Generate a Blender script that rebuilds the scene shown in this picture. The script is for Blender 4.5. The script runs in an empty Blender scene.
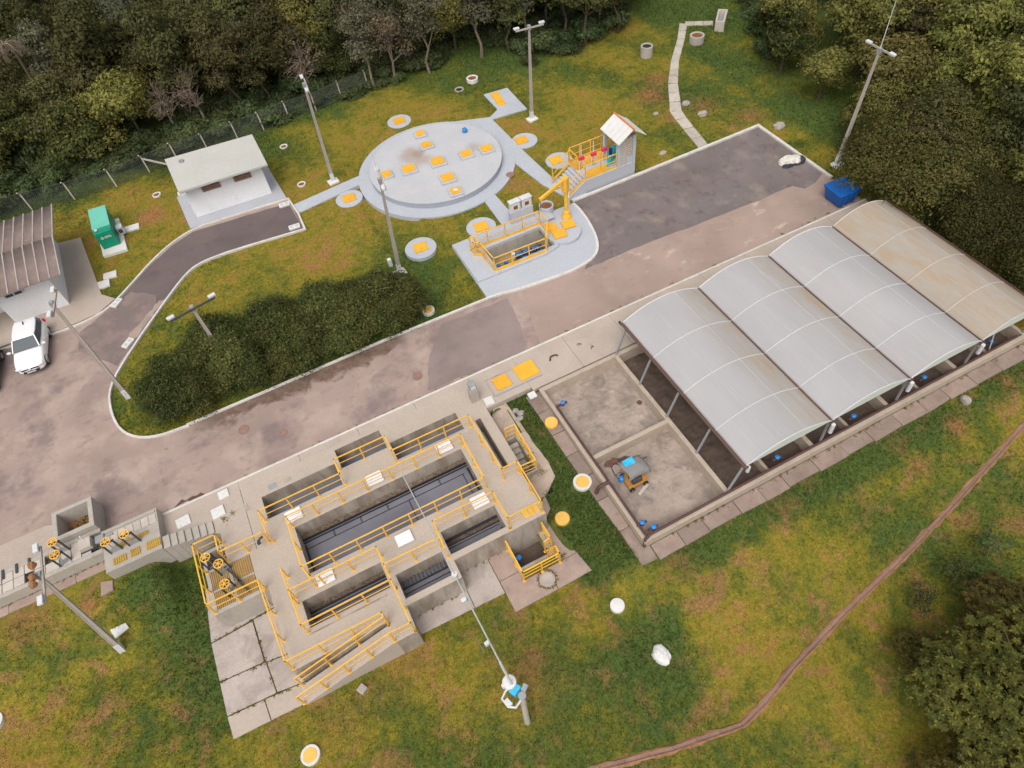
import bpy, bmesh, math, random
import numpy as np
from mathutils import Vector, Matrix
from mathutils.geometry import tessellate_polygon
random.seed(7); RNG = np.random.default_rng(11)
PI = math.pi
scene = bpy.context.scene
COL = scene.collection

# ------------------------------------------------------------------ camera
cam_d = bpy.data.cameras.new("camera"); cam = bpy.data.objects.new("camera", cam_d); COL.objects.link(cam)
cam_d.sensor_width = 36.0; cam_d.lens = 690.17 / 1024 * 36.0
cam_d.clip_start = 0.1; cam_d.clip_end = 600
pitch, roll, yaw = 0.90878, -0.153577, 0.347446
fw = Vector((math.sin(yaw)*math.cos(pitch), math.cos(yaw)*math.cos(pitch), -math.sin(pitch)))
rt = Vector((math.cos(yaw), -math.sin(yaw), 0)); up = rt.cross(fw)
r2 = rt*math.cos(roll) + up*math.sin(roll); u2 = -rt*math.sin(roll) + up*math.cos(roll)
M = Matrix((r2, u2, -fw)).transposed().to_4x4(); M.translation = Vector((0, 0, 29.0))
cam.matrix_world = M
scene.camera = cam
scene.render.resolution_x = 1024; scene.render.resolution_y = 768

# ------------------------------------------------------------------ light: bright overcast day
SUN_EL, SUN_AZ = math.radians(58), math.radians(215)     # azimuth clockwise from +Y
world = bpy.data.worlds.new("World"); scene.world = world; world.use_nodes = True
wn = world.node_tree; bg = wn.nodes["Background"]
sky = wn.nodes.new("ShaderNodeTexSky"); sky.sky_type = 'NISHITA'; sky.sun_disc = False
sky.sun_elevation = SUN_EL; sky.sun_rotation = SUN_AZ
sky.air_density = 1.0; sky.dust_density = 4.0; sky.ozone_density = 1.0
hs = wn.nodes.new("ShaderNodeHueSaturation"); hs.inputs['Saturation'].default_value = 0.16
wn.links.new(sky.outputs[0], hs.inputs['Color']); wn.links.new(hs.outputs[0], bg.inputs[0]); bg.inputs[1].default_value = 0.14
sun_d = bpy.data.lights.new("sun", 'SUN'); sun = bpy.data.objects.new("sun", sun_d); COL.objects.link(sun)
sun_d.energy = 1.2; sun_d.angle = math.radians(50); sun_d.color = (1.0, 0.91, 0.79)
sd = Vector((math.sin(SUN_AZ)*math.cos(SUN_EL), math.cos(SUN_AZ)*math.cos(SUN_EL), math.sin(SUN_EL)))
sun.rotation_euler = sd.to_track_quat('Z', 'Y').to_euler(); sun.location = (0, -20, 60)
scene.view_settings.view_transform = 'Standard'; scene.view_settings.look = 'None'
scene.view_settings.exposure = 0.40; scene.view_settings.gamma = 1.0

# ------------------------------------------------------------------ helpers
def tag(o, label=None, cat=None, group=None, kind=None):
    if label: o['label'] = label
    if cat: o['category'] = cat
    if group: o['group'] = group
    if kind: o['kind'] = kind
    return o
def empty(name, label, cat, loc=(0, 0, 0), rz=0.0, group=None):
    o = bpy.data.objects.new(name, None); COL.objects.link(o); o.empty_display_size = 0.2
    o.location = loc; o.rotation_euler = (0, 0, rz)
    return tag(o, label, cat, group)
def wloc(o):
    v = Vector((0, 0, 0))
    while o is not None: v += Vector(o.location); o = o.parent
    return v
def ss(a, b, t):
    t = np.clip((t - a) / (b - a), 0, 1); return t*t*(3 - 2*t)

class MB:
    """collects faces; obj() links them as one mesh object"""
    def __init__(s): s.v = []; s.f = []; s.m = []
    def add(s, vs, fs, mi=0):
        n = len(s.v); s.v += [tuple(v) for v in vs]; s.f += [tuple(i + n for i in f) for f in fs]; s.m += [mi]*len(fs); return s
    def box(s, x0, x1, y0, y1, z0, z1, mi=0):
        return s.add([(x0,y0,z0),(x1,y0,z0),(x1,y1,z0),(x0,y1,z0),(x0,y0,z1),(x1,y0,z1),(x1,y1,z1),(x0,y1,z1)],
                     [(0,3,2,1),(4,5,6,7),(0,1,5,4),(1,2,6,5),(2,3,7,6),(3,0,4,7)], mi)
    def obox(s, c, sz, rz=0, mi=0, tilt=0):
        x, y, z = [d/2 for d in sz]; Rm = Matrix.Rotation(rz, 3, 'Z') @ Matrix.Rotation(tilt, 3, 'X')
        vs = [Rm @ Vector(p) + Vector(c) for p in [(-x,-y,-z),(x,-y,-z),(x,y,-z),(-x,y,-z),(-x,-y,z),(x,-y,z),(x,y,z),(-x,y,z)]]
        return s.add(vs, [(0,3,2,1),(4,5,6,7),(0,1,5,4),(1,2,6,5),(2,3,7,6),(3,0,4,7)], mi)
    def beam(s, a, b, w, h=None, mi=0):
        a, b = Vector(a), Vector(b); d = (b - a); h = h or w
        t = d.normalized(); u = Vector((0,0,1)) if abs(t.z) < .95 else Vector((0,1,0))
        x = t.cross(u).normalized()*w/2; y = x.cross(t).normalized()*h/2
        vs = [a-x-y, a+x-y, a+x+y, a-x+y, b-x-y, b+x-y, b+x+y, b-x+y]
        return s.add(vs, [(0,1,2,3),(7,6,5,4),(0,4,5,1),(1,5,6,2),(2,6,7,3),(3,7,4,0)], mi)
    def prism(s, pts, z0, z1, mi=0, holes=()):
        loops = [list(pts)] + [list(h) for h in holes]
        flat = [p for l in loops for p in l]; n = len(flat)
        tz = (lambda p: z1(p[0], p[1])) if callable(z1) else (lambda p: z1)
        vs = [(p[0], p[1], z0) for p in flat] + [(p[0], p[1], tz(p)) for p in flat]
        tris = tessellate_polygon([[Vector((p[0], p[1], 0)) for p in l] for l in loops])
        fs = []
        for t in tris:
            a, b, c = [flat[i] for i in t]
            if (b[0]-a[0])*(c[1]-a[1]) - (b[1]-a[1])*(c[0]-a[0]) < 0: t = (t[0], t[2], t[1])
            fs.append(tuple(i + n for i in t)); fs.append((t[0], t[2], t[1]))
        k = 0
        for li, l in enumerate(loops):
            ar = sum(l[i-1][0]*l[i][1] - l[i][0]*l[i-1][1] for i in range(len(l)))
            ccw = (ar > 0) == (li == 0)
            for i in range(len(l)):
                a, b = k + i, k + (i + 1) % len(l)
                fs.append((a, b, b + n, a + n) if ccw else (b, a, a + n, b + n))
            k += len(l)
        return s.add(vs, fs, mi)
    def cyl(s, cx, cy, z0, z1, r0, r1=None, n=20, mi=0):
        r1 = r0 if r1 is None else r1
        vs = [(cx + r0*math.cos(2*PI*i/n), cy + r0*math.sin(2*PI*i/n), z0) for i in range(n)] + \
             [(cx + r1*math.cos(2*PI*i/n), cy + r1*math.sin(2*PI*i/n), z1) for i in range(n)]
        fs = [(i, (i+1) % n, n + (i+1) % n, n + i) for i in range(n)] + [tuple(range(n))[::-1], tuple(range(n, 2*n))]
        return s.add(vs, fs, mi)
    def lathe(s, cx, cy, prof, n=24, mi=0):
        """prof: list of (r, z) bottom to top around a vertical axis"""
        vs = []; fs = []
        for r, z in prof: vs += [(cx + r*math.cos(2*PI*i/n), cy + r*math.sin(2*PI*i/n), z) for i in range(n)]
        for k in range(len(prof) - 1):
            for i in range(n): fs.append((k*n + i, k*n + (i+1) % n, (k+1)*n + (i+1) % n, (k+1)*n + i))
        fs.append(tuple(range(n))[::-1]); fs.append(tuple(range((len(prof)-1)*n, len(prof)*n)))
        return s.add(vs, fs, mi)
    def tube(s, pts, r, n=7, mi=0, closed=False):
        P = [Vector(p) for p in pts]; rr = r if isinstance(r, (list, tuple)) else [r]*len(P); vs = []; fs = []; N = len(P)
        prev = None
        for i, p in enumerate(P):
            if closed: t = (P[(i+1) % N] - P[i-1]).normalized()
            else: t = (P[min(i+1, N-1)] - P[max(i-1, 0)]).normalized()
            if prev is None:
                u = Vector((0,0,1)) if abs(t.z) < .9 else Vector((1,0,0)); x = t.cross(u).normalized()
            else: x = (prev - t*prev.dot(t)).normalized()
            prev = x; y = t.cross(x)
            vs += [p + rr[i]*(math.cos(2*PI*k/n)*x + math.sin(2*PI*k/n)*y) for k in range(n)]
        for i in range(N if closed else N - 1):
            j = (i + 1) % N
            for k in range(n): fs.append((i*n + k, i*n + (k+1) % n, j*n + (k+1) % n, j*n + k))
        if not closed: fs.append(tuple(range(n))[::-1]); fs.append(tuple(range((N-1)*n, N*n)))
        return s.add(vs, fs, mi)
    def obj(s, name, mat, parent=None, bevel=0.0, smooth=False, local=False, seg=2):
        me = bpy.data.meshes.new(name)
        off = Vector((0,0,0)) if (local or parent is None) else wloc(parent)
        me.from_pydata([tuple(Vector(v) - off) for v in s.v], [], s.f)
        for m in (mat if isinstance(mat, (list, tuple)) else [mat]): me.materials.append(m)
        if any(s.m): me.polygons.foreach_set('material_index', s.m)
        if smooth: me.polygons.foreach_set('use_smooth', [True]*len(me.polygons))
        me.update()
        o = bpy.data.objects.new(name, me); COL.objects.link(o); o.parent = parent
        if bevel:
            b = o.modifiers.new("bevel", 'BEVEL'); b.width = bevel; b.segments = seg; b.limit_method = 'ANGLE'; b.angle_limit = math.radians(40)
        return o
    def thing(s, name, mat, label, cat, base=None, group=None, **k):
        o = s.obj(name, mat, None, **k)
        if base is not None:
            o.data.transform(Matrix.Translation(-Vector(base))); o.location = base
        return tag(o, label, cat, group)
def cells(mb, xs, ys, solid, ztop, zbot, mi=0):
    """solid plan of rectangular cells with open voids, as one mesh without inner faces"""
    xs = sorted(set(round(x, 3) for x in xs)); ys = sorted(set(round(y, 3) for y in ys))
    S = [[solid((xs[i]+xs[i+1])/2, (ys[j]+ys[j+1])/2) for j in range(len(ys)-1)] for i in range(len(xs)-1)]
    g = lambda i, j: 0 <= i < len(xs)-1 and 0 <= j < len(ys)-1 and S[i][j]
    V = {}
    def vid(i, j, t):
        k = (i, j, t)
        if k not in V: V[k] = len(V)
        return V[k]
    fs = []
    for i in range(len(xs)-1):
        for j in range(len(ys)-1):
            if not S[i][j]: continue
            fs.append((vid(i,j,1), vid(i+1,j,1), vid(i+1,j+1,1), vid(i,j+1,1)))
            if not g(i-1,j): fs.append((vid(i,j+1,0), vid(i,j,0), vid(i,j,1), vid(i,j+1,1)))
            if not g(i+1,j): fs.append((vid(i+1,j,0), vid(i+1,j+1,0), vid(i+1,j+1,1), vid(i+1,j,1)))
            if not g(i,j-1): fs.append((vid(i,j,0), vid(i+1,j,0), vid(i+1,j,1), vid(i,j,1)))
            if not g(i,j+1): fs.append((vid(i+1,j+1,0), vid(i,j+1,0), vid(i,j+1,1), vid(i+1,j+1,1)))
    vs = [None]*len(V)
    for (i, j, t), k in V.items(): vs[k] = (xs[i], ys[j], ztop if t else zbot)
    return mb.add(vs, fs, mi)
def children(o): return [c for c in CH.get(o.name, [])]
CH = {}
def copy_tree(o, loc=None, rz=None, label=None, group=None):
    def rec(s, parent):
        c = s.copy(); COL.objects.link(c)
        if parent is not None: c.parent = parent
        for ch in list(s.children): rec(ch, c)
        return c
    r = rec(o, None)
    if loc is not None: r.location = loc
    if rz is not None: r.rotation_euler = (r.rotation_euler[0], r.rotation_euler[1], rz)
    if label: r['label'] = label
    if group: r['group'] = group
    return r
def part_copy(o, name=None, loc=None, rot=None, parent=None):
    c = o.copy(); COL.objects.link(c)
    if parent is not None: c.parent = parent
    if loc is not None: c.location = loc
    if rot is not None: c.rotation_euler = rot
    return c
def circle(cx, cy, r, n=48): return [(cx + r*math.cos(2*PI*i/n), cy + r*math.sin(2*PI*i/n)) for i in range(n)]

# ------------------------------------------------------------------ materials
def nm(name):
    m = bpy.data.materials.new(name); m.use_nodes = True; nt = m.node_tree; nt.nodes.clear()
    out = nt.nodes.new("ShaderNodeOutputMaterial"); b = nt.nodes.new("ShaderNodeBsdfPrincipled"); nt.links.new(b.outputs[0], out.inputs[0])
    return m, nt, b, out
def rgba(c): return (c[0], c[1], c[2], 1)
def node(nt, t, **k):
    n = nt.nodes.new(t)
    for a, v in k.items():
        if a.startswith('_'): n.inputs[a[1:].replace('_', ' ')].default_value = v
        else: setattr(n, a, v)
    return n
def noise(nt, pos, scale, detail=5, rough=.55, dist=0.0, stretch=None):
    n = node(nt, "ShaderNodeTexNoise", _Scale=scale, _Detail=detail, _Roughness=rough, _Distortion=dist)
    if stretch:
        mp = node(nt, "ShaderNodeMapping"); mp.inputs['Scale'].default_value = stretch; nt.links.new(pos, mp.inputs[0]); pos = mp.outputs[0]
    nt.links.new(pos, n.inputs['Vector']); return n.outputs[0]
def ramp(nt, v, stops, interp='LINEAR'):
    r = node(nt, "ShaderNodeValToRGB"); r.color_ramp.interpolation = interp; el = r.color_ramp.elements
    while len(el) > 1: el.remove(el[0])
    el[0].position = stops[0][0]; el[0].color = rgba(stops[0][1]) if not isinstance(stops[0][1], (int, float)) else (stops[0][1],)*3 + (1,)
    for p, c in stops[1:]:
        e = el.new(p); e.color = rgba(c) if not isinstance(c, (int, float)) else (c, c, c, 1)
    nt.links.new(v, r.inputs[0]); return r.outputs[0]
def mixc(nt, f, a, b, mode='MIX'):
    n = node(nt, "ShaderNodeMix", data_type='RGBA', blend_type=mode)
    if isinstance(f, (int, float)): n.inputs[0].default_value = f
    else: nt.links.new(f, n.inputs[0])
    for i, c in ((6, a), (7, b)):
        if isinstance(c, tuple): n.inputs[i].default_value = rgba(c)
        else: nt.links.new(c, n.inputs[i])
    return n.outputs[2]
def bump(nt, b, h, strength, dist=.02):
    n = node(nt, "ShaderNodeBump", _Strength=strength, _Distance=dist); nt.links.new(h, n.inputs['Height']); nt.links.new(n.outputs[0], b.inputs['Normal'])
def surf(name, base, var=.12, scale=1.5, fine=14, rough=.85, bumps=.25, stains=(), spec=.3, metal=0, objrand=0.0, fvar=.10):
    """painted / mineral surface: base colour, broad and fine tone variation, stains [(scale, lo, hi, colour, strength, stretch)]"""
    m, nt, b, out = nm(name); geo = node(nt, "ShaderNodeNewGeometry"); pos = geo.outputs['Position']
    dk = tuple(c*(1-var) for c in base); lt = tuple(min(.95, c*(1+var)) for c in base)
    c = ramp(nt, noise(nt, pos, scale, 6, .6), [(.3, dk), (.7, lt)])
    f = noise(nt, pos, fine, 4, .65)
    c = mixc(nt, 1.0, c, ramp(nt, f, [(.25, 1-fvar), (.75, 1+fvar)]), 'MULTIPLY')
    for st in stains:
        sc, lo, hi, sc_col, k = st[:5]; stretch = st[5] if len(st) > 5 else None
        msk = ramp(nt, noise(nt, pos, sc, 7, .62, .4, stretch), [(lo, 0.0), (hi, k)])
        c = mixc(nt, msk, c, sc_col)
    if objrand:
        oi = node(nt, "ShaderNodeObjectInfo"); c = mixc(nt, 1.0, c, ramp(nt, oi.outputs['Random'], [(0, 1-objrand), (1, 1+objrand)]), 'MULTIPLY')
    nt.links.new(c, b.inputs['Base Color']); b.inputs['Roughness'].default_value = rough; b.inputs['Specular IOR Level'].default_value = spec; b.inputs['Metallic'].default_value = metal
    if bumps: bump(nt, b, noise(nt, pos, fine*1.7, 5, .7), bumps)
    return m
MAT = {}
def S(key, *a, **k): MAT[key] = surf(key, *a, **k)
BROWN = (.16, .10, .06)
S('apron', (.40, .335, .285), .08, .5, 10, stains=[(1.1, .56, .8, (.25, .20, .16), .4), (.35, .5, .75, (.46, .40, .35), .5), (6, .66, .75, (.22,.18,.14), .35)])
S('deck', (.41, .345, .29), .06, .5, 9, stains=[(1.4, .58, .8, (.28, .22, .18), .35), (7, .68, .76, (.25,.2,.16), .3)])
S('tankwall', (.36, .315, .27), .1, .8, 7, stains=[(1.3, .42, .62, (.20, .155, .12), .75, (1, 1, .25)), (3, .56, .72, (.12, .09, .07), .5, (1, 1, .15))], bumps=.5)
S('pad', (.39, .335, .305), .16, .7, 9, stains=[(.9, .50, .70, (.22, .175, .155), .75), (2.5, .58, .72, (.43, .38, .34), .5), (5, .63, .75, (.12, .10, .08), .5)], bumps=.5)
S('pinkpad', (.33, .245, .205), .16, .8, 9, stains=[(1.1, .48, .7, (.22, .16, .14), .6), (3.5, .6, .74, (.40, .33, .28), .5)], bumps=.5)
S('sandpad', (.40, .315, .262), .12, .8, 9, stains=[(1.0, .5, .72, (.30, .22, .18), .6), (3.5, .6, .74, (.46, .40, .34), .5)], bumps=.4)
S('bedpath', (.255, .195, .165), .14, .9, 8, objrand=.2, stains=[(1.4, .46, .70, (.19, .13, .105), .75), (4, .6, .7, (.12, .10, .06), .5)], bumps=.4)
S('bedwall', (.40, .33, .265), .08, 1.2, 9, stains=[(2, .55, .75, (.22, .17, .13), .5), (5, .62, .75, (.15, .11, .08), .4)], bumps=.4)
S('bedfloor', (.34, .275, .235), .18, .6, 6, stains=[(.9, .45, .62, (.17, .14, .12), .75), (2.2, .56, .7, (.40, .33, .26), .5), (4, .6, .72, (.08, .065, .055), .6), (1.4, .64, .72, (.46, .38, .30), .5)], bumps=.9, rough=.8)
S('sludge', (.105, .076, .060), .2, 1.2, 20, fvar=.35, stains=[(1.6, .55, .75, (.16, .12, .09), .5), (5, .58, .7, (.05, .04, .03), .6)], bumps=1.0, rough=.9)
S('paint_floor', (.395, .415, .46), .04, .5, 8, stains=[(1.1, .56, .82, (.42, .42, .45), .4), (6, .68, .76, (.40, .37, .36), .3)], bumps=.1, rough=.7)
S('disc_floor', (.425, .43, .455), .04, .4, 8, stains=[(.8, .52, .75, (.50, .475, .45), .55), (1.7, .60, .74, (.40, .37, .35), .35)], bumps=.12, rough=.75)
S('disc_side', (.30, .325, .375), .05, .6, 8, bumps=.1)
S('bldg_apron', (.37, .38, .42), .05, .5, 8, stains=[(1.1, .5, .8, (.44, .43, .42), .4)], bumps=.1)
S('step_paint', (.41, .43, .48), .05, .8, 9, bumps=.1)
S('kerb_white', (.56, .54, .51), .08, 1.2, 9, stains=[(2.5, .5, .72, (.40, .34, .29), .6), (9, .6, .72, (.24, .20, .16), .5)], bumps=.25)
S('ring_white', (.56, .55, .53), .06, 2, 12, stains=[(3, .55, .75, (.40, .36, .32), .5)], bumps=.2)
S('white_paint', (.60, .59, .575), .04, 1, 12, stains=[(2.2, .6, .8, (.52, .48, .44), .4)], bumps=.1, rough=.6)
S('wall_white', (.68, .68, .69), .03, .7, 10, stains=[(1.2, .6, .85, (.48, .47, .46), .35, (1, 1, .3))], bumps=.1)
S('slab_roof', (.43, .425, .40), .05, .5, 9, stains=[(.8, .5, .75, (.42, .40, .36), .6), (3, .62, .76, (.33, .31, .27), .35)], bumps=.15)
S('wood_roof', (.185, .14, .125), .2, 1.1, 10, stains=[(.9, .5, .7, (.17, .12, .105), .7), (2.4, .58, .72, (.31, .245, .215), .6), (3, .62, .7, (.33, .20, .10), .35)], bumps=.4, objrand=.05)
S('roof_lap', (.33, .30, .29), .14, 1.5, 10, bumps=.2)
S('yellow', (.72, .40, .05), .09, 2, 16, rough=.6, spec=.3, bumps=.1, stains=[(5, .58, .75, (.55, .30, .06), .6), (11, .66, .74, (.30, .14, .05), .6)])
S('yellow_lid', (.70, .365, .032), .07, 1.5, 9, rough=.55, bumps=.1, stains=[(3, .58, .75, (.62, .36, .11), .5), (6, .64, .74, (.42, .2, .04), .5)], objrand=.06)
S('yellow_old', (.70, .41, .09), .1, 2, 9, rough=.7, bumps=.2, stains=[(4, .55, .7, (.50, .36, .2), .6)])
S('grating', (.36, .225, .085), .14, 2, 14, rough=.7, bumps=.3, stains=[(4, .55, .72, (.22, .15, .08), .5)])
S('grating_yellow', (.42, .265, .06), .12, 3, 14, rough=.65, bumps=.2, stains=[(4, .55, .72, (.28, .18, .06), .5)])
S('steel_grey', (.32, .33, .35), .06, 3, 15, rough=.45, metal=.3, bumps=.05)
S('steel_dark', (.055, .055, .06), .1, 3, 15, rough=.5, bumps=.1)
S('black_pipe', (.025, .025, .03), .1, 3, 15, rough=.4, bumps=.0)
S('rust_pipe', (.085, .045, .04), .2, 3, 15, rough=.6, bumps=.1)
S('pole_conc', (.36, .32, .285), .07, 2, 14, bumps=.25, stains=[(3, .55, .75, (.24, .21, .18), .5, (1, 1, .3))])
S('lamp_grey', (.55, .56, .58), .05, 3, 10, rough=.4, bumps=0)
S('blue_paint', (.02, .20, .55), .1, 4, 12, rough=.4, bumps=0)
S('blue_bin', (.008, .095, .36), .08, 1.5, 9, rough=.4, bumps=.05, stains=[(2.5, .6, .72, (.10, .13, .2), .5)])
S('cyan_tarp', (.04, .42, .68), .1, 4, 10, rough=.5, bumps=.2)
S('green_top', (.14, .47, .37), .05, 1.5, 9, rough=.5, bumps=.05, stains=[(2, .55, .75, (.2, .5, .42), .5)])
S('green_side', (.004, .225, .13), .05, 1.5, 9, rough=.4, bumps=.03)
S('rust', (.18, .075, .03), .25, 6, 20, rough=.9, bumps=.4)
S('brick_dark', (.13, .075, .055), .2, 5, 20, rough=.9, bumps=.3)
S('ledge', (.15, .115, .085), .2, 2.5, 14, rough=.85, bumps=1.0, stains=[(3, .5, .65, (.26, .17, .11), .7), (6, .58, .68, (.03, .028, .022), .8), (8, .62, .7, (.40, .27, .18), .5)])
S('sky_hatch', (.72, .72, .74), .04, 2, 12, rough=.35, bumps=.02)
S('red', (.62, .03, .07), .08, 4, 12, rough=.4, bumps=0)
S('teal', (.03, .42, .36), .08, 4, 12, rough=.4, bumps=0)
S('navy', (.01, .03, .14), .08, 4, 12, rough=.4, bumps=0)
S('orange_tile', (.58, .18, .07), .12, 4, 12, rough=.8)
S('stone', (.33, .295, .27), .15, 3, 12, rough=.9, bumps=.8)
S('mud', (.30, .15, .07), .15, 6, 20, rough=.95, bumps=.8)
S('bark', (.085, .062, .045), .25, 3, 20, rough=.95, bumps=.9)
S('bark_pale', (.19, .145, .11), .2, 3, 20, rough=.95, bumps=.8)
S('orange_machine', (.42, .19, .03), .1, 4, 12, rough=.5)
S('grey_cloth', (.20, .19, .185), .1, 2, 14, rough=.9, bumps=.3)
S('bag_white', (.58, .55, .50), .1, 3, 14, rough=.7, bumps=.5)
S('bag_dark', (.03, .03, .045), .1, 3, 14, rough=.5, bumps=.5)
S('rubber', (.02, .02, .022), .1, 6, 20, rough=.8)
S('plate', (.46, .41, .36), .06, 2, 12, rough=.6, bumps=.1, objrand=.08)
S('concrete_box', (.37, .335, .295), .07, 1, 9, stains=[(1.6, .55, .75, (.24, .20, .17), .5, (1, 1, .3))], bumps=.35)
S('manhole_iron', (.25, .15, .12), .15, 3, 14, rough=.8, bumps=.3)
S('dirt', (.27, .135, .072), .2, 2, 12, rough=.95, bumps=.8, stains=[(2.4, .52, .68, (.15, .085, .05), .6)])
S('gutter', (.235, .15, .118), .12, 1.5, 10, rough=.9, bumps=.4, objrand=.1, stains=[(3, .5, .7, (.17, .115, .09), .6)])
S('cobble', (.43, .385, .335), .12, 2, 10, objrand=.12, stains=[(3, .55, .72, (.2, .16, .12), .5)], bumps=.4)

def local_stains(key, spots):
    """brown spill marks with a place of their own on the round cover: (x, y, radius, colour, strength)"""
    nt = MAT[key].node_tree; b = next(n for n in nt.nodes if n.type == 'BSDF_PRINCIPLED'); lk = b.inputs['Base Color'].links[0]; c = lk.from_socket
    pos = node(nt, "ShaderNodeNewGeometry").outputs['Position']
    for x, y, rad, col, k in spots:
        v = node(nt, "ShaderNodeVectorMath", operation='DISTANCE'); nt.links.new(pos, v.inputs[0]); v.inputs[1].default_value = (x, y, .5)
        s = node(nt, "ShaderNodeMath", operation='MULTIPLY_ADD'); s.inputs[1].default_value = -1.3*rad; nt.links.new(noise(nt, pos, 1.6, 6, .65, .3), s.inputs[0]); nt.links.new(v.outputs['Value'], s.inputs[2])
        mr = node(nt, "ShaderNodeMapRange", interpolation_type='SMOOTHSTEP'); mr.inputs['From Min'].default_value = rad*.75; mr.inputs['From Max'].default_value = -rad*.35; mr.inputs['To Max'].default_value = k; nt.links.new(s.outputs[0], mr.inputs[0])
        c = mixc(nt, mr.outputs[0], c, col)
    nt.links.new(c, b.inputs['Base Color'])
local_stains('disc_floor', [(10.7, 43.3, .95, (.33, .25, .20), .75), (11.1, 42.3, .8, (.34, .26, .21), .7), (14.9, 41.5, .55, (.33, .26, .22), .6), (11.2, 43.1, .5, (.27, .20, .16), .6)])
def asphalt(name, base, st):
    m, nt, b, out = nm(name); pos = node(nt, "ShaderNodeNewGeometry").outputs['Position']
    c = ramp(nt, noise(nt, pos, .28, 6, .55, .3), [(.3, tuple(x*.82 for x in base)), (.52, base), (.72, tuple(x*1.14 for x in base))])
    for sc, lo, hi, col, k, stretch in st:
        c = mixc(nt, ramp(nt, noise(nt, pos, sc, 8, .62, .12, stretch), [(lo, 0.0), (hi, k)]), c, col)
    if name == 'road':                                        # damp brown run-off from the hedge bed along its kerb
        sx = node(nt, "ShaderNodeSeparateXYZ"); nt.links.new(pos, sx.inputs[0])
        def mr(v, a, b_): n = node(nt, "ShaderNodeMapRange", interpolation_type='SMOOTHSTEP'); n.inputs['From Min'].default_value = a; n.inputs['From Max'].default_value = b_; nt.links.new(v, n.inputs[0]); return n.outputs[0]
        def mul(p, q): n = node(nt, "ShaderNodeMath", operation='MULTIPLY'); nt.links.new(p, n.inputs[0]); nt.links.new(q, n.inputs[1]); return n.outputs[0]
        yy = node(nt, "ShaderNodeMath", operation='MULTIPLY_ADD'); yy.inputs[1].default_value = 2.6; nt.links.new(noise(nt, pos, .8, 6, .6, .5), yy.inputs[0]); nt.links.new(sx.outputs['Y'], yy.inputs[2])
        k = mul(mul(mr(yy.outputs[0], 27.95, 28.4), mr(sx.outputs['X'], -9.2, -6.5)), mr(sx.outputs['X'], 4.6, 2.6)); k = mul(k, mr(sx.outputs['Y'], 28.1, 27.9))
        c = mixc(nt, mul(k, ramp(nt, noise(nt, pos, 2.2, 5, .6), [(.3, .55), (.6, .9)])), c, (.105, .062, .042))
    c = mixc(nt, 1.0, c, ramp(nt, noise(nt, pos, 22, 3, .7), [(.2, .86), (.8, 1.12)]), 'MULTIPLY')
    nt.links.new(c, b.inputs['Base Color']); b.inputs['Roughness'].default_value = .9; b.inputs['Specular IOR Level'].default_value = .25
    bump(nt, b, noise(nt, pos, 30, 4, .7), .35, .015); MAT[name] = m
asphalt('road', (.32, .238, .210), [(.55, .48, .66, (.40, .31, .265), .75, (1, 1, 1)), (.9, .56, .72, (.17, .125, .12), .65, (1, 1.6, 1)), (1.7, .60, .72, (.20, .11, .07), .5, (1, 1, 1)), (3.2, .64, .72, (.40, .32, .28), .45, (1, 1, 1)), (.33, .52, .64, (.165, .125, .125), .7, (1, 1, 1))])
asphalt('road_pink', (.325, .242, .208), [(.6, .54, .70, (.37, .275, .225), .7, (1, 1, 1)), (1.2, .58, .72, (.22, .15, .13), .5, (1, 1.6, 1)), (.8, .60, .68, (.50, .41, .35), .8, (.7, 1.2, 1)), (5, .66, .72, (.44, .36, .31), .5, (1, 1, 1))])
asphalt('road_patch', (.25, .195, .182), [(.7, .5, .70, (.165, .125, .125), .6, (1, 1, 1)), (1.4, .58, .72, (.27, .18, .15), .6, (1, 1.4, 1))])
asphalt('asphalt_dark', (.165, .138, .136), [(.45, .50, .68, (.16, .12, .115), .7, (1, 1, 1)), (1.0, .55, .70, (.075, .058, .062), .6, (1, 1, 1)), (.6, .53, .70, (.26, .21, .18), .75, (1.2, .9, 1)), (1.9, .62, .74, (.30, .25, .215), .5, (1, 1, 1))])
asphalt('asphalt_drive', (.13, .102, .10), [(.4, .50, .70, (.16, .115, .11), .6, (1, 1, 1)), (1.0, .56, .72, (.085, .064, .066), .5, (1, 1, 1))])
asphalt('asphalt_mid', (.185, .145, .137), [(.8, .48, .62, (.255, .185, .165), .8, (1, 1, 1)), (2, .55, .7, (.13, .096, .094), .6, (1, 1, 1))])
asphalt('asphalt_pale', (.33, .255, .215), [(1.3, .5, .7, (.22, .17, .15), .7, (1, 1, 1)), (3, .55, .7, (.44, .37, .32), .5, (1, 1, 1))])
asphalt('road_stain', (.10, .062, .045), [(1.3, .5, .7, (.14, .09, .065), .7, (1, 1, 1)), (3, .55, .7, (.06, .04, .03), .5, (1, 1, 1))])

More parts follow.
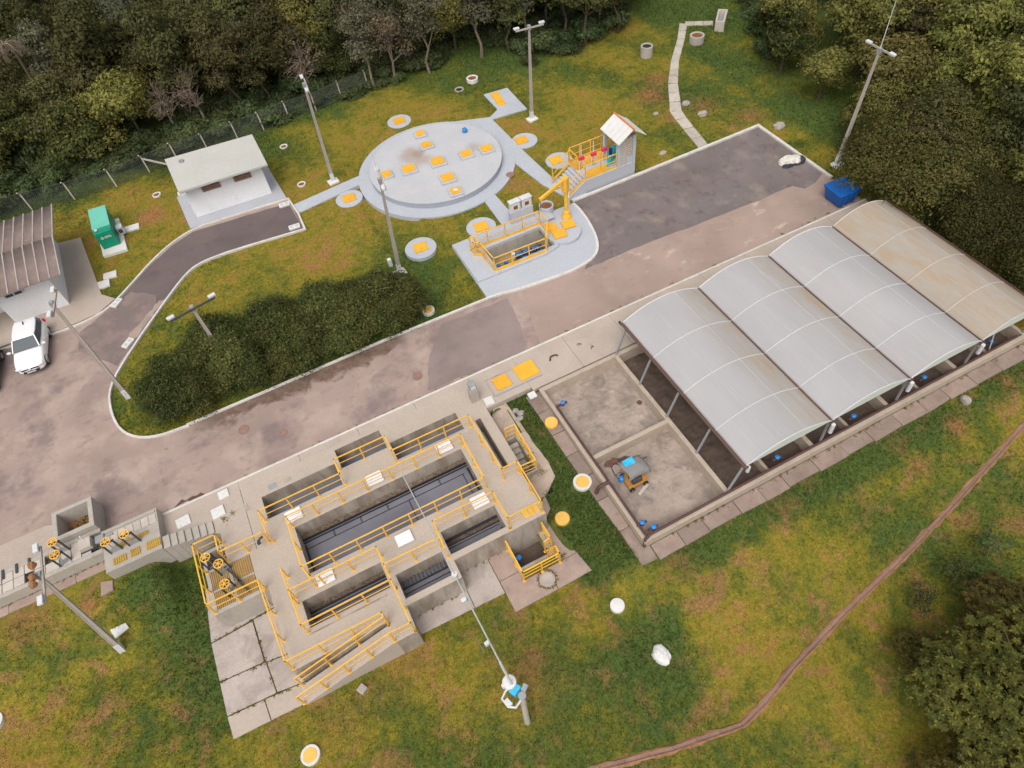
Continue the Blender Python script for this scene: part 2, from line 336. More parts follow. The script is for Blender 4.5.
def foliage(name, cols, tip=None, trans=.35, gain=1.45):
    cols = [tuple(v*gain for v in c) for c in cols]
    m, nt, b, out = nm(name); geo = node(nt, "ShaderNodeNewGeometry"); pos = geo.outputs['Position']; oi = node(nt, "ShaderNodeObjectInfo")
    c = ramp(nt, noise(nt, pos, 1.1, 4, .7), [(.28, cols[0]), (.5, cols[1]), (.72, cols[2])])
    rnd = geo.outputs['Random Per Island']
    c = mixc(nt, 1.0, c, ramp(nt, rnd, [(0, .80), (.7, 1.02), (1, 1.25)]), 'MULTIPLY')
    if tip: c = mixc(nt, ramp(nt, rnd, [(.80, 0.0), (.86, .75)]), c, tip)
    h = node(nt, "ShaderNodeHueSaturation"); nt.links.new(c, h.inputs['Color'])
    mr = node(nt, "ShaderNodeMapRange"); mr.inputs['To Min'].default_value = .478; mr.inputs['To Max'].default_value = .53; nt.links.new(oi.outputs['Random'], mr.inputs[0]); nt.links.new(mr.outputs[0], h.inputs['Hue'])
    mv = node(nt, "ShaderNodeMath", operation='MULTIPLY_ADD'); mv.inputs[1].default_value = 7.31; mv.inputs[2].default_value = 0; nt.links.new(oi.outputs['Random'], mv.inputs[0])
    fr = node(nt, "ShaderNodeMath", operation='FRACT'); nt.links.new(mv.outputs[0], fr.inputs[0])
    m2 = node(nt, "ShaderNodeMapRange"); m2.inputs['To Min'].default_value = .68; m2.inputs['To Max'].default_value = 1.3; nt.links.new(fr.outputs[0], m2.inputs[0]); nt.links.new(m2.outputs[0], h.inputs['Value'])
    nt.links.new(h.outputs[0], b.inputs['Base Color']); b.inputs['Roughness'].default_value = .75; b.inputs['Specular IOR Level'].default_value = .15
    tr = node(nt, "ShaderNodeBsdfTranslucent"); nt.links.new(h.outputs[0], tr.inputs[0])
    mx = node(nt, "ShaderNodeMixShader"); mx.inputs[0].default_value = trans; nt.links.new(b.outputs[0], mx.inputs[1]); nt.links.new(tr.outputs[0], mx.inputs[2]); nt.links.new(mx.outputs[0], out.inputs[0])
    MAT[name] = m
foliage('leaf_forest', [(.040, .042, .017), (.068, .066, .024), (.105, .090, .031)])
foliage('leaf_grey', [(.062, .066, .040), (.098, .098, .058), (.135, .126, .076)])
foliage('leaf_right', [(.060, .064, .018), (.102, .098, .027), (.150, .130, .036)], gain=1.75)
foliage('leaf_tan', gain=1.0, cols=[(.13, .095, .06), (.19, .145, .095), (.25, .20, .14)])
foliage('leaf_hedge', [(.032, .042, .013), (.050, .060, .018), (.080, .082, .025)], tip=(.20, .175, .05), gain=1.85)
foliage('leaf_dark', tip=(.16, .115, .03), cols=[(.034, .040, .013), (.054, .058, .017), (.082, .080, .023)])
foliage('leaf_rosette', [(.056, .058, .016), (.088, .082, .020), (.125, .104, .026)], tip=(.26, .19, .04), gain=1.35)
foliage('leaf_weed', [(.05, .055, .015), (.08, .08, .02), (.12, .11, .03)], tip=(.4, .26, .02))
foliage('leaf_broad', [(.040, .056, .022), (.060, .078, .030), (.09, .10, .04)])

# grass: same colour field for the soil sheet and for the tufts, steered by a 'lush' attribute (1 wet and green, also painted shade on the wood floor .. 0 dry and yellow)
def grass(name, tuft):
    m, nt, b, out = nm(name); pos = node(nt, "ShaderNodeNewGeometry").outputs['Position']
    at = node(nt, "ShaderNodeAttribute", attribute_name='lush_shade'); sp = node(nt, "ShaderNodeSeparateColor"); nt.links.new(at.outputs['Color'], sp.inputs[0])
    n1 = noise(nt, pos, .22, 6, .62, .4); n2 = noise(nt, pos, .9, 6, .65, .3)
    def math_(op, a, bb):
        n = node(nt, "ShaderNodeMath", operation=op)
        for i, v in enumerate((a, bb)):
            if isinstance(v, (int, float)): n.inputs[i].default_value = v
            else: nt.links.new(v, n.inputs[i])
        return n.outputs[0]
    n3 = noise(nt, pos, 2.6, 5, .7)
    t = math_('ADD', math_('ADD', math_('MULTIPLY', n1, .45), math_('MULTIPLY', n2, .55)), math_('MULTIPLY', n3, .42))
    t = math_('SUBTRACT', t, math_('MULTIPLY', sp.outputs[0], .42)); t = math_('ADD', math_('MULTIPLY', math_('SUBTRACT', t, .575), 2.3), .415)
    c = ramp(nt, t, [(.04, (.068, .100, .024)), (.26, (.088, .108, .020)), (.42, (.128, .130, .020)), (.58, (.180, .158, .021)), (.74, (.225, .172, .026)), (.92, (.25, .145, .040)), (1.0, (.28, .155, .055))])
    # bare reddish soil where attribute G says so
    soil = mixc(nt, noise(nt, pos, 2.2, 5, .6), (.34, .135, .06), (.24, .125, .06))
    g = math_('MULTIPLY', sp.outputs[1], ramp(nt, noise(nt, pos, 2.5, 6, .65), [(.33, 0.25), (.55, 1.0)]))
    dry = math_('MULTIPLY', ramp(nt, noise(nt, pos, .75, 7, .68, .6), [(.52, 0.0), (.66, .80)]), math_('SUBTRACT', 1.0, ramp(nt, sp.outputs[2], [(.0, 0.0), (1.0, 1.0)])))
    c = mixc(nt, dry, c, (.27, .138, .064)); c = mixc(nt, g, c, soil)
    c = mixc(nt, 1.0, c, ramp(nt, noise(nt, pos, 7, 6, .8), [(.25, .58), (.5, 1.0), (.76, 1.45)]), 'MULTIPLY')
    c = mixc(nt, 1.0, c, ramp(nt, noise(nt, pos, 15, 3, .8), [(.3, .70), (.5, 1.0), (.7, 1.34)]), 'MULTIPLY')
    if tuft:
        rnd = node(nt, "ShaderNodeNewGeometry").outputs['Random Per Island']; c = mixc(nt, 1.0, c, ramp(nt, rnd, [(0, .72), (.6, 1.1), (1, 1.55)]), 'MULTIPLY')
    nt.links.new(c, b.inputs['Base Color']); b.inputs['Roughness'].default_value = .9; b.inputs['Specular IOR Level'].default_value = .1
    if not tuft: bump(nt, b, noise(nt, pos, 16, 6, .75), .9, .05)
    MAT[name] = m
grass('grass_soil', False); grass('grass_tuft', True)

def special():
    m, nt, b, out = nm('water'); pos = node(nt, "ShaderNodeNewGeometry").outputs['Position']
    c = ramp(nt, noise(nt, pos, .5, 4, .5), [(.35, (.125, .125, .150)), (.7, (.185, .185, .215))])
    nt.links.new(c, b.inputs['Base Color']); b.inputs['Roughness'].default_value = .10; b.inputs['IOR'].default_value = 1.34; b.inputs['Specular IOR Level'].default_value = .75
    bump(nt, b, noise(nt, pos, 3.0, 3, .5), .04, .03); MAT['water'] = m
    m, nt, b, out = nm('glass_dark'); b.inputs['Base Color'].default_value = (.06, .075, .088, 1); b.inputs['Roughness'].default_value = .2; b.inputs['Specular IOR Level'].default_value = .35; MAT['glass_dark'] = m
    m, nt, b, out = nm('car_white'); b.inputs['Base Color'].default_value = (.74, .74, .75, 1); b.inputs['Roughness'].default_value = .25; b.inputs['Coat Weight'].default_value = .5; MAT['car_white'] = m
    m, nt, b, out = nm('car_black'); b.inputs['Base Color'].default_value = (.015, .015, .018, 1); b.inputs['Roughness'].default_value = .2; b.inputs['Coat Weight'].default_value = .5; MAT['car_black'] = m
    m, nt, b, out = nm('lamp_glass'); b.inputs['Base Color'].default_value = (.7, .72, .74, 1); b.inputs['Roughness'].default_value = .12; MAT['lamp_glass'] = m
    for key, base, stain, k in (('sheet_clear', (.45, .44, .448), (.44, .33, .20), .85), ('sheet_stained', (.42, .385, .345), (.42, .31, .20), .8)):
        m, nt, b, out = nm(key); pos = node(nt, "ShaderNodeNewGeometry").outputs['Position']
        at = node(nt, "ShaderNodeAttribute", attribute_name='edge'); sp = node(nt, "ShaderNodeSeparateColor"); nt.links.new(at.outputs['Color'], sp.inputs[0])
        c = ramp(nt, noise(nt, pos, .45, 5, .55, 0, (1, .35, 1)), [(.3, tuple(x*.92 for x in base)), (.7, tuple(min(.9, x*1.06) for x in base))])
        msk = ramp(nt, noise(nt, pos, 1.3, 7, .65, .3, (1.4, .4, 1)), [(.36, 0.0), (.66, 1.0)])
        mm = node(nt, "ShaderNodeMath", operation='MULTIPLY'); nt.links.new(msk, mm.inputs[0]); nt.links.new(sp.outputs[0], mm.inputs[1])
        c = mixc(nt, mm.outputs[0], c, stain)
        c = mixc(nt, ramp(nt, noise(nt, pos, 1.6, 6, .6, 0, (6, .25, 1)), [(.5, 0.0), (.75, .35)]), c, tuple(min(.9, x*1.16) for x in base))
        nt.links.new(c, b.inputs['Base Color']); b.inputs['Roughness'].default_value = .65; b.inputs['Specular IOR Level'].default_value = .2
        tr = node(nt, "ShaderNodeBsdfTranslucent"); nt.links.new(c, tr.inputs[0])
        mx = node(nt, "ShaderNodeMixShader"); mx.inputs[0].default_value = .22; nt.links.new(b.outputs[0], mx.inputs[1]); nt.links.new(tr.outputs[0], mx.inputs[2]); nt.links.new(mx.outputs[0], out.inputs[0])
        MAT[key] = m
    m, nt, b, out = nm('sheet_rib'); b.inputs['Base Color'].default_value = (.53, .53, .54, 1); b.inputs['Roughness'].default_value = .4; MAT['sheet_rib'] = m
    m, nt, b, out = nm('sheet_rib_old'); b.inputs['Base Color'].default_value = (.47, .44, .405, 1); b.inputs['Roughness'].default_value = .5; MAT['sheet_rib_old'] = m
    m, nt, b, out = nm('gable_sheet'); b.inputs['Base Color'].default_value = (.55, .585, .55, 1); b.inputs['Roughness'].default_value = .5; MAT['gable_sheet'] = m
    m, nt, b, out = nm('gutter_brown'); b.inputs['Base Color'].default_value = (.13, .075, .06, 1); b.inputs['Roughness'].default_value = .6; MAT['gutter_brown'] = m
    m, nt, b, out = nm('mark_grey'); b.inputs['Base Color'].default_value = (.45, .44, .43, 1); b.inputs['Roughness'].default_value = .7; MAT['mark_grey'] = m
    m, nt, b, out = nm('mesh_wire'); b.inputs['Base Color'].default_value = (.10, .11, .10, 1); b.inputs['Roughness'].default_value = .6; MAT['mesh_wire'] = m
special()
# ------------------------------------------------------------------ ground
DK = 0.10                                    # level of the tank deck and the concrete apron
EXCL = []                                    # plan outlines where no grass grows
def Z(x, y):
    x = np.asarray(x, float); y = np.asarray(y, float)
    n = -.04
    west = .06 + (-1.5 - .06)*(1 - ss(16.8, 20.6, y)); west = np.where(y > 22.3, n, west)
    mid = -1.52 + (n + 1.52)*ss(20.3, 21.6, y)
    strip = -1.52 + (n - .18 + 1.52)*ss(11.0, 20.3, y)
    strip = strip + (-.24 - .2*ss(20, 10, y) - strip)*ss(6.5, 7.95, x)*ss(8.6, 10.2, y)
    bed_s = -1.7 + (1.7 - .45)*ss(3.5, 9.2, y); east = bed_s + (n + .45)*ss(19.6, 20.4, y)
    a = ss(-11.7, -10.5, x); z = west*(1-a) + mid*a
    b = ss(5.6, 6.1, x); z = z*(1-b) + strip*b
    c = np.where(y > 10.2, ss(8.55, 8.75, x), ss(6.3, 9.6, x)); z = z*(1-c) + east*c
    far = ss(60, 140, y)*2.0
    bumpy = .03*np.sin(x*1.3 + y*.7) * np.sin(y*1.1 - x*.4)
    return z + far + bumpy*np.where(y > 23, .5, 1)
def zz(x, y): return float(Z(x, y))
def blob(x, y, cx, cy, r, k=1.0, sx=1.0): return k*np.exp(-(((x-cx)/(r*sx))**2 + ((y-cy)/r)**2))
def lush_shade(x, y):
    L = .30 + .22*np.sin(x*.31 + 1.3)*np.sin(y*.27 + .4) + .12*np.sin(x*.9 + y*.6)
    L = L + .52*ss(5.2, 6.2, x)*(1 - ss(8.6, 9.4, x))*ss(9.0, 10.5, y)*(1 - ss(20.4, 21, y))
    L = L + blob(x, y, 7.3, 6.6, 1.35, 1.1) + blob(x, y, 5.6, 6.6, 1.1, .3) + blob(x, y, 7.2, 4.6, 1.0, .35)
    L = L + .45*ss(9, 10, x)*ss(7.6, 8.8, y)*(1 - ss(9.5, 10, y))
    L = L + .38*ss(-13.3, -10.9, x)*(1 - ss(-10, -9, x))*ss(11, 12.5, y)*(1 - ss(20, 21, y))
    L = L + .3*ss(-14, -10, x)*ss(17, 19.5, y)*(1 - ss(20, 21, y))
    L = L + .25*ss(20, 27, x)*(1 - ss(3, 8, y)) + .5*ss(52, 55, y)*(1 - ss(10, 14, x)) + .6*ss(54.5, 57, y) + .22*ss(40, 47, y)*ss(10, 22, x)*(1 - ss(27, 30, x))  # wood floor raised so its colour darkens for the shade under the trees
    L = L + blob(x, y, -3, 31, 4, .5, 2.2) + .35*ss(34.6, 36, x)*ss(20, 25, y) + blob(x, y, 33.8, 29.4, 1.0, .6) + .5*blob(x, y, 4.5, 30.5, 3)
    L = L - .22*ss(29, 38, y)*(1 - ss(47, 52, y))*(1 - ss(24, 30, x)) - .12*(1 - ss(10, 16, y))*(1 - ss(-6, 4, x))
    return np.clip(L, 0, 1)
def soil(x, y):
    G = blob(x, y, -7.7, 48.0, .75, 2.4) + blob(x, y, 25.2, 8.2, .5, 1.1) + blob(x, y, 22.2, 7.5, .45, .8) + blob(x, y, 29.3, 8.9, .4, .8)
    G = G + blob(x, y, -14.6, 19.9, .4, 1.2) + blob(x, y, -17.4, 20.6, .9, .7)
    G = G + blob(x, y, 29.3, 40.5, 1.1, 1.0) + blob(x, y, 31.0, 42.2, .9, .9) + blob(x, y, 31.6, 37.2, 1.1, .6) + blob(x, y, 33.5, 34.2, .9, .7) + blob(x, y, 28.9, 37.2, .8, .7) + blob(x, y, 31.5, 33.6, .6, .6)
    G = G + blob(x, y, -3.0, 11.0, 1.0, .35) + blob(x, y, 1.5, 8.0, 1.4, .3) + blob(x, y, -6.0, 10.2, .8, .35)
    G = G + .12*ss(55.5, 58, y) + blob(x, y, -15.5, 58.5, 1.6, .9, 2.0) + .5*ss(36.5, 38, x)*(1 - ss(24, 26, y))
    return np.clip(G, 0, 1)
def lawn(x, y): return np.clip(.12 + .8*ss(22, 27, y) + .9*(lush_shade(x, y) - .35), 0, 1)   # 1 = no dry brown patches
HOLES = [(5.7, 6.85, 14.9, 20.4), (8.1, 8.78, 10.2, 20.15), (-6.9, 5.75, 13.6, 21.9), (-2.3, .6, 20.7, 22.28), (-1.95, .95, 12.76, 13.6), (10.8, 14.9, 29.45, 31.5), (5.78, 6.42, 16.2, 18.35), (3.5, 5.2, 12.3, 14.0), (8.75, 32.0, 10.25, 20.1), (-9.3, -7.0, 16.5, 19.7)]
def make_ground():
    xs = np.concatenate([np.array([-420, -250, -150, -90, -60, -44, -36]), np.arange(-30, 50.01, .25), np.array([56, 64, 80, 110, 160, 260, 420])])
    ys = np.concatenate([np.array([-420, -220, -120, -60, -30, -16]), np.arange(-10, 62.01, .25), np.array([68, 76, 90, 110, 140, 200, 300, 420])])
    X, Y = np.meshgrid(xs, ys, indexing='ij'); P = np.stack([X, Y, Z(X, Y)], -1).reshape(-1, 3)
    nx, ny = len(xs), len(ys)
    i, j = np.meshgrid(np.arange(nx-1), np.arange(ny-1), indexing='ij'); i = i.ravel(); j = j.ravel()
    keep = np.ones(len(i), bool)
    for x0, x1, y0, y1 in HOLES:
        keep &= ~((xs[i] >= x0 - .02) & (xs[i+1] <= x1 + .02) & (ys[j] >= y0 - .02) & (ys[j+1] <= y1 + .02))
    i = i[keep]; j = j[keep]
    F = np.stack([i*ny + j, (i+1)*ny + j, (i+1)*ny + j + 1, i*ny + j + 1], -1)
    o = np_mesh('ground', P, F, MAT['grass_soil'], True)
    set_attr(o.data, 'lush_shade', np.stack([lush_shade(P[:,0], P[:,1]), soil(P[:,0], P[:,1]), lawn(P[:,0], P[:,1]), P[:,0]*0+1], -1))
    tag(o, kind='structure')
def np_mesh(name, P, F, mat, smooth=False, parent=None):
    me = bpy.data.meshes.new(name); n = F.shape[1]
    me.vertices.add(len(P)); me.vertices.foreach_set('co', np.ascontiguousarray(P, np.float32).ravel())
    me.loops.add(F.size); me.loops.foreach_set('vertex_index', np.ascontiguousarray(F, np.int32).ravel())
    me.polygons.add(len(F)); me.polygons.foreach_set('loop_start', np.arange(0, F.size, n, dtype=np.int32)); me.polygons.foreach_set('loop_total', np.full(len(F), n, np.int32))
    if smooth: me.polygons.foreach_set('use_smooth', np.ones(len(F), bool))
    me.update(calc_edges=True); me.materials.append(mat)
    o = bpy.data.objects.new(name, me); COL.objects.link(o); o.parent = parent
    return o
def set_attr(me, name, arr):
    a = me.attributes.new(name, 'FLOAT_COLOR', 'POINT'); a.data.foreach_set('color', np.ascontiguousarray(arr, np.float32).ravel())
make_ground()

def struct(o): o['kind'] = 'structure'; return o
def ribbon(mb, pts, w, z0, z1, closed=False):
    P = [Vector((p[0], p[1])) for p in pts]; N = len(P); L = []; Rr = []
    for i, p in enumerate(P):
        a = P[i-1] if (i or closed) else None; b = P[(i+1) % N] if (i < N-1 or closed) else None
        d1 = (p - a).normalized() if a is not None else (b - p).normalized(); d2 = (b - p).normalized() if b is not None else d1
        t = (d1 + d2).normalized(); n = Vector((-t.y, t.x)); k = w/2/max(.5, n.dot(Vector((-d1.y, d1.x))))
        L.append(p + n*k); Rr.append(p - n*k)
    zf = (lambda q, zv: zv(q[0], q[1]) if callable(zv) else zv)
    vs = []
    for l, r in zip(L, Rr): vs += [(r.x, r.y, zf(r, z0)), (l.x, l.y, zf(l, z0)), (l.x, l.y, zf(l, z1)), (r.x, r.y, zf(r, z1))]
    fs = []
    for i in range(N if closed else N-1):
        a, b = i*4, ((i+1) % N)*4
        fs += [(a+2, a+3, b+3, b+2), (a+3, a, b, b+3), (a+1, a+2, b+2, b+1)]
    if not closed: fs += [(0, 3, 2, 1), ((N-1)*4, (N-1)*4+1, (N-1)*4+2, (N-1)*4+3)]
    return mb.add(vs, fs)
def smooth_poly(pts, it=2, keep=()):
    P = [tuple(p[:2]) for p in pts]
    for _ in range(it):
        Q = [P[0]]
        for a, b in zip(P[:-1], P[1:]): Q += [(a[0]*.75+b[0]*.25, a[1]*.75+b[1]*.25), (a[0]*.25+b[0]*.75, a[1]*.25+b[1]*.75)]
        P = Q + [P[-1]]
    return P
def ragged(pts, amp=.06, step=.35, seed=1):
    r = random.Random(seed); out = []
    for a, b in zip(pts, pts[1:] + pts[:1]):
        n = max(1, int(math.dist(a, b)/step))
        for k in range(n):
            t = k/n; out.append((a[0]+(b[0]-a[0])*t + (r.uniform(-amp, amp) if k else 0), a[1]+(b[1]-a[1])*t + (r.uniform(-amp, amp) if k else 0)))
    return out

# ---- road, drive, lot (thin layers one above the other)
EDGE_W = smooth_poly([(-8.6, 27.72), (-10.6, 27.9), (-11.9, 29.0), (-12.35, 30.8), (-12.25, 32.9), (-10.7, 35.2), (-8.1, 38.4), (-6.4, 40.3), (-5.3, 40.8), (-3.6, 40.78)], 2)
EDGE_D = smooth_poly([(-22, 39.9), (-18, 39.75), (-14.5, 39.2), (-12.0, 39.4), (-10.7, 40.4), (-8.4, 42.75), (-6.9, 43.9), (-5.35, 44.6), (-3.9, 44.6)], 2)
road_poly = [(-60, 25.2), (-16.1, 25.2), (-15.4, 23.0), (-10.85, 22.9), (33.1, 22.78), (33.1, 27.0), (17.2, 27.2), (11.1, 27.55), (2.6, 27.75)] + EDGE_W + [(1.62, 40.1), (1.5, 44.25)] + EDGE_D[::-1] + [(-60, 42)]
struct(MB().prism(road_poly, -.25, 0.0).obj('road', MAT['road'])); EXCL.append(road_poly)
struct(MB().prism(ragged([(10.3, 22.95), (24, 22.9), (33.0, 22.9), (33.0, 26.4), (30.6, 26.2), (24.9, 26.35), (18.3, 26.7), (15.4, 26.6), (11.3, 27.2)], .05, .5, 3), -.1, .004).obj('road_east_layer', MAT['road_pink']))
struct(MB().prism(ragged([(3.6, 23.2), (9.4, 22.95), (9.95, 24.5), (10.35, 27.1), (6.2, 27.3), (4.6, 25.4)], .06, .4, 4), -.1, .008).obj('road_patch', MAT['road_patch']))
lot = [(18.0, 32.6), (17.6, 30.2), (17.0, 28.2), (15.4, 26.75), (18.3, 26.75), (24.9, 26.4), (28.2, 26.3), (30.55, 26.25), (31.0, 25.6), (31.9, 25.7), (32.95, 26.2), (32.95, 32.58)]
struct(MB().prism(ragged(lot, .04, .5, 5), -.1, .012).obj('parking_lot', MAT['asphalt_dark'])); EXCL.append(lot)
drive = [(-11.9, 36.2), (-10.6, 35.35), (-8.0, 38.5), (-6.3, 40.4), (-5.2, 40.9), (-4.3, 40.82), (1.5, 40.2), (1.4, 43.7), (-5.3, 44.4), (-6.9, 43.7), (-8.5, 42.5), (-10.8, 40.2), (-12.3, 39.2), (-13.2, 38.0)]
struct(MB().prism(ragged(drive, .03, .5, 6), -.1, .008).obj('driveway', MAT['asphalt_drive']))
struct(MB().prism(ragged([(-10.75, 35.4), (-9.0, 37.4), (-8.6, 39.3), (-10.0, 40.6), (-12.2, 39.25), (-13.4, 38.6), (-13.6, 37.0), (-12.4, 35.4), (-11.6, 34.4)], .1, .4, 16), -.1, .010).obj('road_worn_patch', MAT['asphalt_mid']))
struct(MB().prism(ragged([(-10.75, 35.6), (-9.6, 36.95), (-8.1, 38.6), (-8.5, 38.7), (-9.6, 37.5), (-10.4, 36.9), (-10.9, 36.2)], .07, .2, 8), -.1, .014).obj('road_gravel_patch', MAT['asphalt_pale']))
for k, (pts, sd_) in enumerate([([(-10.2, 22.98), (-8.6, 22.98), (-8.8, 23.2), (-9.9, 23.2)], 5), ([(5.6, 22.98), (9.2, 22.98), (9.4, 23.3), (7.5, 23.6), (6.4, 23.3)], 7)]):
    struct(MB().prism(ragged(pts, .12, .2, sd_), -.1, .016).obj('road_damp_patch', MAT['road_stain' if k != 1 else 'road_patch']))
for k, (x, y, r) in enumerate([(3.48, 24.4, .28), (-5.96, 25.9, .3), (-4.1, 24.6, .2)]):
    t = empty('manhole', ['round rusty iron manhole cover in the road near the hedge end', 'round rusty iron manhole cover in the left part of the road', 'small brown cover set in the road above the tank'][k], 'manhole', (x, y, 0.006))
    MB().lathe(x, y, [(r, .006), (r, .022), (r*.86, .022), (r*.85, .014), (r*.8, .014)], 22).obj('rim', MAT['manhole_iron'], t)
    MB().cyl(x, y, .006, .021, r*.79, n=22).obj('lid', MAT['manhole_iron'], t)
# ---- kerbs
def kerb(pts, w=.13, z1=.12, closed=False, mat='kerb_white'):
    return struct(ribbon(MB(), pts, w, -.2, z1, closed).obj('kerb', MAT[mat], bevel=.015))
kerb([(-10.85, 22.86), (4, 22.84), (9.5, 22.82), (33.2, 22.72)], .12, DK + .012)
kerb([(11.05, 27.62), (2.6, 27.83), (-3.9, 27.8), (-8.6, 27.8)] + EDGE_W + [(-2, 40.62), (1.62, 40.16), (1.68, 42.0), (1.52, 44.1), (-3.0, 44.55)] + EDGE_D[::-1], .13, .11)
kerb([(18.0, 32.72), (25.0, 32.72), (33.06, 32.72), (33.06, 29.0), (33.06, 25.5)], .2, .13)
PLAT_SE = smooth_poly([(11.1, 27.35), (13.6, 27.05), (15.2, 27.0), (16.6, 27.35), (17.35, 28.4), (17.8, 30.2), (17.95, 31.6), (17.9, 32.45)], 2)
kerb([(9.25, 27.66), (10.2, 27.56)] + [(p[0], p[1]) for p in PLAT_SE], .17, .135)
# ---- concrete apron beside the road
apron = MB()
apron.prism([(-10.85, 22.8), (-10.85, 21.21), (-8.565, 21.21), (-8.565, 20.5), (-8.36, 20.4), (-8.36, 19.81), (-8.36, 18.7), (-7.2, 18.7), (-6.97, 18.7), (-6.97, 22.8)], -.6, DK)
for k in range(4): apron.box(-6.968 + k*3.19, -6.978 + (k+1)*3.19, 22.302, 22.8, -.6, DK - .002*(k % 2))
apron.box(5.802, 8.445, 20.45, 22.795, -.6, DK)
for k in range(8): apron.box(8.452 + k*3.09, 8.438 + (k+1)*3.09, 20.26, 22.79 - (.09 if k > 3 else 0), -.6, DK - .004 + .002*(k % 2))
struct(apron.obj('concrete_apron', MAT['apron'], bevel=.012)); EXCL += [[(-10.9, 22.9), (-10.9, 21.7), (-8.5, 20.2), (-8.4, 18.6), (-6.9, 18.6), (-6.9, 22.9)], [(5.7, 22.9), (5.7, 20.4), (33.3, 20.2), (33.3, 22.9)]]
struct(MB().prism([(-60, 25.3), (-60, 23.3), (-13.4, 22.9), (-13.4, 23.2), (-15.3, 23.2), (-15.35, 24.95), (-16.2, 25.28)], -.3, .05).obj('pavement', MAT['apron'])); EXCL.append([(-60, 25.3), (-60, 21.9), (-10.8, 20.4), (-10.8, 23.2), (-15.3, 25.2)])
def slabs(name, rects, z, mat, gap=.005, jitter=.012, seed=1, thick=.35):
    """a paved piece of the setting with every slab an object of its own; rects: quads (4 corners)"""
    r = random.Random(seed); x0, y0 = rects[0][0]
    root = bpy.data.objects.new(name, None); COL.objects.link(root); root.location = (x0, y0, z if not isinstance(z, (bool, str)) else zz(x0, y0)); struct(root)
    for q in rects:
        cx = sum(p[0] for p in q)/len(q); cy = sum(p[1] for p in q)/len(q)
        qq = [(p[0] + (cx-p[0])*gap/max(.3, abs(cx-p[0])), p[1] + (cy-p[1])*gap/max(.3, abs(cy-p[1]))) for p in q]; dz = r.uniform(-jitter, jitter)
        top = (lambda x, y: zz(x, y) + .10 + dz) if z is True else (lambda x, y: zz(min(x, 8.3), y) + .10 + dz) if z == 'low' else z + dz; flatz = not isinstance(z, (bool, str))
        MB().prism(qq, (z if flatz else zz(cx, cy)) - thick, top).obj('slab', MAT[mat], root, bevel=.01, seg=1)
        EXCL.append(q)
    return root
slabs('concrete_pad', [[(-10.1, 18.9), (-10.35, 16.2), (-7.0, 16.45), (-7.0, 18.9)], [(-10.35, 16.15), (-10.35, 14.3), (-8.35, 14.2), (-8.4, 16.25)], [(-8.35, 16.3), (-8.3, 14.15), (-6.9, 14.0), (-6.9, 16.4)],
      [(-10.35, 14.25), (-10.35, 12.75), (-8.2, 12.65), (-8.3, 14.15)], [(-8.25, 14.1), (-8.15, 12.65), (-6.9, 12.5), (-6.9, 13.95)]], -1.46, 'pad', seed=3)
slabs('concrete_walk', [[(-10.35, 12.7), (-10.3, 11.72), (-8.7, 11.68), (-8.75, 12.62)], [(-8.72, 12.62), (-8.67, 11.68), (-6.9, 11.62), (-6.9, 12.48)]], -1.45, 'apron', seed=4)
slabs('concrete_pad', [[(-2.6, 13.7), (-2.5, 11.95), (.9, 11.85), (.9, 13.7)], [(.92, 13.7), (.92, 11.85), (2.4, 11.8), (2.4, 13.7)]], -1.46, 'pad', seed=5)
slabs('concrete_pad', [[(2.42, 12.38), (2.42, 10.78), (4.6, 10.8), (4.6, 11.9), (3.45, 11.9), (3.45, 12.38)], [(2.42, 13.7), (2.42, 12.4), (3.45, 12.4), (3.45, 13.7)], [(4.62, 11.9), (4.62, 10.8), (6.38, 10.82), (6.22, 11.9)], [(5.25, 13.95), (5.25, 11.92), (6.2, 11.92), (5.9, 14.0)]], -1.45, 'pinkpad', seed=6)
slabs('concrete_path', [ragged([(5.81, 20.43), (5.81, 18.41), (7.0, 18.41), (6.95, 19.3), (6.9, 20.43)], .02, .3, 2)], True, 'sandpad', gap=0, seed=7)
slabs('concrete_path', [ragged([(6.5, 18.4), (6.5, 16.15), (5.66, 16.1), (5.66, 14.0), (6.15, 14.3), (6.2, 14.95), (7.1, 15.5), (7.17, 16.3), (7.05, 17.4), (7.0, 18.4)], .025, .3, 3)], True, 'sandpad', gap=0, seed=7)
slabs('concrete_path', [[(7.95, 20.2), (7.98, 18.9), (8.70, 18.9), (8.70, 20.2)], [(7.98, 18.88), (8.0, 17.4), (8.70, 17.4), (8.70, 18.88)], [(8.0, 17.38), (8.02, 16.0), (8.70, 16.0), (8.70, 17.38)], [(8.02, 15.98), (8.05, 14.6), (8.70, 14.6), (8.70, 15.98)], [(8.05, 14.58), (8.08, 13.2), (8.70, 13.2), (8.70, 14.58)], [(8.08, 13.18), (8.18, 11.4), (8.70, 11.4), (8.70, 13.18)], [(8.18, 11.38), (8.22, 9.6), (9.0, 9.5), (9.0, 10.18), (8.70, 10.18), (8.70, 11.38)]], 'low', 'bedpath', seed=8)
bp = []; x = 9.02
rr = random.Random(4)
while x < 32.6:
    w = rr.uniform(1.25, 1.8); bp.append([(x, 10.18), (x, 9.42 + rr.uniform(-.05, .05)), (x + w, 9.42 + rr.uniform(-.05, .05)), (x + w, 10.18)]); x += w
slabs('bed_path', bp, -.36, 'bedpath', gap=.014, jitter=.014, seed=9)
slabs('drain_path', [[(-19.5 + k*1.5, 21.75), (-19.5 + k*1.5, 21.3), (-18.0 + k*1.5, 21.28), (-18.0 + k*1.5, 21.75)] for k in range(4)] + [[(-13.95, 20.75), (-14.0, 20.0), (-13.45, 20.05), (-13.4, 20.55)]], .1, 'pinkpad', seed=10)
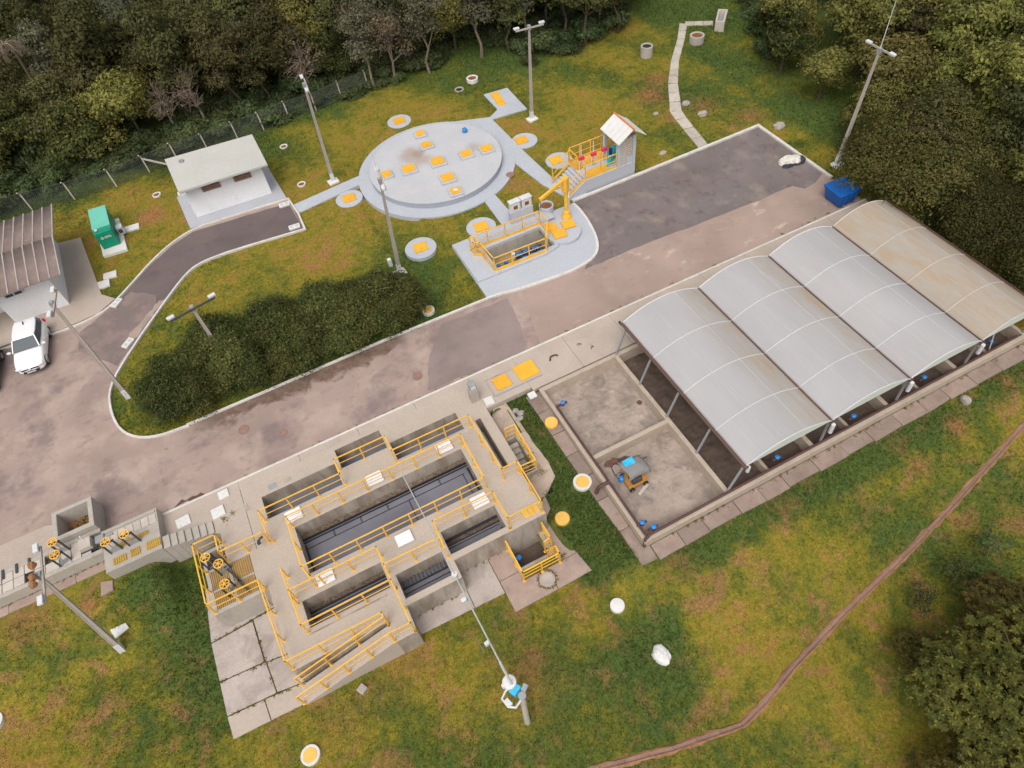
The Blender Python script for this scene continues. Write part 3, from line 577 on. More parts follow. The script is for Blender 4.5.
# ---- drainage trench across the lower lawn: earth edges and concrete gutter pieces
TR = [(-1.5, 4.6), (2.54, 3.8), (5.43, 3.04), (8.29, 2.51), (9.6, 2.75), (11.52, 3.30), (14.89, 4.03), (18.75, 4.69), (22.39, 5.45), (25.23, 6.12), (28.25, 6.84), (33, 8.0), (40, 9.6)]
def along(pts, step):
    out = [];
    for a, b in zip(pts[:-1], pts[1:]):
        n = max(1, round(math.dist(a, b)/step)); out += [(a[0]+(b[0]-a[0])*k/n, a[1]+(b[1]-a[1])*k/n) for k in range(n)]
    return out + [pts[-1]]
tr_root = bpy.data.objects.new('drainage_ditch', None); COL.objects.link(tr_root); tr_root.location = (2.54, 3.8, zz(2.54, 3.8)); struct(tr_root)
TA = along(TR, .95)
ed = MB(); ft = along(TR, .3); r = random.Random(2)
for sgn in (-1, 1):
    L = []
    for i, p in enumerate(ft):
        q = ft[min(i+1, len(ft)-1)]; p0 = ft[max(i-1, 0)]; t = (Vector(q) - Vector(p0)).normalized(); nrm = Vector((-t.y, t.x))*sgn
        L.append([(Vector(p) + nrm*d, dz) for d, dz in ((.06, .02), (.085, .06 + r.uniform(-.02, .03)), (.12 + r.uniform(-.03, .05), .04), (.17 + r.uniform(-.05, .08), -.03))])
    vs = [(v.x, v.y, zz(v.x, v.y) + dz) for row in L for v, dz in row]
    fs = [(i*4+k, i*4+k+1, i*4+k+5, i*4+k+4) if sgn < 0 else (i*4+k+4, i*4+k+5, i*4+k+1, i*4+k) for i in range(len(L)-1) for k in range(3)]
    ed.add(vs, fs)
e = ed.obj('earth_edge', MAT['dirt'], tr_root, smooth=False); e['kind'] = 'stuff'
for a, b in zip(TA[:-1], TA[1:]):
    va, vb = Vector((*a, zz(*a))), Vector((*b, zz(*b))); d = (vb - va); va += d*.012; vb -= d*.012; n = Vector((-d.y, d.x, 0)).normalized()
    prof = [(-.075, .04), (-.062, .04), (-.035, .008), (.035, .008), (.062, .04), (.075, .04)]
    vs = [va + n*u + Vector((0,0,w)) for u, w in prof] + [vb + n*u + Vector((0,0,w)) for u, w in prof]
    MB().add(vs, [(k, k+1, k+7, k+6)[::-1] for k in range(5)]).obj('gutter_piece', MAT['gutter'], tr_root)
EXCL.append([(p[0], p[1] - .22) for p in TR] + [(p[0], p[1] + .22) for p in TR[::-1]])
# ------------------------------------------------------------------ railings
def railing(label, runs, h=1.05, spacing=1.3, mids=(.55,), group='yellow guard rails of the plant', wtop=.058, toe=False, base=None, posts=True):
    """runs: list of polylines of base points (x, y, z)"""
    p0 = base or runs[0][0]
    root = empty('guard_railing', label, 'railing', p0, group=group)
    post_me = None
    for run in runs:
        P = [Vector(p) for p in run]
        MB_t = MB()
        for a, b in zip(P[:-1], P[1:]):
            d = (b - a).normalized()*wtop/2
            MB_t.beam(a - d + Vector((0,0,h)), b + d + Vector((0,0,h)), wtop, .04)
        MB_t.obj('top_rail', MAT['yellow'], root)
        for mz in mids:
            m = MB()
            for a, b in zip(P[:-1], P[1:]): m.beam(a + Vector((0,0,mz)), b + Vector((0,0,mz)), .03, .03)
            m.obj('middle_rail', MAT['yellow'], root)
        if toe:
            m = MB()
            for a, b in zip(P[:-1], P[1:]): m.beam(a + Vector((0,0,.1)), b + Vector((0,0,.1)), .025, .19)
            m.obj('toe_board', MAT['yellow'], root)
        pts = []
        for a, b in zip(P[:-1], P[1:]):
            n = max(1, round((b - a).length/spacing)); ang = math.atan2(b.y - a.y, b.x - a.x)
            pts += [(a + (b - a)*k/n, ang) for k in range(n)]
        pts.append((P[-1], ang))
        for q, ang in pts:
            if post_me is None:
                o = MB().box(-.032, .032, -.022, .022, 0, h - .021).box(-.075, .075, -.06, .06, 0, .014).obj('post', MAT['yellow'], root, local=True); post_me = o
            else: o = part_copy(post_me, parent=root)
            o.location = q - Vector(p0); o.rotation_euler = (0, 0, ang)
    return root

# ------------------------------------------------------------------ main treatment tank
VOID = {'nw': (-6.1, -2.3, 19.95, 21.3), 'nm': (-2.06, .38, 20.84, 22.06), 'ne': (.6, 4.27, 19.88, 21.03), 'big': (-5.08, 3.62, 16.27, 18.87),
        'sw': (-5.77, -2.05, 13.88, 15.2), 'sm': (-1.65, .6, 13.06, 14.3), 'se': (.93, 3.7, 13.96, 15.21), 'slot': (4.95, 5.26, 16.75, 20.05)}
FOOT = [(-6.95, 5.62, 13.65, 22.3), (-1.95, .93, 12.75, 13.65), (-6.95, -1.72, 12.5, 13.65), (-2.65, -1.72, 11.52, 12.5), (-7.35, -6.95, 16.5, 18.7), (5.62, 5.8, 16.4, 22.3)]
def inr(x, y, r): return r[0] < x < r[1] and r[2] < y < r[3]
tank = empty('settling_tank', 'concrete settling tank block with dark water basins and yellow railed walkways', 'tank', (-0.6, 17.0, -1.5))
xs = [v for r in list(VOID.values()) + FOOT for v in r[:2]]; ys = [v for r in list(VOID.values()) + FOOT for v in r[2:]]
mb = cells(MB(), xs, ys, lambda x, y: any(inr(x, y, f) for f in FOOT) and not any(inr(x, y, v) for v in VOID.values()), DK, -3.0)
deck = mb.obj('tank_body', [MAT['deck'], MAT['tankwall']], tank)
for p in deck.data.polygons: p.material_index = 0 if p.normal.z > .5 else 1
for v in VOID.values(): EXCL.append([(v[0], v[2]), (v[1], v[2]), (v[1], v[3]), (v[0], v[3])])
for f in FOOT: EXCL.append([(f[0], f[2]), (f[1], f[2]), (f[1], f[3]), (f[0], f[3])])
WZ = -.93
for k, v in VOID.items():
    if k == 'slot': MB().box(v[0]-.02, v[1]+.02, v[2]-.02, v[3]+.02, -2.0, -1.15).obj('slot_floor', MAT['pad'], tank); continue
    MB().box(v[0]-.02, v[1]+.02, v[2]-.02, v[3]+.02, -2.6, WZ).obj('water', MAT['water'], tank)
def strip_noise(x0, x1, y0, y1, z0, z1, seed, nx=60, ny=8, amp=.05):
    r = np.random.default_rng(seed); X = np.linspace(x0, x1, nx); Y = np.linspace(y0, y1, ny); vs = []; fs = []
    for i in range(nx):
        for j in range(ny): vs.append((X[i], Y[j], z0 + (z1 - z0)*j/(ny-1) + r.normal(0, amp)*(0 < j < ny-1)))
    for i in range(nx-1):
        for j in range(ny-1): fs.append((i*ny+j, (i+1)*ny+j, (i+1)*ny+j+1, i*ny+j+1))
    return MB().add(vs, fs)
# stained scum ledges, baffles and pipes inside the basins
strip_noise(-5.1, 3.64, 18.60, 18.9, -.86, -.78, 1, 90).obj('scum_ledge', MAT['ledge'], tank)
strip_noise(-5.79, -2.03, 15.0, 15.23, -.88, -.78, 2, 50).obj('scum_ledge', MAT['ledge'], tank)
strip_noise(.91, 3.72, 14.9, 15.03, -.88, -.82, 3, 40).obj('scum_ledge', MAT['ledge'], tank)
def bf(x0, y0, x1, y1, w=.035, z0=WZ-.3, z1=WZ+.07): MB().beam((x0, y0, (z0+z1)/2), (x1, y1, (z0+z1)/2), w, z1 - z0).obj('baffle', MAT['black_pipe'], tank)
bf(-5.08, 18.58, 3.62, 18.58, .035, WZ-.3, WZ+.16); bf(-5.08, 18.44, 3.62, 18.44, .022, WZ-.2, WZ+.1); bf(-5.0, 18.1, 3.3, 18.1, .025, WZ-.1, WZ+.03)
bf(-5.0, 16.33, 3.5, 16.33, .1, WZ-.1, WZ+.08); bf(-5.03, 16.3, -5.03, 18.3, .07, WZ-.1, WZ+.06); bf(3.55, 16.3, 3.55, 18.3, .09, WZ-.1, WZ+.06); bf(3.2, 16.5, 3.2, 18.1, .025, WZ-.1, WZ+.05)
for x in (-3.6, -2.2, -.8, .6, 2.0): bf(x, 18.11, x, 18.42, .025, WZ-.05, WZ+.07)
bf(.25, 16.35, .25, 18.1, .03, WZ-.1, WZ+.05)
bf(-5.77, 14.96, -2.05, 14.96, .05, WZ-.2, WZ+.14); bf(-5.77, 14.82, -2.05, 14.82, .025, WZ-.1, WZ+.07); bf(-5.7, 14.6, -2.1, 14.6, .022, WZ-.1, WZ+.04)
bf(.93, 15.12, 3.7, 15.12, .16, WZ-.2, WZ+.1); bf(.93, 14.87, 3.7, 14.87, .03, WZ-.1, WZ+.06); bf(3.62, 13.98, 3.62, 14.5, .07, WZ-.1, WZ+.06); bf(.93, 14.74, 3.6, 14.74, .022, WZ-.1, WZ+.04)
bf(-1.65, 13.7, .6, 13.7, .025, WZ-.1, WZ+.05); bf(-1.65, 13.95, .6, 13.95, .04, WZ-.1, WZ+.12)
for k in range(12): MB().beam((-1.55 + k*.185, 13.96, WZ + .1), (-1.52 + k*.185, 14.27, WZ + .2), .05, .05).obj('weir_tooth', MAT['black_pipe'], tank)
for k, v in VOID.items():
    if k in ('nw', 'nm', 'ne'): bf(v[0], v[2] + .35, v[1], v[2] + .35, .03, WZ-.1, WZ+.05); bf(v[0] + .05, v[2] + .1, v[1], v[2] + .1, .05, WZ-.1, WZ+.04)
# ramp down to the lower pad
rp = MB(); n = 14
rpts = [(-2.65 - 4.5*k/n, DK - (DK + 1.42)*k/n) for k in range(n+1)]
for (xa, za), (xb, zb) in zip(rpts[:-1], rpts[1:]):
    rp.add([(xb, 11.55, -2), (xa, 11.55, -2), (xa, 12.36, -2), (xb, 12.36, -2), (xb, 11.55, zb), (xa, 11.55, za), (xa, 12.36, za), (xb, 12.36, zb)], [(4,5,6,7), (0,1,5,4), (2,3,7,6)])
rp.obj('ramp', MAT['deck'], tank); EXCL.append([(-7.3, 11.4), (-1.6, 11.4), (-1.6, 12.5), (-7.3, 12.6)])
# low guide curb at the foot of the deck along the SW basin, hatch beside the east side
MB().beam((-5.9, 13.62, DK + .004), (-2.3, 13.62, DK + .004), .06, .03).obj('deck_edge_strip', MAT['tankwall'], tank)
g = empty('deck_grating', 'pale orange fibre grating panel lying on the south-east corner of the tank deck', 'grating', (5.05, 14.12, DK + .02))
for k in range(3): MB().box(4.66 + k*.27, 4.91 + k*.27, 13.86, 14.36, DK + .004, DK + .05).obj('grating_panel', MAT['yellow_old'], g, bevel=.008)
for (x, y, lb) in [(-4.93, 19.5, 'white double hatch on the north walkway nearest its west end'), (-.8, 19.42, 'white double hatch on the north walkway at its middle, left of the mast tip'), (2.92, 19.36, 'white double hatch on the north walkway by the north-east basin'),
                   (-4.5, 15.72, 'white double hatch on the walkway above the south-west basin'), (-.66, 15.72, 'white square hatch at the middle of the tank, left of the mast'), (3.2, 15.74, 'white double hatch on the walkway above the south-east basin')]:
    t = empty('access_hatch', lb, 'hatch', (x, y, DK), group='white hatches on the tank walkways')
    MB().box(x-.42, x+.42, y-.33, y+.33, DK + .001, DK + .05).obj('frame', MAT['plate'], t, bevel=.01)
    if 'square' in lb: MB().box(x-.39, x+.39, y-.3, y+.3, DK + .052, DK + .11).obj('lid', MAT['sky_hatch'], t, bevel=.03)
    else:
        for s in (-1, 1): MB().box(x-.40, x+.40, y + s*.165 - .15, y + s*.165 + .15, DK + .052, DK + .1).obj('lid', MAT['sky_hatch'], t, bevel=.025)
D = DK
railing('yellow guard rail along the north channels of the tank, stepped round the middle one', [[(-6.15, 18.62, D), (-6.2, 19.88, D), (-2.17, 19.88, D), (-2.17, 20.78, D), (.48, 20.78, D), (.5, 19.82, D), (4.62, 19.8, D), (4.72, 16.2, D), (5.52, 16.2, D), (5.52, 13.78, D), (3.84, 13.8, D)]])
railing('yellow guard rail enclosing the large middle basin of the tank', [[(-5.15, 16.2, D), (3.78, 16.2, D), (3.8, 18.95, D), (-5.12, 18.95, D), (-5.15, 16.2, D), (-4.95, 15.5, D)]])
railing('yellow guard rail round the north and east sides of the south-east basin', [[(.76, 13.9, D), (.8, 15.32, D), (3.8, 15.32, D), (3.84, 13.8, D)]])
railing('yellow guard rail round the south-west basin and middle south basin', [[(-6.0, 16.6, D), (-5.88, 13.7, D), (-1.86, 13.7, D)], [(-5.95, 15.42, D), (-1.9, 15.42, D), (-1.86, 13.7, D), (-1.78, 11.56, D)], [(-1.9, 14.5, D), (.72, 14.45, D)]])
railing('yellow guard rail on the west edge of the tank walkway ending above the ramp', [[(-7.05, 16.55, D), (-6.88, 12.56, D), (-2.7, 12.54, D), (-2.7, 12.36, D)]])
railing('inner yellow hand rail sloping down beside the ramp', [[(-2.7, 12.34, D), (-7.05, 12.34, -1.33)]], spacing=1.4)
railing('outer yellow hand rail sloping down the south side of the ramp', [[(-1.78, 11.56, D), (-2.7, 11.58, D), (-7.2, 11.6, -1.38)]], spacing=1.3)
# ------------------------------------------------------------------ sunken stair pits at the east side
pit = empty('stair_pit', 'narrow sunken concrete pit with weeds beside the tank east wall', 'pit', (6.1, 17.2, -1.2))
MB().box(5.8, 6.42, 16.2, 18.35, -1.7, -1.5).obj('floor', MAT['sludge'], pit); m = MB(); m.box(6.38, 6.5, 16.1, 18.4, -1.6, -.22); m.box(5.8, 6.38, 18.3, 18.4, -1.6, -.22); m.box(5.8, 6.38, 16.1, 16.2, -1.6, -.3); m.obj('pit_wall', MAT['tankwall'], pit)
for k in range(5): MB().box(5.84, 6.36, 17.9 - k*.25, 18.15 - k*.25, -1.5, -.45 - k*.2).obj('step', MAT['concrete_box'], pit)
zp = -.28
railing('short yellow guard rail round the narrow pit east of the tank', [[(5.9, 18.36, zp), (6.44, 18.36, zp), (6.44, 16.16, zp - .2), (5.62, 16.14, zp - .1)]], spacing=.75, wtop=.06, mids=(.38, .72))
pit2 = empty('valve_pit', 'square sunken concrete valve pit with yellow rails at the south-east corner of the tank', 'pit', (4.35, 13.0, -1.5))
MB().box(3.5, 5.2, 12.4, 13.7, -2.5, -2.35).obj('floor', MAT['sludge'], pit2); m = MB(); m.box(3.4, 3.55, 12.36, 13.66, -2.3, -1.43); m.box(5.1, 5.28, 12.36, 13.66, -2.3, -1.43); m.box(3.55, 5.1, 12.36, 12.5, -2.3, -1.43); m.obj('pit_wall', MAT['tankwall'], pit2)  # floor takes the dark bed material to make the pit interior darker
EXCL += [[(3.3, 12.3), (5.3, 12.3), (5.3, 13.7), (3.3, 13.7)], [(5.7, 16.0), (6.5, 16.0), (6.5, 18.5), (5.7, 18.5)]]
MB().cyl(3.75, 13.1, -2.2, -1.75, .07).cyl(3.75, 13.1, -1.78, -1.66, .12).thing('pit_valve', MAT['blue_paint'], 'small blue valve inside the square pit', 'valve', (3.75, 13.1, -2.2))
railing('yellow guard rail round the west and south sides of the square valve pit', [[(3.42, 13.55, -1.44), (3.42, 11.85, -1.44), (5.3, 11.85, -1.44), (5.3, 12.2, -1.44)]], mids=(.38, .72), spacing=.95, wtop=.065)
railing('short yellow guard rail on the east side of the square valve pit by the ladder', [[(5.3, 13.55, -1.44), (5.3, 12.7, -1.44), (4.95, 12.65, -1.44)]], mids=(.38, .72), spacing=.6, wtop=.065)
lad = empty('pit_ladder', 'short yellow ladder standing at the gap in the valve pit rails', 'ladder', (5.0, 12.45, -2.2))
for s in (-.18, .18): MB().beam((5.1 + s, 12.45, -2.2), (5.1 + s, 12.3, -.55), .05).obj('stile', MAT['yellow'], lad)
for k in range(6): MB().beam((4.92, 12.44 - k*.022, -2.05 + k*.26), (5.28, 12.44 - k*.022, -2.05 + k*.26), .03).obj('rung', MAT['yellow'], lad)
t = empty('manhole', 'round grey manhole cover ringed with weeds on the pink pad by the valve pit', 'manhole', (4.38, 11.5, -1.44))
MB().lathe(4.38, 11.42, [(.36, -1.5), (.36, -1.41), (.31, -1.41), (.305, -1.425)], 24).obj('rim', MAT['concrete_box'], t); MB().cyl(4.38, 11.42, -1.5, -1.415, .295, n=24).obj('lid', MAT['pad'], t)

# ------------------------------------------------------------------ sluice gate with hand wheel
def gate(label, loc, rz, h=1.0, w=.5, frame='steel_dark', group='sluice gates with yellow hand wheels', wheel_r=.21):
    g_ = empty('sluice_gate', label, 'sluice gate', loc, rz, group)
    for s in (-1, 1): MB().box(s*w/2 - .035, s*w/2 + .035, -.03, .03, 0, h).obj('guide_post', MAT[frame], g_, local=True)
    MB().box(-w/2 - .05, w/2 + .05, -.05, .05, h, h + .06).obj('cross_beam', MAT[frame], g_, local=True)
    MB().box(-w/2 + .036, w/2 - .036, -.012, .012, 0, h*.38).obj('gate_plate', MAT['steel_grey'], g_, local=True)
    MB().cyl(0, 0, h*.3, h + .12, .02, n=8).obj('stem', MAT['steel_grey'], g_, local=True)
    wz = h + .14; wm = MB().tube([(wheel_r*math.cos(2*PI*k/20), wheel_r*math.sin(2*PI*k/20), wz) for k in range(20)], .028, 6, closed=True)
    for k in range(3): wm.beam((-wheel_r*math.cos(PI*k/3), -wheel_r*math.sin(PI*k/3), wz), (wheel_r*math.cos(PI*k/3), wheel_r*math.sin(PI*k/3), wz), .035, .022)
    wm.cyl(0, 0, wz - .03, wz + .04, .05, n=12); wm.obj('hand_wheel', MAT['yellow'], g_, local=True)
    return g_
# ---- valve chamber west of the tank
vc = empty('valve_chamber', 'concrete valve chamber with brown grating cover inside yellow rails at the west of the tank', 'valve chamber', (-8.35, 18.0, -1.5))
m = MB(); m.box(-9.42, -9.25, 16.48, 19.8, -2, DK); m.box(-9.25, -7.36, 16.48, 16.68, -2, DK); m.box(-9.25, -8.3, 19.62, 19.8, -2, DK); m.box(-9.25, -7.36, 18.62, 18.76, -2, DK - .01) ; m.box(-8.42, -8.28, 16.68, 18.62, -.5, DK - .006); m.box(-9.25, -7.36, 17.55, 17.66, -.5, DK - .012)
m.obj('chamber_wall', MAT['concrete_box'], vc); MB().box(-9.3, -7.3, 16.6, 19.7, -2.0, -1.0).obj('floor', MAT['pad'], vc)
EXCL.append([(-9.5, 16.4), (-7.3, 16.4), (-7.3, 19.85), (-9.5, 19.85)])
for (x0, x1, y0, y1) in [(-9.24, -8.43, 17.67, 18.61), (-9.24, -8.43, 16.69, 17.54), (-8.27, -7.37, 17.67, 18.61), (-8.27, -7.37, 16.69, 17.54)]:
    nb = 9; gm = MB(); gm.box(x0, x1, y0, y1, DK - .05, DK - .035)
    for k in range(nb): xx = x0 + (x1-x0)*(k+.5)/nb; gm.box(xx - .03, xx + .03, y0, y1, DK - .035, DK - .002)
    gm.obj('grating_panel', MAT['grating'], vc)
gate('north-west hand wheel gate in the valve chamber nearest the stairs', (-8.98, 18.9, DK - .4), .4, 1.15)
gate('middle hand wheel gate in the valve chamber', (-8.5, 18.3, DK - .05), .35, .8)
gate('southernmost hand wheel gate in the valve chamber', (-8.45, 17.2, DK - .05), .9, .8)
MB().beam((-8.5, 18.5, DK + .12), (-8.0, 17.45, DK + .12), .09, .07).beam((-8.1, 17.55, DK + .12), (-7.75, 16.75, DK + .12), .09, .07).beam((-9.1, 19.2, DK + .1), (-8.4, 18.9, DK + .1), .08, .06).thing('channel_iron', MAT['steel_dark'], 'dark steel channel beams crossing the brown grating of the valve chamber', 'steel beam', (-8.3, 18, DK + .05))
railing('yellow guard rail round the valve chamber beside the stairs', [[(-6.35, 18.72, D), (-8.33, 18.75, D), (-8.33, 19.72, D), (-9.36, 19.72, D), (-9.34, 16.56, D), (-7.1, 16.55, D)]], spacing=1.15)
t = empty('float_switch', 'dark clamped float switch on the deck rail by the valve chamber', 'device', (-6.55, 18.72, D + .5))  # float switch clamped to the rail, not a lamp
MB().obox((-6.6, 18.74, D + .55), (.28, .07, .07), .35).obox((-6.5, 18.7, D + .7), (.2, .07, .07), .35).obj('clamp', MAT['steel_dark'], t); MB().obox((-6.7, 18.66, D + .42), (.16, .1, .12), .2).obj('float_body', MAT['steel_dark'], t)

# ------------------------------------------------------------------ inlet works at the left
IZ = .75
iw = empty('inlet_channel', 'raised concrete inlet channel with cover plates running to the left edge', 'channel', (-15.5, 22.5, .05))
m = MB(); m.box(-30, -13.36, 21.78, 22.0, -.4, IZ); m.box(-30, -13.36, 22.98, 23.2, -.4, IZ); m.box(-30, -13.36, 22.0, 22.98, -.4, .35); m.obj('channel_wall', MAT['concrete_box'], iw, bevel=.015)
x = -19.2; r = random.Random(8)
while x < -15.5:
    w = r.choice([.42, .5, .62]); mat = 'plate'
    for (ya, yb) in ((22.02, 22.48), (22.52, 22.97)):
        if r.random() < .8: MB().box(x + .015, x + w - .015, ya, yb, IZ - .08, IZ - .02 + r.uniform(0, .02)).obj('cover_plate', MAT[mat], iw, bevel=.008, seg=1)
    x += w
for x in (-18.6, -17.78, -17.17, -16.6): MB().box(x - .05, x + .05, 22.72, 23.22, IZ - .02, IZ + .06).obj('gate_slot', MAT['steel_dark'], iw)
for x in (-15.2, -14.75, -14.3): MB().box(x, x + .42, 22.02, 22.97, IZ - .08, IZ - .015).obj('cover_plate', MAT['plate'], iw, bevel=.008, seg=1)
pf = empty('inlet_platform', 'raised concrete inlet platform with yellow grating panels and two gates', 'platform', (-12.05, 21.7, .05))
m = MB(); m.prism([(-13.35, 20.58), (-10.78, 20.58), (-10.72, 22.92), (-13.35, 22.92)], -.7, IZ); m.obj('platform_body', MAT['concrete_box'], pf, bevel=.02)
EXCL.append([(-13.4, 20.5), (-10.7, 20.5), (-10.7, 23), (-13.4, 23)])
for (x, y, w, d) in [(-12.66, 20.96, .62, .36), (-11.95, 20.98, .46, .4), (-11.12, 20.98, .66, .42), (-12.35, 21.72, .9, .2), (-11.55, 21.74, .62, .2)]:
    nb = max(4, int(w/.09)); gm = MB(); gm.box(x-w/2, x+w/2, y-d/2, y+d/2, IZ + .002, IZ + .02)
    for k in range(nb): xx = x - w/2 + w*(k+.5)/nb; gm.box(xx-.028, xx+.028, y-d/2, y+d/2, IZ + .02, IZ + .045)
    gm.obj('grating_panel', MAT['grating_yellow'], pf)
for k in range(7): MB().box(-13.3 + k*.36, -12.97 + k*.36, 22.1, 22.6, IZ + .002, IZ + .028).obj('cover_plate', MAT['plate'], pf, bevel=.006, seg=1)
MB().box(-13.3, -10.8, 22.68, 22.78, IZ + .003, IZ + .06).obj('edge_curb', MAT['concrete_box'], pf)
gate('left hand wheel gate on the inlet platform beside the grating panels', (-12.74, 21.48, IZ), 0, .85)
gate('right hand wheel gate on the inlet platform beside the grating panels', (-11.9, 21.45, IZ), 0, .85)
gate('upper of the two hand wheel gates left of the collection box', (-15.0, 22.75, IZ), -.1, .85, .42)
gate('lower of the two hand wheel gates left of the collection box', (-15.0, 22.1, IZ - .05), .3, .8, .5)
sb = empty('channel_box', 'pale metal box standing in the inlet channel between the gates', 'box', (-14.0, 22.45, IZ))
MB().box(-14.25, -13.72, 22.2, 22.75, IZ - .3, IZ + .32).obj('box_body', MAT['plate'], sb, bevel=.02); MB().box(-14.3, -13.68, 22.16, 22.2, IZ - .2, IZ + .05).obj('front_flap', MAT['steel_dark'], sb); MB().cyl(-14.0, 22.7, IZ + .32, IZ + .6, .035, n=10).obj('vent_pipe', MAT['lamp_grey'], sb)
MB().box(-13.6, -13.2, 22.3, 22.7, IZ + .03, IZ + .12).box(-13.1, -12.8, 22.45, 22.55, IZ + .03, IZ + .1).thing('steel_bracket', MAT['steel_grey'], 'small steel bracket lying at the left end of the inlet platform', 'bracket', (-13.3, 22.5, IZ))
cb = empty('collection_box', 'open concrete box with dirt and weeds inside beside the road', 'concrete box', (-14.35, 24.0, 0))
BX = (-15.3, -13.42, 23.22, 24.95); m = cells(MB(), [BX[0], BX[0]+.22, BX[1]-.22, BX[1]], [BX[2], BX[2]+.24, BX[3]-.2, BX[3]], lambda x, y: not (BX[0]+.22 < x < BX[1]-.22 and BX[2]+.24 < y < BX[3]-.2), 1.1, -.3)
m.obj('box_wall', MAT['concrete_box'], cb, bevel=.02); MB().box(BX[0]+.1, BX[1]-.1, BX[2]+.1, BX[3]-.1, -.3, .12).obj('box_floor', MAT['dirt'], cb)
bs = MB(); bs.add([(-14.9, 23.5, .13), (-14.55, 23.55, .13), (-14.7, 24.0, .15), (-14.85, 23.75, .4), (-14.66, 23.65, .34)], [(0, 1, 4, 3), (1, 2, 4), (2, 3, 4), (0, 3, 2)]); bs.thing('plastic_bag', MAT['blue_paint'], 'crumpled bright blue plastic bag inside the open concrete box', 'bag', (-14.75, 23.7, .13))
st = empty('stairway', 'short concrete stair between the apron and the inlet platform', 'stairs', (-9.7, 20.9, 0))
for k in range(7):
    x0 = -10.74 + k*.31; h_ = IZ - (k + 1)*(IZ - DK)/8; MB().box(x0, x0 + .308, 20.52, 21.2, -.9, h_).obj('step', MAT['concrete_box'], st, bevel=.012)
EXCL.append([(-10.8, 20.5), (-8.4, 20.5), (-8.4, 21.4), (-10.8, 21.4)])
# white inspection slabs with two rows of small lifting marks
def white_slab(label, x, y, z, w, d, rz=0, group='white inspection slabs', marks=((-.2, .1), (.2, .1), (0, 0), (-.2, -.15), (.2, -.15))):
    t = empty('inspection_slab', label, 'slab', (x, y, z), rz, group)
    MB().box(-w/2, w/2, -d/2, d/2, -.05, .05).obj('slab_body', MAT['white_paint'], t, bevel=.012, local=True)
    for mx, my in marks: MB().box(mx*w - .05, mx*w + .05, my*d*2 - .012, my*d*2 + .012, .051, .056).obj('lifting_mark', MAT['mark_grey'], t, local=True)
    return t
white_slab('white inspection slab at the top of the stairs, leftmost of the three on the apron', -9.85, 21.9, DK + .02, .66, .56, .08)
white_slab('white inspection slab in the middle of the three on the apron above the valve chamber', -8.2, 21.55, DK + .02, .62, .58, .05, marks=((-.1, .12), (.12, .02), (-.1, -.1)))
white_slab('white inspection slab nearest the road kerb, rightmost of the three on the apron', -7.75, 22.42, DK + .02, .5, .46, .05, marks=((0, 0),))
white_slab('white inspection slab on the apron beside the small grey cabinet', 6.12, 20.78, DK + .02, .48, .5, -.05)
white_slab('small white slab at the corner of the sludge bed beside a yellow lid', 8.28, 20.05, DK - .12, .42, .4, 0, marks=((.2, .1), (-.2, -.1)))
white_slab('square white slab alone on the grass by the leaning lamp pole', -13.8, 18.55, zz(-13.8, 18.55) + .03, .66, .6, .35)
# ------------------------------------------------------------------ round tank and its paved ring
CX, CY, RR, RD = 11.9, 41.5, 5.65, 4.72
struct(MB().prism(circle(CX, CY, RR, 72), -.3, .08).obj('paved_ring', MAT['paint_floor'], bevel=.012)); EXCL.append(circle(CX, CY, RR + .05, 40))
for nm_, pts in [('pavement', [(14.23, 46.3), (17.75, 44.85), (18.75, 45.6), (18.78, 48.18), (20.8, 47.95), (20.72, 44.3), (17.86, 44.55), (17.0, 39.3), (16.6, 39.2), (13.5, 43.0)]), ]:
    pass
def walk(label_pts, z=.06): EXCL.append(label_pts); return struct(MB().prism(label_pts, -.3, z).obj('footpath', MAT['paint_floor'], bevel=.012))
walk([(14.0, 46.6), (17.83, 44.98), (18.78, 45.58), (18.8, 48.17), (20.8, 47.95), (20.68, 44.3), (17.86, 44.62), (17.03, 39.4), (16.2, 40.0)], .062)
walk([(17.85, 44.6), (17.03, 39.35), (16.75, 38.6), (17.2, 35.4), (18.05, 32.85), (19.2, 32.85), (19.2, 35.5), (18.15, 35.5), (17.95, 39.4)], .058)
walk([(13.1, 36.1), (14.0, 36.25), (14.1, 33.0), (13.0, 33.0)], .055)
walk([(1.55, 43.2), (6.7, 43.75), (6.72, 42.75), (1.62, 42.1)], .052)
disc = empty('round_tank_cover', 'round grey painted concrete tank cover with nine yellow hatches', 'tank cover', (CX, CY, .08))
MB().prism(circle(CX, CY, RD, 80), .0, .47).obj('cover_wall', MAT['disc_side'], disc); MB().prism(circle(CX, CY, RD + .02, 80), .471, .50).obj('cover_top', MAT['disc_floor'], disc, bevel=.012)
def hatch(label, x, y, z, w, d, rz=0, curb=.16, group='yellow hatches on the round tank', mat='yellow_lid', handle=True):
    t = empty('yellow_hatch', label, 'hatch', (x, y, z), rz, group)
    if curb: MB().box(-w/2 - .12, w/2 + .12, -d/2 - .12, d/2 + .12, 0, curb).obj('curb', MAT['step_paint'], t, bevel=.015, local=True)
    c = curb or 0
    MB().box(-w/2, w/2, -d/2, d/2, c + .001, c + .07).obj('lid', MAT[mat], t, bevel=.012, local=True)
    if handle: MB().beam((-.09, -d*.3, c + .1), (.09, -d*.3, c + .1), .025).beam((-.09, -d*.3, c + .07), (-.09, -d*.3, c + .1), .02).beam((.09, -d*.3, c + .07), (.09, -d*.3, c + .1), .02).obj('handle', MAT['yellow'], t, local=True)
    return t
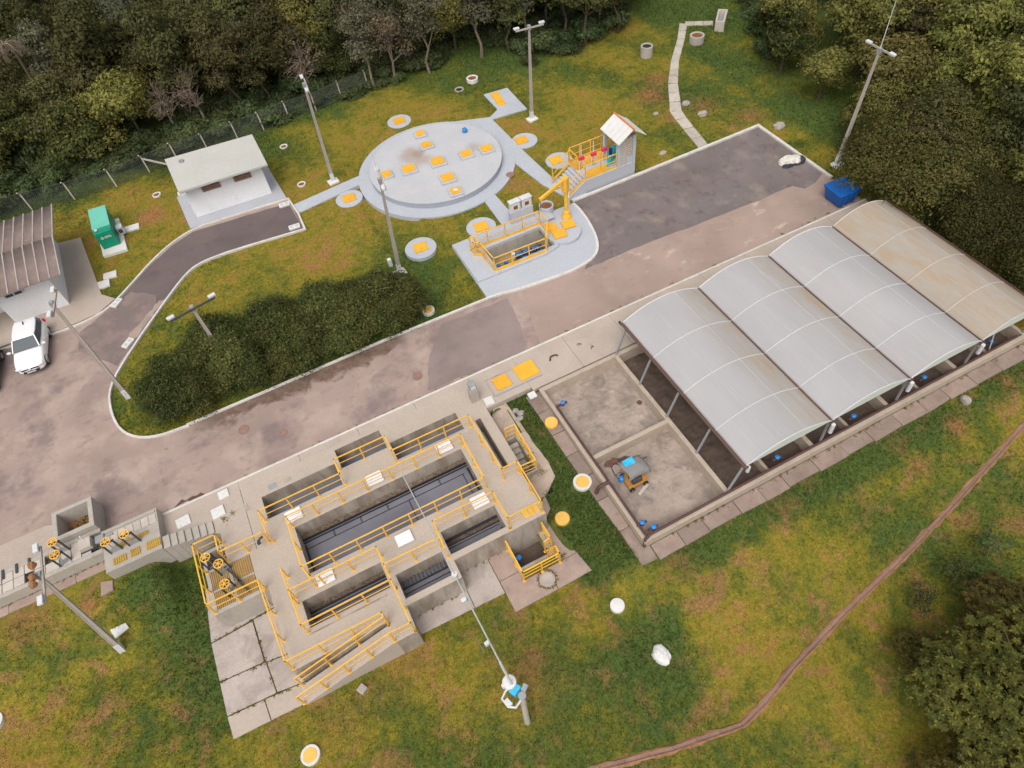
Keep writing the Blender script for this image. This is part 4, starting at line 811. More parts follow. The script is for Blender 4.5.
for x, y, w, d, lb in [(12.2, 45.15, .62, .62, 'northernmost yellow hatch on the round tank'), (12.05, 43.5, .74, .62, 'second yellow hatch from the north on the round tank'), (11.95, 41.2, .86, .86, 'largest yellow hatch at the centre of the round tank'),
        (14.02, 40.82, .74, .74, 'yellow hatch halfway east of the centre of the round tank'), (15.5, 40.55, .74, .74, 'easternmost yellow hatch on the round tank'), (9.88, 41.55, .84, .84, 'yellow hatch west of the centre of the round tank'),
        (11.78, 39.02, .84, .84, 'yellow hatch just south of the centre of the round tank'), (11.65, 37.35, .66, .66, 'southernmost yellow hatch on the round tank with a worn pale spot'), (8.3, 41.85, .62, .66, 'yellow hatch at the west rim of the round tank behind the lamp pole')]:
    t = hatch(lb, x, y, .501, w, d, -.12)
    if 'worn' in lb: MB().cyl(.02, .03, .232, .236, .14, n=14).obj('worn_spot', MAT['white_paint'], t, local=True)
bl = empty('buoy', 'small blue float ball lying on the round tank', 'ball', (15.15, 43.55, .5)); MB().lathe(15.15, 43.55, [(.03, .5), (.14, .54), (.19, .62), (.2, .68), (.17, .78), (.1, .84), (.03, .86)], 16).obj('float_ball', MAT['blue_paint'], bl, smooth=True); MB().cyl(15.15, 43.55, .86, .92, .04, n=8).obj('eye', MAT['blue_paint'], bl)
MB().cyl(15.85, 37.6, .08, .1, .3, n=24).cyl(15.85, 37.6, .1, .105, .24, n=24).thing('drain_cover', MAT['manhole_iron'], 'round rusty drain cover on the paved ring at its south-east edge', 'cover', (15.85, 37.6, .08))
hatch('long yellow hatch on the square paved spot north-east of the round tank', 19.45, 46.85, .062, .62, 1.95, -.12, 0, 'yellow hatches on the lawn')
for x, y, r, lb in [(11.76, 48.69, .93, 'yellow hatch on a round pad north of the round tank near the trees'), (5.28, 41.65, .95, 'yellow hatch on a round pad beside the west path of the round tank'), (7.62, 34.08, 1.02, 'yellow hatch on a round pad in the lawn by the tall lamp pole base'),
        (11.78, 33.76, .98, 'yellow hatch on a round pad beside the pump pit'), (18.6, 40.75, .95, 'yellow hatch on a round pad east of the round tank at the path'), (19.5, 37.2, .95, 'yellow hatch on a round pad next to the dosing platform stairs')]:
    MB().cyl(x, y, -.25, .03, r, n=40).thing('round_pad', MAT['paint_floor'], 'round painted pad under the hatch ' + lb.split(' on a round pad ')[1], 'pad', (x, y, 0), 'round concrete pads on the lawn', bevel=.012)
    EXCL.append(circle(x, y, r + .02, 20)); hatch(lb, x + (-.2 if x > 18 else 0), y + (.1 if x > 18 else 0), .031, .86, .86, -.1, 0, 'yellow hatches on the lawn')
def vent(x, y, label, r=.31, h=.1, rim='white_paint', fill='rust', group='pipe manholes on the lawn'):
    t = empty('pipe_manhole', label, 'manhole', (x, y, zz(x, y)), 0, group); z = zz(x, y)
    MB().lathe(x, y, [(r, z - .1), (r, z + h), (r*.72, z + h), (r*.68, z + h - .1)], 22).obj('concrete_ring', MAT[rim], t, bevel=.015)
    MB().cyl(x, y, z - .05, z + h - .06, r*.7, n=20).obj('lid_or_dark_fill', MAT[fill], t); EXCL.append(circle(x, y, r, 12))  # rusty lid; a black fill paints the dark inside of an open ring
vent(-6.85, 50.3, 'white ringed pipe manhole left of the white building near the fence'); vent(2.98, 50.8, 'white ringed pipe manhole in the lawn right of the white building roof'); vent(2.82, 45.25, 'white ringed pipe manhole beside the white building wall and path')
vent(19.0, 50.7, 'large white ringed pipe manhole at the edge of the trees', .48, .3); vent(17.55, 50.15, 'small dark pipe manhole left of the big one at the trees', .38, .08, 'concrete_box', 'black_pipe')
vent(32.3, 45.6, 'tall concrete ring with a dark opening by the trees left of the far path', .5, .85, 'concrete_box', 'black_pipe'); vent(36.75, 45.0, 'concrete ring with a reddish lid right of the far path', .6, .6, 'concrete_box', 'rust')
# ------------------------------------------------------------------ pump pit platform
lower = [(9.3, 27.55), (11.1, 27.45)] + PLAT_SE + [(17.9, 32.45), (16.2, 32.5), (15.6, 32.95), (9.35, 32.95)]
PH = [(10.9, 29.42), (14.85, 29.42), (14.85, 31.45), (10.9, 31.45)]
struct(MB().prism([(p[0] + (-.09 if p in PLAT_SE else 0), p[1]) for p in lower], -.3, .13, holes=[PH]).obj('pump_platform', MAT['paint_floor'], bevel=.012)); EXCL.append(lower)
pw = empty('pump_pit', 'grey walled open pump pit in the painted platform', 'pit', (12.85, 30.4, -1.3))
FL = -1.0
up_ = [(9.36, 29.05), (14.0, 28.95), (15.0, 29.2), (15.2, 30.0), (15.2, 31.2), (15.9, 31.9), (15.6, 32.9), (9.36, 32.93)]
m = MB().prism(up_, .132, .27, holes=[PH]); m.obj('upper_slab', MAT['paint_floor'], pw, bevel=.012)
m = cells(MB(), [10.6, 10.93, 14.82, 15.1], [29.15, 29.45, 31.42, 31.7], lambda x, y: not (10.93 < x < 14.82 and 29.45 < y < 31.42), .125, -1.6); m.obj('pit_wall', MAT['concrete_box'], pw)
MB().box(10.8, 14.95, 29.3, 31.55, -1.5, FL - .1).obj('floor', MAT['sludge'], pw)
MB().box(10.9, 12.6, 30.7, 31.45, FL - .1, FL).obj('floor_bench', MAT['grating'], pw)
def pump(label, x, y, z, s=1.0):
    t = empty('pump', label, 'pump', (x, y, z), 0, 'blue pumps in the pump pit')
    MB().tube([(x - .22*s, y, z + .3*s), (x - .16*s, y, z + .3*s), (x + .16*s, y, z + .3*s), (x + .22*s, y, z + .3*s)], [.08*s, .15*s, .15*s, .09*s], 12).obj('motor', MAT['blue_paint'], t, smooth=True)
    MB().lathe(x + .34*s, y, [(.1*s, z + .1*s), (.17*s, z + .18*s), (.17*s, z + .34*s), (.08*s, z + .42*s)], 12).obj('volute', MAT['blue_paint'], t); MB().box(x - .25*s, x + .45*s, y - .14*s, y + .14*s, z, z + .09*s).obj('base_frame', MAT['steel_dark'], t)
    MB().tube([(x + .34*s, y, z + .4*s), (x + .34*s, y, z + .62*s), (x + .34*s, y + .3*s, z + .7*s)], .05*s, 8).obj('pipe', MAT['steel_dark'], t)
for k, (x, y) in enumerate([(13.0, 31.0), (13.55, 31.02), (14.15, 31.0), (13.2, 30.55), (13.75, 30.52), (14.3, 30.5)]): pump(['left pump of the back row in the pump pit', 'middle pump of the back row in the pump pit', 'right pump of the back row in the pump pit', 'left pump of the front row in the pump pit', 'middle pump of the front row in the pump pit', 'right pump of the front row in the pump pit'][k], x, y, FL - .1, .72)
for k, (x, y) in enumerate([(11.45, 30.75), (12.0, 30.8)]): MB().cyl(x, y, FL - .1, FL + .12, .1, n=12).cyl(x, y, FL + .12, FL + .2, .14, n=12).thing('pit_valve', MAT['blue_paint'], ['left blue valve on the pit floor at its west end', 'right blue valve on the pit floor west of the pumps'][k], 'valve', (x, y, FL - .1), 'blue valves in the pump pit')
MB().cyl(12.7, 31.1, FL - .1, FL + .3, .13, n=12).thing('white_drum', MAT['white_paint'], 'small white drum left of the pumps in the pit', 'drum', (12.7, 31.1, FL))
railing('yellow guard rail with toe board round the open pump pit', [[(10.5, 31.7, .27), (10.65, 29.25, .27), (14.1, 29.12, .27), (15.02, 30.5, .27), (14.98, 31.62, .27), (10.2, 31.78, .27)], [(10.2, 31.78, .27), (10.2, 31.2, .27), (10.62, 30.9, .27)]], toe=True, spacing=1.3, wtop=.07)
rp_ = empty('round_valve_cover', 'round grey cover with three yellow lids beside the pump pit', 'cover', (16.0, 30.05, .27)); MB().prism(circle(15.85, 30.15, 1.12, 40), .1, .36).obj('cover_disc', MAT['paint_floor'], rp_, bevel=.015)
for k, (x, y, w, rz) in enumerate([(15.35, 30.85, .8, -.2), (15.5, 30.0, .84, -.2), (16.4, 30.45, .8, -.15)]): MB().obox((x, y, .4 + .02*k), (w, w*.92, .08), rz).obj('lid', MAT['yellow_lid'], rp_, bevel=.012)
dv = empty('davit_crane', 'yellow davit crane with a slanting arm on the pump platform', 'crane', (16.85, 31.45, .13))
MB().lathe(16.85, 31.45, [(.36, .135), (.36, .17), (.24, .42), (.2, .62), (.16, .66)], 16).obj('foot', MAT['yellow'], dv); MB().cyl(16.85, 31.45, .62, 2.2, .13, n=14).obj('mast', MAT['yellow'], dv); MB().obox((16.83, 31.43, 2.65), (.36, .36, 1.05), .5).obj('slew_head', MAT['yellow'], dv, bevel=.03)
a0, a1 = Vector((16.85, 31.45, 3.05)), Vector((14.75, 30.9, 2.72))
MB().beam(a0, a1, .16, .2).obj('arm', MAT['yellow'], dv, bevel=.015); MB().beam((16.7, 31.4, 2.5), (15.9, 31.2, 2.85), .09).obj('strut', MAT['yellow'], dv); MB().cyl(14.78, 30.9, 2.2, 2.7, .02, n=6).lathe(14.78, 30.9, [(.03, 2.12), (.06, 2.16), (.03, 2.22)], 8).obj('hook', MAT['steel_dark'], dv)
MB().tube([(17.5, 32.3, .13), (17.5, 32.3, .8), (17.62, 32.55, .95), (17.62, 32.75, .8)], .05, 8).thing('bent_pipe', MAT['lamp_grey'], 'grey bent pipe standing at the platform corner behind the davit crane', 'pipe', (17.5, 32.3, .13))
bk = empty('concrete_drum', 'short open concrete ring filled with brown soil behind the davit crane', 'ring', (16.05, 32.7, 0)); MB().lathe(16.05, 32.7, [(.48, -.1), (.48, .62), (.38, .62), (.36, .5)], 24).obj('ring', MAT['paint_floor'], bk, bevel=.015); MB().cyl(16.05, 32.7, .3, .53, .37, n=20).obj('soil', MAT['rust'], bk)
MB().box(15.1, 16.1, 31.65, 32.6, .271, .34).thing('raised_slab', MAT['paint_floor'], 'raised grey slab between the pump pit and the concrete ring', 'slab', (15.6, 32.1, .27), bevel=.012)
cbn = empty('control_cabinet', 'grey concrete plinth with two small control boxes behind the pump pit', 'cabinet', (14.2, 32.75, .13)); MB().box(13.45, 15.05, 32.55, 32.95, .13, 1.15).obj('plinth', MAT['step_paint'], cbn, bevel=.02)
for x in (13.85, 14.65):
    b_ = MB().box(x - .34, x + .34, 32.58, 32.93, 1.151, 1.8).obj('control_box', MAT['lamp_grey'], cbn, bevel=.03); MB().box(x - .14, x + .14, 32.571, 32.579, 1.32, 1.58).obj('warning_plate', MAT['rust'], b_); MB().box(x - .38, x + .38, 32.54, 32.97, 1.802, 1.86).obj('hood', MAT['lamp_grey'], b_, bevel=.01)
# ------------------------------------------------------------------ dosing platform with small roofed hut
PX0, PX1, PY0, PY1, PZ = 19.2, 23.0, 33.0, 35.4, 1.0
dp = empty('dosing_platform', 'raised grey dosing platform with steps and yellow floor plates', 'platform', (21, 34.2, 0)); EXCL.append([(17.9, 32.9), (23.1, 32.9), (23.1, 35.5), (17.9, 35.5)])
MB().box(PX0, PX1, PY0, PY1, -.3, PZ).obj('platform_body', MAT['paint_floor'], dp, bevel=.015)
for k in range(6): MB().box(PX0 - .22*(6 - k), PX0 - .22*(5 - k) - .003, PY0 + .12, PY1 - .3, -.2, PZ*(k + .6)/6.6).obj('step', MAT['paint_floor'], dp, bevel=.01)
MB().add([(PX0 - 1.35, PY0, -.2), (PX0 - .002, PY0, -.2), (PX0 - .002, PY0 + .11, -.2), (PX0 - 1.35, PY0 + .11, -.2), (PX0 - 1.35, PY0, .1), (PX0 - .002, PY0, PZ), (PX0 - .002, PY0 + .11, PZ), (PX0 - 1.35, PY0 + .11, .1)], [(0,3,2,1),(4,5,6,7),(0,1,5,4),(1,2,6,5),(2,3,7,6),(3,0,4,7)]).obj('stair_cheek', MAT['paint_floor'], dp)
for (x, y, w, d) in [(19.75, 34.75, .75, .85), (20.6, 34.75, .75, .85), (21.45, 34.75, .7, .85), (20.35, 33.55, 1.5, .62)]: MB().box(x - w/2, x + w/2, y - d/2, y + d/2, PZ + .001, PZ + .05).obj('floor_plate', MAT['yellow_lid'], dp, bevel=.01)
railing('yellow guard rail on the north side of the dosing platform', [[(PX0 + .05, PY0 + 1.3, PZ), (PX0 + .05, PY1 - .08, PZ), (PX1 - .4, PY1 - .08, PZ)]], toe=True, spacing=.78, h=1.1, wtop=.06)
railing('yellow guard rail sloping down the steps and along the south side of the dosing platform', [[(PX0 - 1.3, PY0 + .1, .15), (PX0 + .02, PY0 + .08, PZ), (21.55, PY0 + .08, PZ)]], toe=True, spacing=1.15, wtop=.06)
railing('yellow stair rail on the north side of the dosing platform steps', [[(PX0 - 1.3, PY1 - .22, .15), (PX0 + .03, PY1 - .24, PZ)]], toe=True, spacing=1.2, wtop=.06)
hut = empty('dosing_hut', 'tiny hut with a white gabled roof at the east end of the dosing platform', 'hut', (22.3, 33.8, PZ))
for (x, y) in [(21.72, 33.12), (22.88, 33.12), (21.72, 34.75), (22.88, 34.75)]: MB().box(x - .11, x + .11, y - .11, y + .11, PZ, 3.0).obj('column', MAT['step_paint'], hut)
MB().box(21.84, 22.3, 33.05, 33.15, PZ, 2.95).obj('panel', MAT['plate'], hut); m = MB()
for k in range(9): m.box(22.32, 22.76, 33.08, 33.14, PZ + .55 + k*.15, PZ + .63 + k*.15)
m.obj('louver', MAT['plate'], hut); MB().box(22.32, 22.76, 33.05, 33.17, PZ, PZ + .5).obj('low_wall', MAT['step_paint'], hut)
MB().add([(21.6, 33.0, 3.0), (23.0, 33.0, 3.0), (22.3, 33.0, 3.5), (21.6, 33.1, 3.0), (23.0, 33.1, 3.0), (22.3, 33.1, 3.5)], [(0,1,2),(5,4,3),(0,3,4,1),(1,4,5,2),(2,5,3,0)]).obj('gable', MAT['wood_roof'], hut)
RX, EXW, EXE, ZR, ZE = 22.45, 21.38, 23.45, 3.72, 2.98
for sgn, ex in ((-1, EXW), (1, EXE)):
    for k in range(5):
        ya, yb = 32.55 + k*.46, 32.55 + (k+1)*.46 - .02
        MB().add([(RX, ya, ZR), (RX, yb, ZR), (ex, yb, ZE), (ex, ya, ZE), (RX, ya, ZR + .05), (RX, yb, ZR + .05), (ex, yb, ZE + .05), (ex, ya, ZE + .05)], [(0,1,2,3),(7,6,5,4),(0,4,5,1),(1,5,6,2),(2,6,7,3),(3,7,4,0)] if sgn < 0 else [(3,2,1,0),(4,5,6,7),(1,5,4,0),(2,6,5,1),(3,7,6,2),(0,4,7,3)]).obj('roof_sheet', MAT['white_paint'], hut)
MB().tube([(RX, 32.5, ZR + .06), (RX, 34.87, ZR + .05)], .06, 8).obj('ridge_cap', MAT['orange_tile'], hut)
for k, (x, y) in enumerate([(19.55, 34.15), (20.45, 34.1), (21.3, 34.15)]):
    t = empty('dosing_valve', ['west red topped dosing valve between two pipes', 'middle red topped dosing valve between two pipes', 'east red topped dosing valve beside the teal pump'][k], 'valve', (x, y, PZ), 0, 'red topped dosing valves')
    MB().box(x - .2, x + .2, y - .1, y + .1, 1.8, 2.0).obj('actuator', MAT['red'], t, bevel=.03)
    for s in (-.15, .15): MB().cyl(x + s, y, PZ, 1.8, .035, n=8).obj('pipe', MAT['lamp_grey'], t)
    MB().cyl(x + .1, y + .2, PZ, 2.7, .03, n=8).obj('vent_pipe', MAT['lamp_grey'], t); MB().box(x - .08, x + .08, y - .06, y + .06, PZ + .25, PZ + .5).obj('body', MAT['yellow_lid'], t)
t = empty('dosing_pump', 'teal dosing pump with a dark motor under the hut roof', 'pump', (21.55, 33.75, PZ))
MB().lathe(21.55, 33.8, [(.2, PZ), (.2, PZ + .12), (.12, PZ + .18), (.12, PZ + .5), (.18, PZ + .55), (.18, PZ + .62)], 14).obj('body', MAT['teal'], t); MB().cyl(21.55, 33.8, PZ + .62, PZ + 1.05, .12, n=14).obj('motor', MAT['navy'], t); MB().tube([(21.55, 33.7, PZ + .3), (21.2, 33.5, PZ + .3), (21.1, 33.45, PZ + .05)], .06, 8).obj('pipe', MAT['teal'], t)
MB().box(21.95, 22.3, 34.0, 34.4, PZ, PZ + .75).thing('teal_tank', MAT['teal'], 'small teal box tank standing inside the hut', 'tank', (22.1, 34.2, PZ), bevel=.03)
# ------------------------------------------------------------------ narrow concrete path up to the wood
PTH = [(28.55, 32.85, .75), (29.3, 36.6, .8), (29.55, 37.6, .85), (31.6, 40.9, .75), (33.6, 43.5, .62), (36.1, 46.2, .6), (37.75, 48.2, .65)]
pr = bpy.data.objects.new('garden_path', None); COL.objects.link(pr); pr.location = (29, 35, zz(29, 35)); struct(pr); r = random.Random(5)
for (a, b) in zip(PTH[:-1], PTH[1:]):
    L = math.dist(a[:2], b[:2]); n = max(1, round(L/1.15)); d = Vector((b[0]-a[0], b[1]-a[1])).normalized(); nn = Vector((-d.y, d.x))
    for k in range(n):
        t0, t1 = k/n, (k+1)/n - .018; w0 = a[2] + (b[2]-a[2])*t0; w1 = a[2] + (b[2]-a[2])*t1
        p = Vector(a[:2]) + (Vector(b[:2]) - Vector(a[:2]))*t0; q = Vector(a[:2]) + (Vector(b[:2]) - Vector(a[:2]))*t1
        quad = [p + nn*w0/2, p - nn*w0/2, q - nn*w1/2, q + nn*w1/2]; MB().prism([(v.x, v.y) for v in quad], zz(p.x, p.y) - .25, zz(p.x, p.y) + .05 + r.uniform(-.012, .012)).obj('path_slab', MAT['cobble'], pr, bevel=.012, seg=1)
        EXCL.append([(v.x, v.y) for v in quad])
for k in range(3):
    f = lambda t, s_: (38.0 + 1.9*t - .42*s_, 48.3 - 1.35*t - .5*s_)
    MB().prism([f(k/3, 0), f(k/3, 1), f((k + .97)/3, 1), f((k + .97)/3, 0)], -.2, .05).obj('path_slab', MAT['cobble'], pr, bevel=.012, seg=1)
jb = empty('junction_box', 'open rectangular concrete box at the far end of the garden path', 'concrete box', (39.8, 46.0, 0))
JO = [(38.92, 45.56), (39.42, 45.0), (40.96, 46.58), (40.42, 47.16)]; JI = [(39.12, 45.56), (39.42, 45.24), (40.74, 46.6), (40.42, 46.94)]
MB().prism(JO, -.3, .8, holes=[JI]).obj('box_wall', MAT['plate'], jb, bevel=.015); MB().prism([(p[0]*1.0, p[1]) for p in JI], -.3, .5).obj('box_floor', MAT['steel_grey'], jb)
# ------------------------------------------------------------------ sludge drying beds
BX0, BX1, BY0, BY1 = 8.72, 31.95, 10.2, 20.15
bed = empty('drying_bed', 'concrete sludge drying beds, two open and the others under arched roofs', 'drying bed', (20, 15, -.5))
XW = [13.25, 15.7, 18.15, 20.5, 22.75, 24.95, 27.2, 29.5]
xs = [BX0, BX0 + .2, BX1 - .2, BX1] + [v for x in XW for v in (x, x + .22)]; ys = [BY0, BY0 + .22, 15.0, 15.22, BY1 - .24, BY1]
def bed_wall(x, y):
    if x < BX0 + .2 or x > BX1 - .2 or y < BY0 + .22 or y > BY1 - .24: return True
    if 15.0 < y < 15.22 and x < 13.3: return True
    return 13.25 < x < 13.47 or (any(xw < x < xw + .22 for xw in (18.15, 22.75, 27.2)) and True)
cells(MB(), xs, ys, bed_wall, .13, -1.8).obj('bed_wall', MAT['bedwall'], bed, bevel=.015)
for xw in (13.47, 15.7, 20.5, 24.95, 29.5): 
    if xw > 14: MB().box(xw, xw + .16, BY0 + .22, BY1 - .24, -.7, -.1).obj('divider', MAT['bedwall'], bed)
def rough_floor(x0, x1, y0, y1, z, seed, nx, ny, amp, mat, parent):
    r = np.random.default_rng(seed); X = np.linspace(x0, x1, nx); Y = np.linspace(y0, y1, ny); H = r.normal(0, amp, (nx, ny))
    for _ in range(2): H = (H + np.roll(H, 1, 0) + np.roll(H, 1, 1) + np.roll(H, -1, 0))/3.2
    P = np.stack([*np.meshgrid(X, Y, indexing='ij'), z + H], -1).reshape(-1, 3)
    i, j = np.meshgrid(np.arange(nx-1), np.arange(ny-1), indexing='ij'); i = i.ravel(); j = j.ravel()
    return np_mesh('bed_floor', P - np.array(wloc(parent)), np.stack([i*ny+j, (i+1)*ny+j, (i+1)*ny+j+1, i*ny+j+1], -1), MAT[mat], True, parent)
rough_floor(BX0+.1, 13.4, 15.1, BY1-.1, -.52, 1, 80, 80, .02, 'bedfloor', bed); rough_floor(BX0+.1, 13.4, BY0+.1, 15.1, -.52, 2, 80, 80, .012, 'bedfloor', bed)
rough_floor(13.3, BX1-.1, BY0+.1, BY1-.1, -.6, 3, 200, 110, .05, 'sludge', bed)
EXCL.append([(BX0, BY0), (BX1, BY0), (BX1, BY1), (BX0, BY1)])
# dark and pale residue lying on the open bed floors
for k, (x, y, a, b_, mat) in enumerate([(9.85, 14.75, .42, .2, 'brick_dark'), (10.45, 14.6, .3, .16, 'road_stain'), (13.0, 17.1, .14, .14, 'road_stain')]):
    MB().prism([(x + a*math.cos(t*PI/8)*(1 + .2*math.sin(t*3.1 + k)), y + b_*math.sin(t*PI/8)*(1 + .2*math.cos(t*2.3))) for t in range(16)], -.6, -.495).obj('residue', MAT[mat], bed)
pz = .22
pp = MB(); pp.tube([(8.95, 18.6, pz), (8.95, 14.3, pz), (8.93, 10.55, pz)], .065, 8); pp.tube([(9.1, 10.4, pz), (20, 10.42, pz), (31.3, 10.44, pz)], .07, 8); pp.tube([(8.95, 13.55, pz), (8.4, 13.55, pz), (8.25, 13.55, -.2)], .1, 8); pp.tube([(8.95, 18.6, pz), (9.15, 18.6, pz)], .08, 8); pp.tube([(8.75, 10.25, -.3), (8.8, 10.3, pz), (9.1, 10.4, pz)], .08, 8)
pp.thing('sludge_pipe', MAT['rust_pipe'], 'brown sludge pipe lying on the bed walls along the west and south sides', 'pipe', (9, 10.4, .1))
def valve(label, x, y, z, group='blue valves on the sludge pipe'):
    t = empty('bed_valve', label, 'valve', (x, y, z), 0, group)
    MB().cyl(x, y, z, z + .14, .1, n=12).obj('body', MAT['rust_pipe'], t); MB().lathe(x, y, [(.05, z + .14), (.12, z + .17), (.12, z + .24), (.05, z + .28)], 14).obj('actuator', MAT['blue_paint'], t, bevel=.01); MB().tube([(x - .25, y + .02, z + .05), (x + .25, y + .02, z + .05)], .07, 8).obj('pipe_stub', MAT['rust_pipe'], t)
for lb, x, y in [('blue valve on the west wall of the open northern bed', 9.3, 18.58), ('upper blue valve at the south-west corner of the beds', 9.1, 11.0), ('lower blue valve at the south-west corner of the beds', 9.42, 10.58), ('blue valve under the south edge of the first arched roof from the left', 16.35, 10.72), ('blue valve at the south edge between the second and third arched roofs', 20.9, 10.74), ('blue valve at the south edge of the third arched roof', 25.4, 10.8), ('blue valve at the south edge of the fourth stained roof', 29.85, 10.8)]: valve(lb, x, y, pz - .06)
# sludge pump trailer covered with cloth
tr = empty('sludge_pump', 'orange sludge pump under a grey cloth and bright blue tarp in the open bed', 'pump', (10.0, 13.4, -.5))
MB().box(9.72, 10.7, 12.95, 13.75, -.34, -.18).obj('chassis', MAT['orange_machine'], tr, bevel=.02); MB().box(9.95, 10.45, 13.0, 13.5, -.18, .2).obj('engine', MAT['steel_dark'], tr, bevel=.04); MB().box(10.46, 10.75, 12.98, 13.35, -.2, .02).obj('fuel_tank', MAT['orange_machine'], tr, bevel=.04)
for (x, y) in [(9.85, 12.9), (10.6, 12.9), (9.85, 13.8), (10.6, 13.8)]:
    w = MB().tube([(x, y - .05, -.37), (x, y + .05, -.37)], .13, 12).obj('wheel', MAT['rubber'], tr); MB().tube([(x, y - .055, -.37), (x, y + .055, -.37)], .06, 8).obj('hub', MAT['steel_grey'], w)
for (x, y) in [(9.75, 13.05), (10.75, 13.1), (9.85, 13.95), (10.8, 13.85)]: MB().cyl(x, y, -.3, .55, .02, n=6).obj('frame_post', MAT['steel_grey'], tr)
r = random.Random(3); vs = []; fs = []
for i in range(9):
    for j in range(7):
        u, v = i/8, j/6; vs.append((9.75 + u*1.12 + .05*math.sin(v*5), 12.98 + v*1.0 + .06*math.sin(u*4), .56 + .13*math.sin(u*PI)*math.sin(v*PI) + .03*math.sin(i*2.1 + j) - (.14 if j == 0 else 0)))
for i in range(8):
    for j in range(6): fs.append((i*7+j, (i+1)*7+j, (i+1)*7+j+1, i*7+j+1))
c_ = MB().add(vs, fs).obj('cloth_cover', MAT['grey_cloth'], tr, smooth=True); c_.modifiers.new('t', 'SOLIDIFY').thickness = .015
c_ = MB().add([(9.88 + .55*u/3, 13.6 + .36*v/3, .70 + .04*math.sin(u*2.0)*math.cos(v*1.5)) for u in range(4) for v in range(4)], [(u*4+v, u*4+4+v, u*4+5+v, u*4+1+v) for u in range(3) for v in range(3)]).obj('tarp', MAT['cyan_tarp'], tr); c_.modifiers.new('t', 'SOLIDIFY').thickness = .03
MB().lathe(9.6, 13.5, [(.06, -.2), (.14, -.1), (.14, .1), (.06, .16)], 12).obj('pump_head', MAT['blue_paint'], tr); MB().tube([(9.6 + .17*math.cos(k*PI/8), 13.62 + .17*math.sin(k*PI/8), .12) for k in range(16)], .02, 6, closed=True).obj('hand_wheel', MAT['steel_dark'], tr)
MB().obox((10.35, 12.72, -.46), (.75, .16, .08), .42).thing('wood_block', MAT['plate'], 'pale timber lying in front of the sludge pump', 'timber', (10.35, 12.72, -.5))
hs_ = MB().tube([(9.6, 14.0, -.47), (9.68, 14.5, -.47), (9.9, 14.62, -.47), (10.4, 14.2, -.47), (11.5, 14.15, -.47)], .025, 6); hs_.thing('hose', MAT['steel_dark'], 'thin dark hose lying on the bed floor behind the sludge pump', 'hose', (9.6, 14, -.47))
for lb, pts in [('yellow round manhole lid set in the path beside the white slab', (8.93, 18.15)),]: pass
def round_lid(label, x, y, r, z=None, ring=0.0):
    z = zz(x, y) + .03 if z is None else z; t = empty('yellow_manhole', label, 'manhole lid', (x, y, z), 0, 'round yellow manhole lids')
    if ring: MB().lathe(x, y, [(r + ring, z - .1), (r + ring, z + .12), (r, z + .12), (r - .02, z + .08)], 26).obj('concrete_ring', MAT['ring_white'], t, bevel=.015)
    MB().lathe(x, y, [(r, z - .05), (r, z + .10), (r*.93, z + .13), (.05, z + .13)], 26).obj('lid', MAT['yellow_old'], t); EXCL.append(circle(x, y, r + ring + .1, 14))
round_lid('round yellow lid without a ring beside the top of the sludge bed path', 8.3, 18.0, .34, -.04); round_lid('round yellow lid with a pale concrete ring by the open bed wall', 8.0, 14.4, .33, None, .12); round_lid('round yellow lid alone in the dark green grass by the tank corner', 6.42, 13.62, .36)
round_lid('round yellow lid with a white ring at the lawn tip beside the pump platform kerb', 5.9, 28.62, .27, .02, .1)
round_lid('round yellow lid with a white ring at the bottom edge of the photo', -7.55, 9.6, .29, None, .11); round_lid('round yellow lid with a white ring at the far left edge', -19.7, 17.4, .32, None, .13)
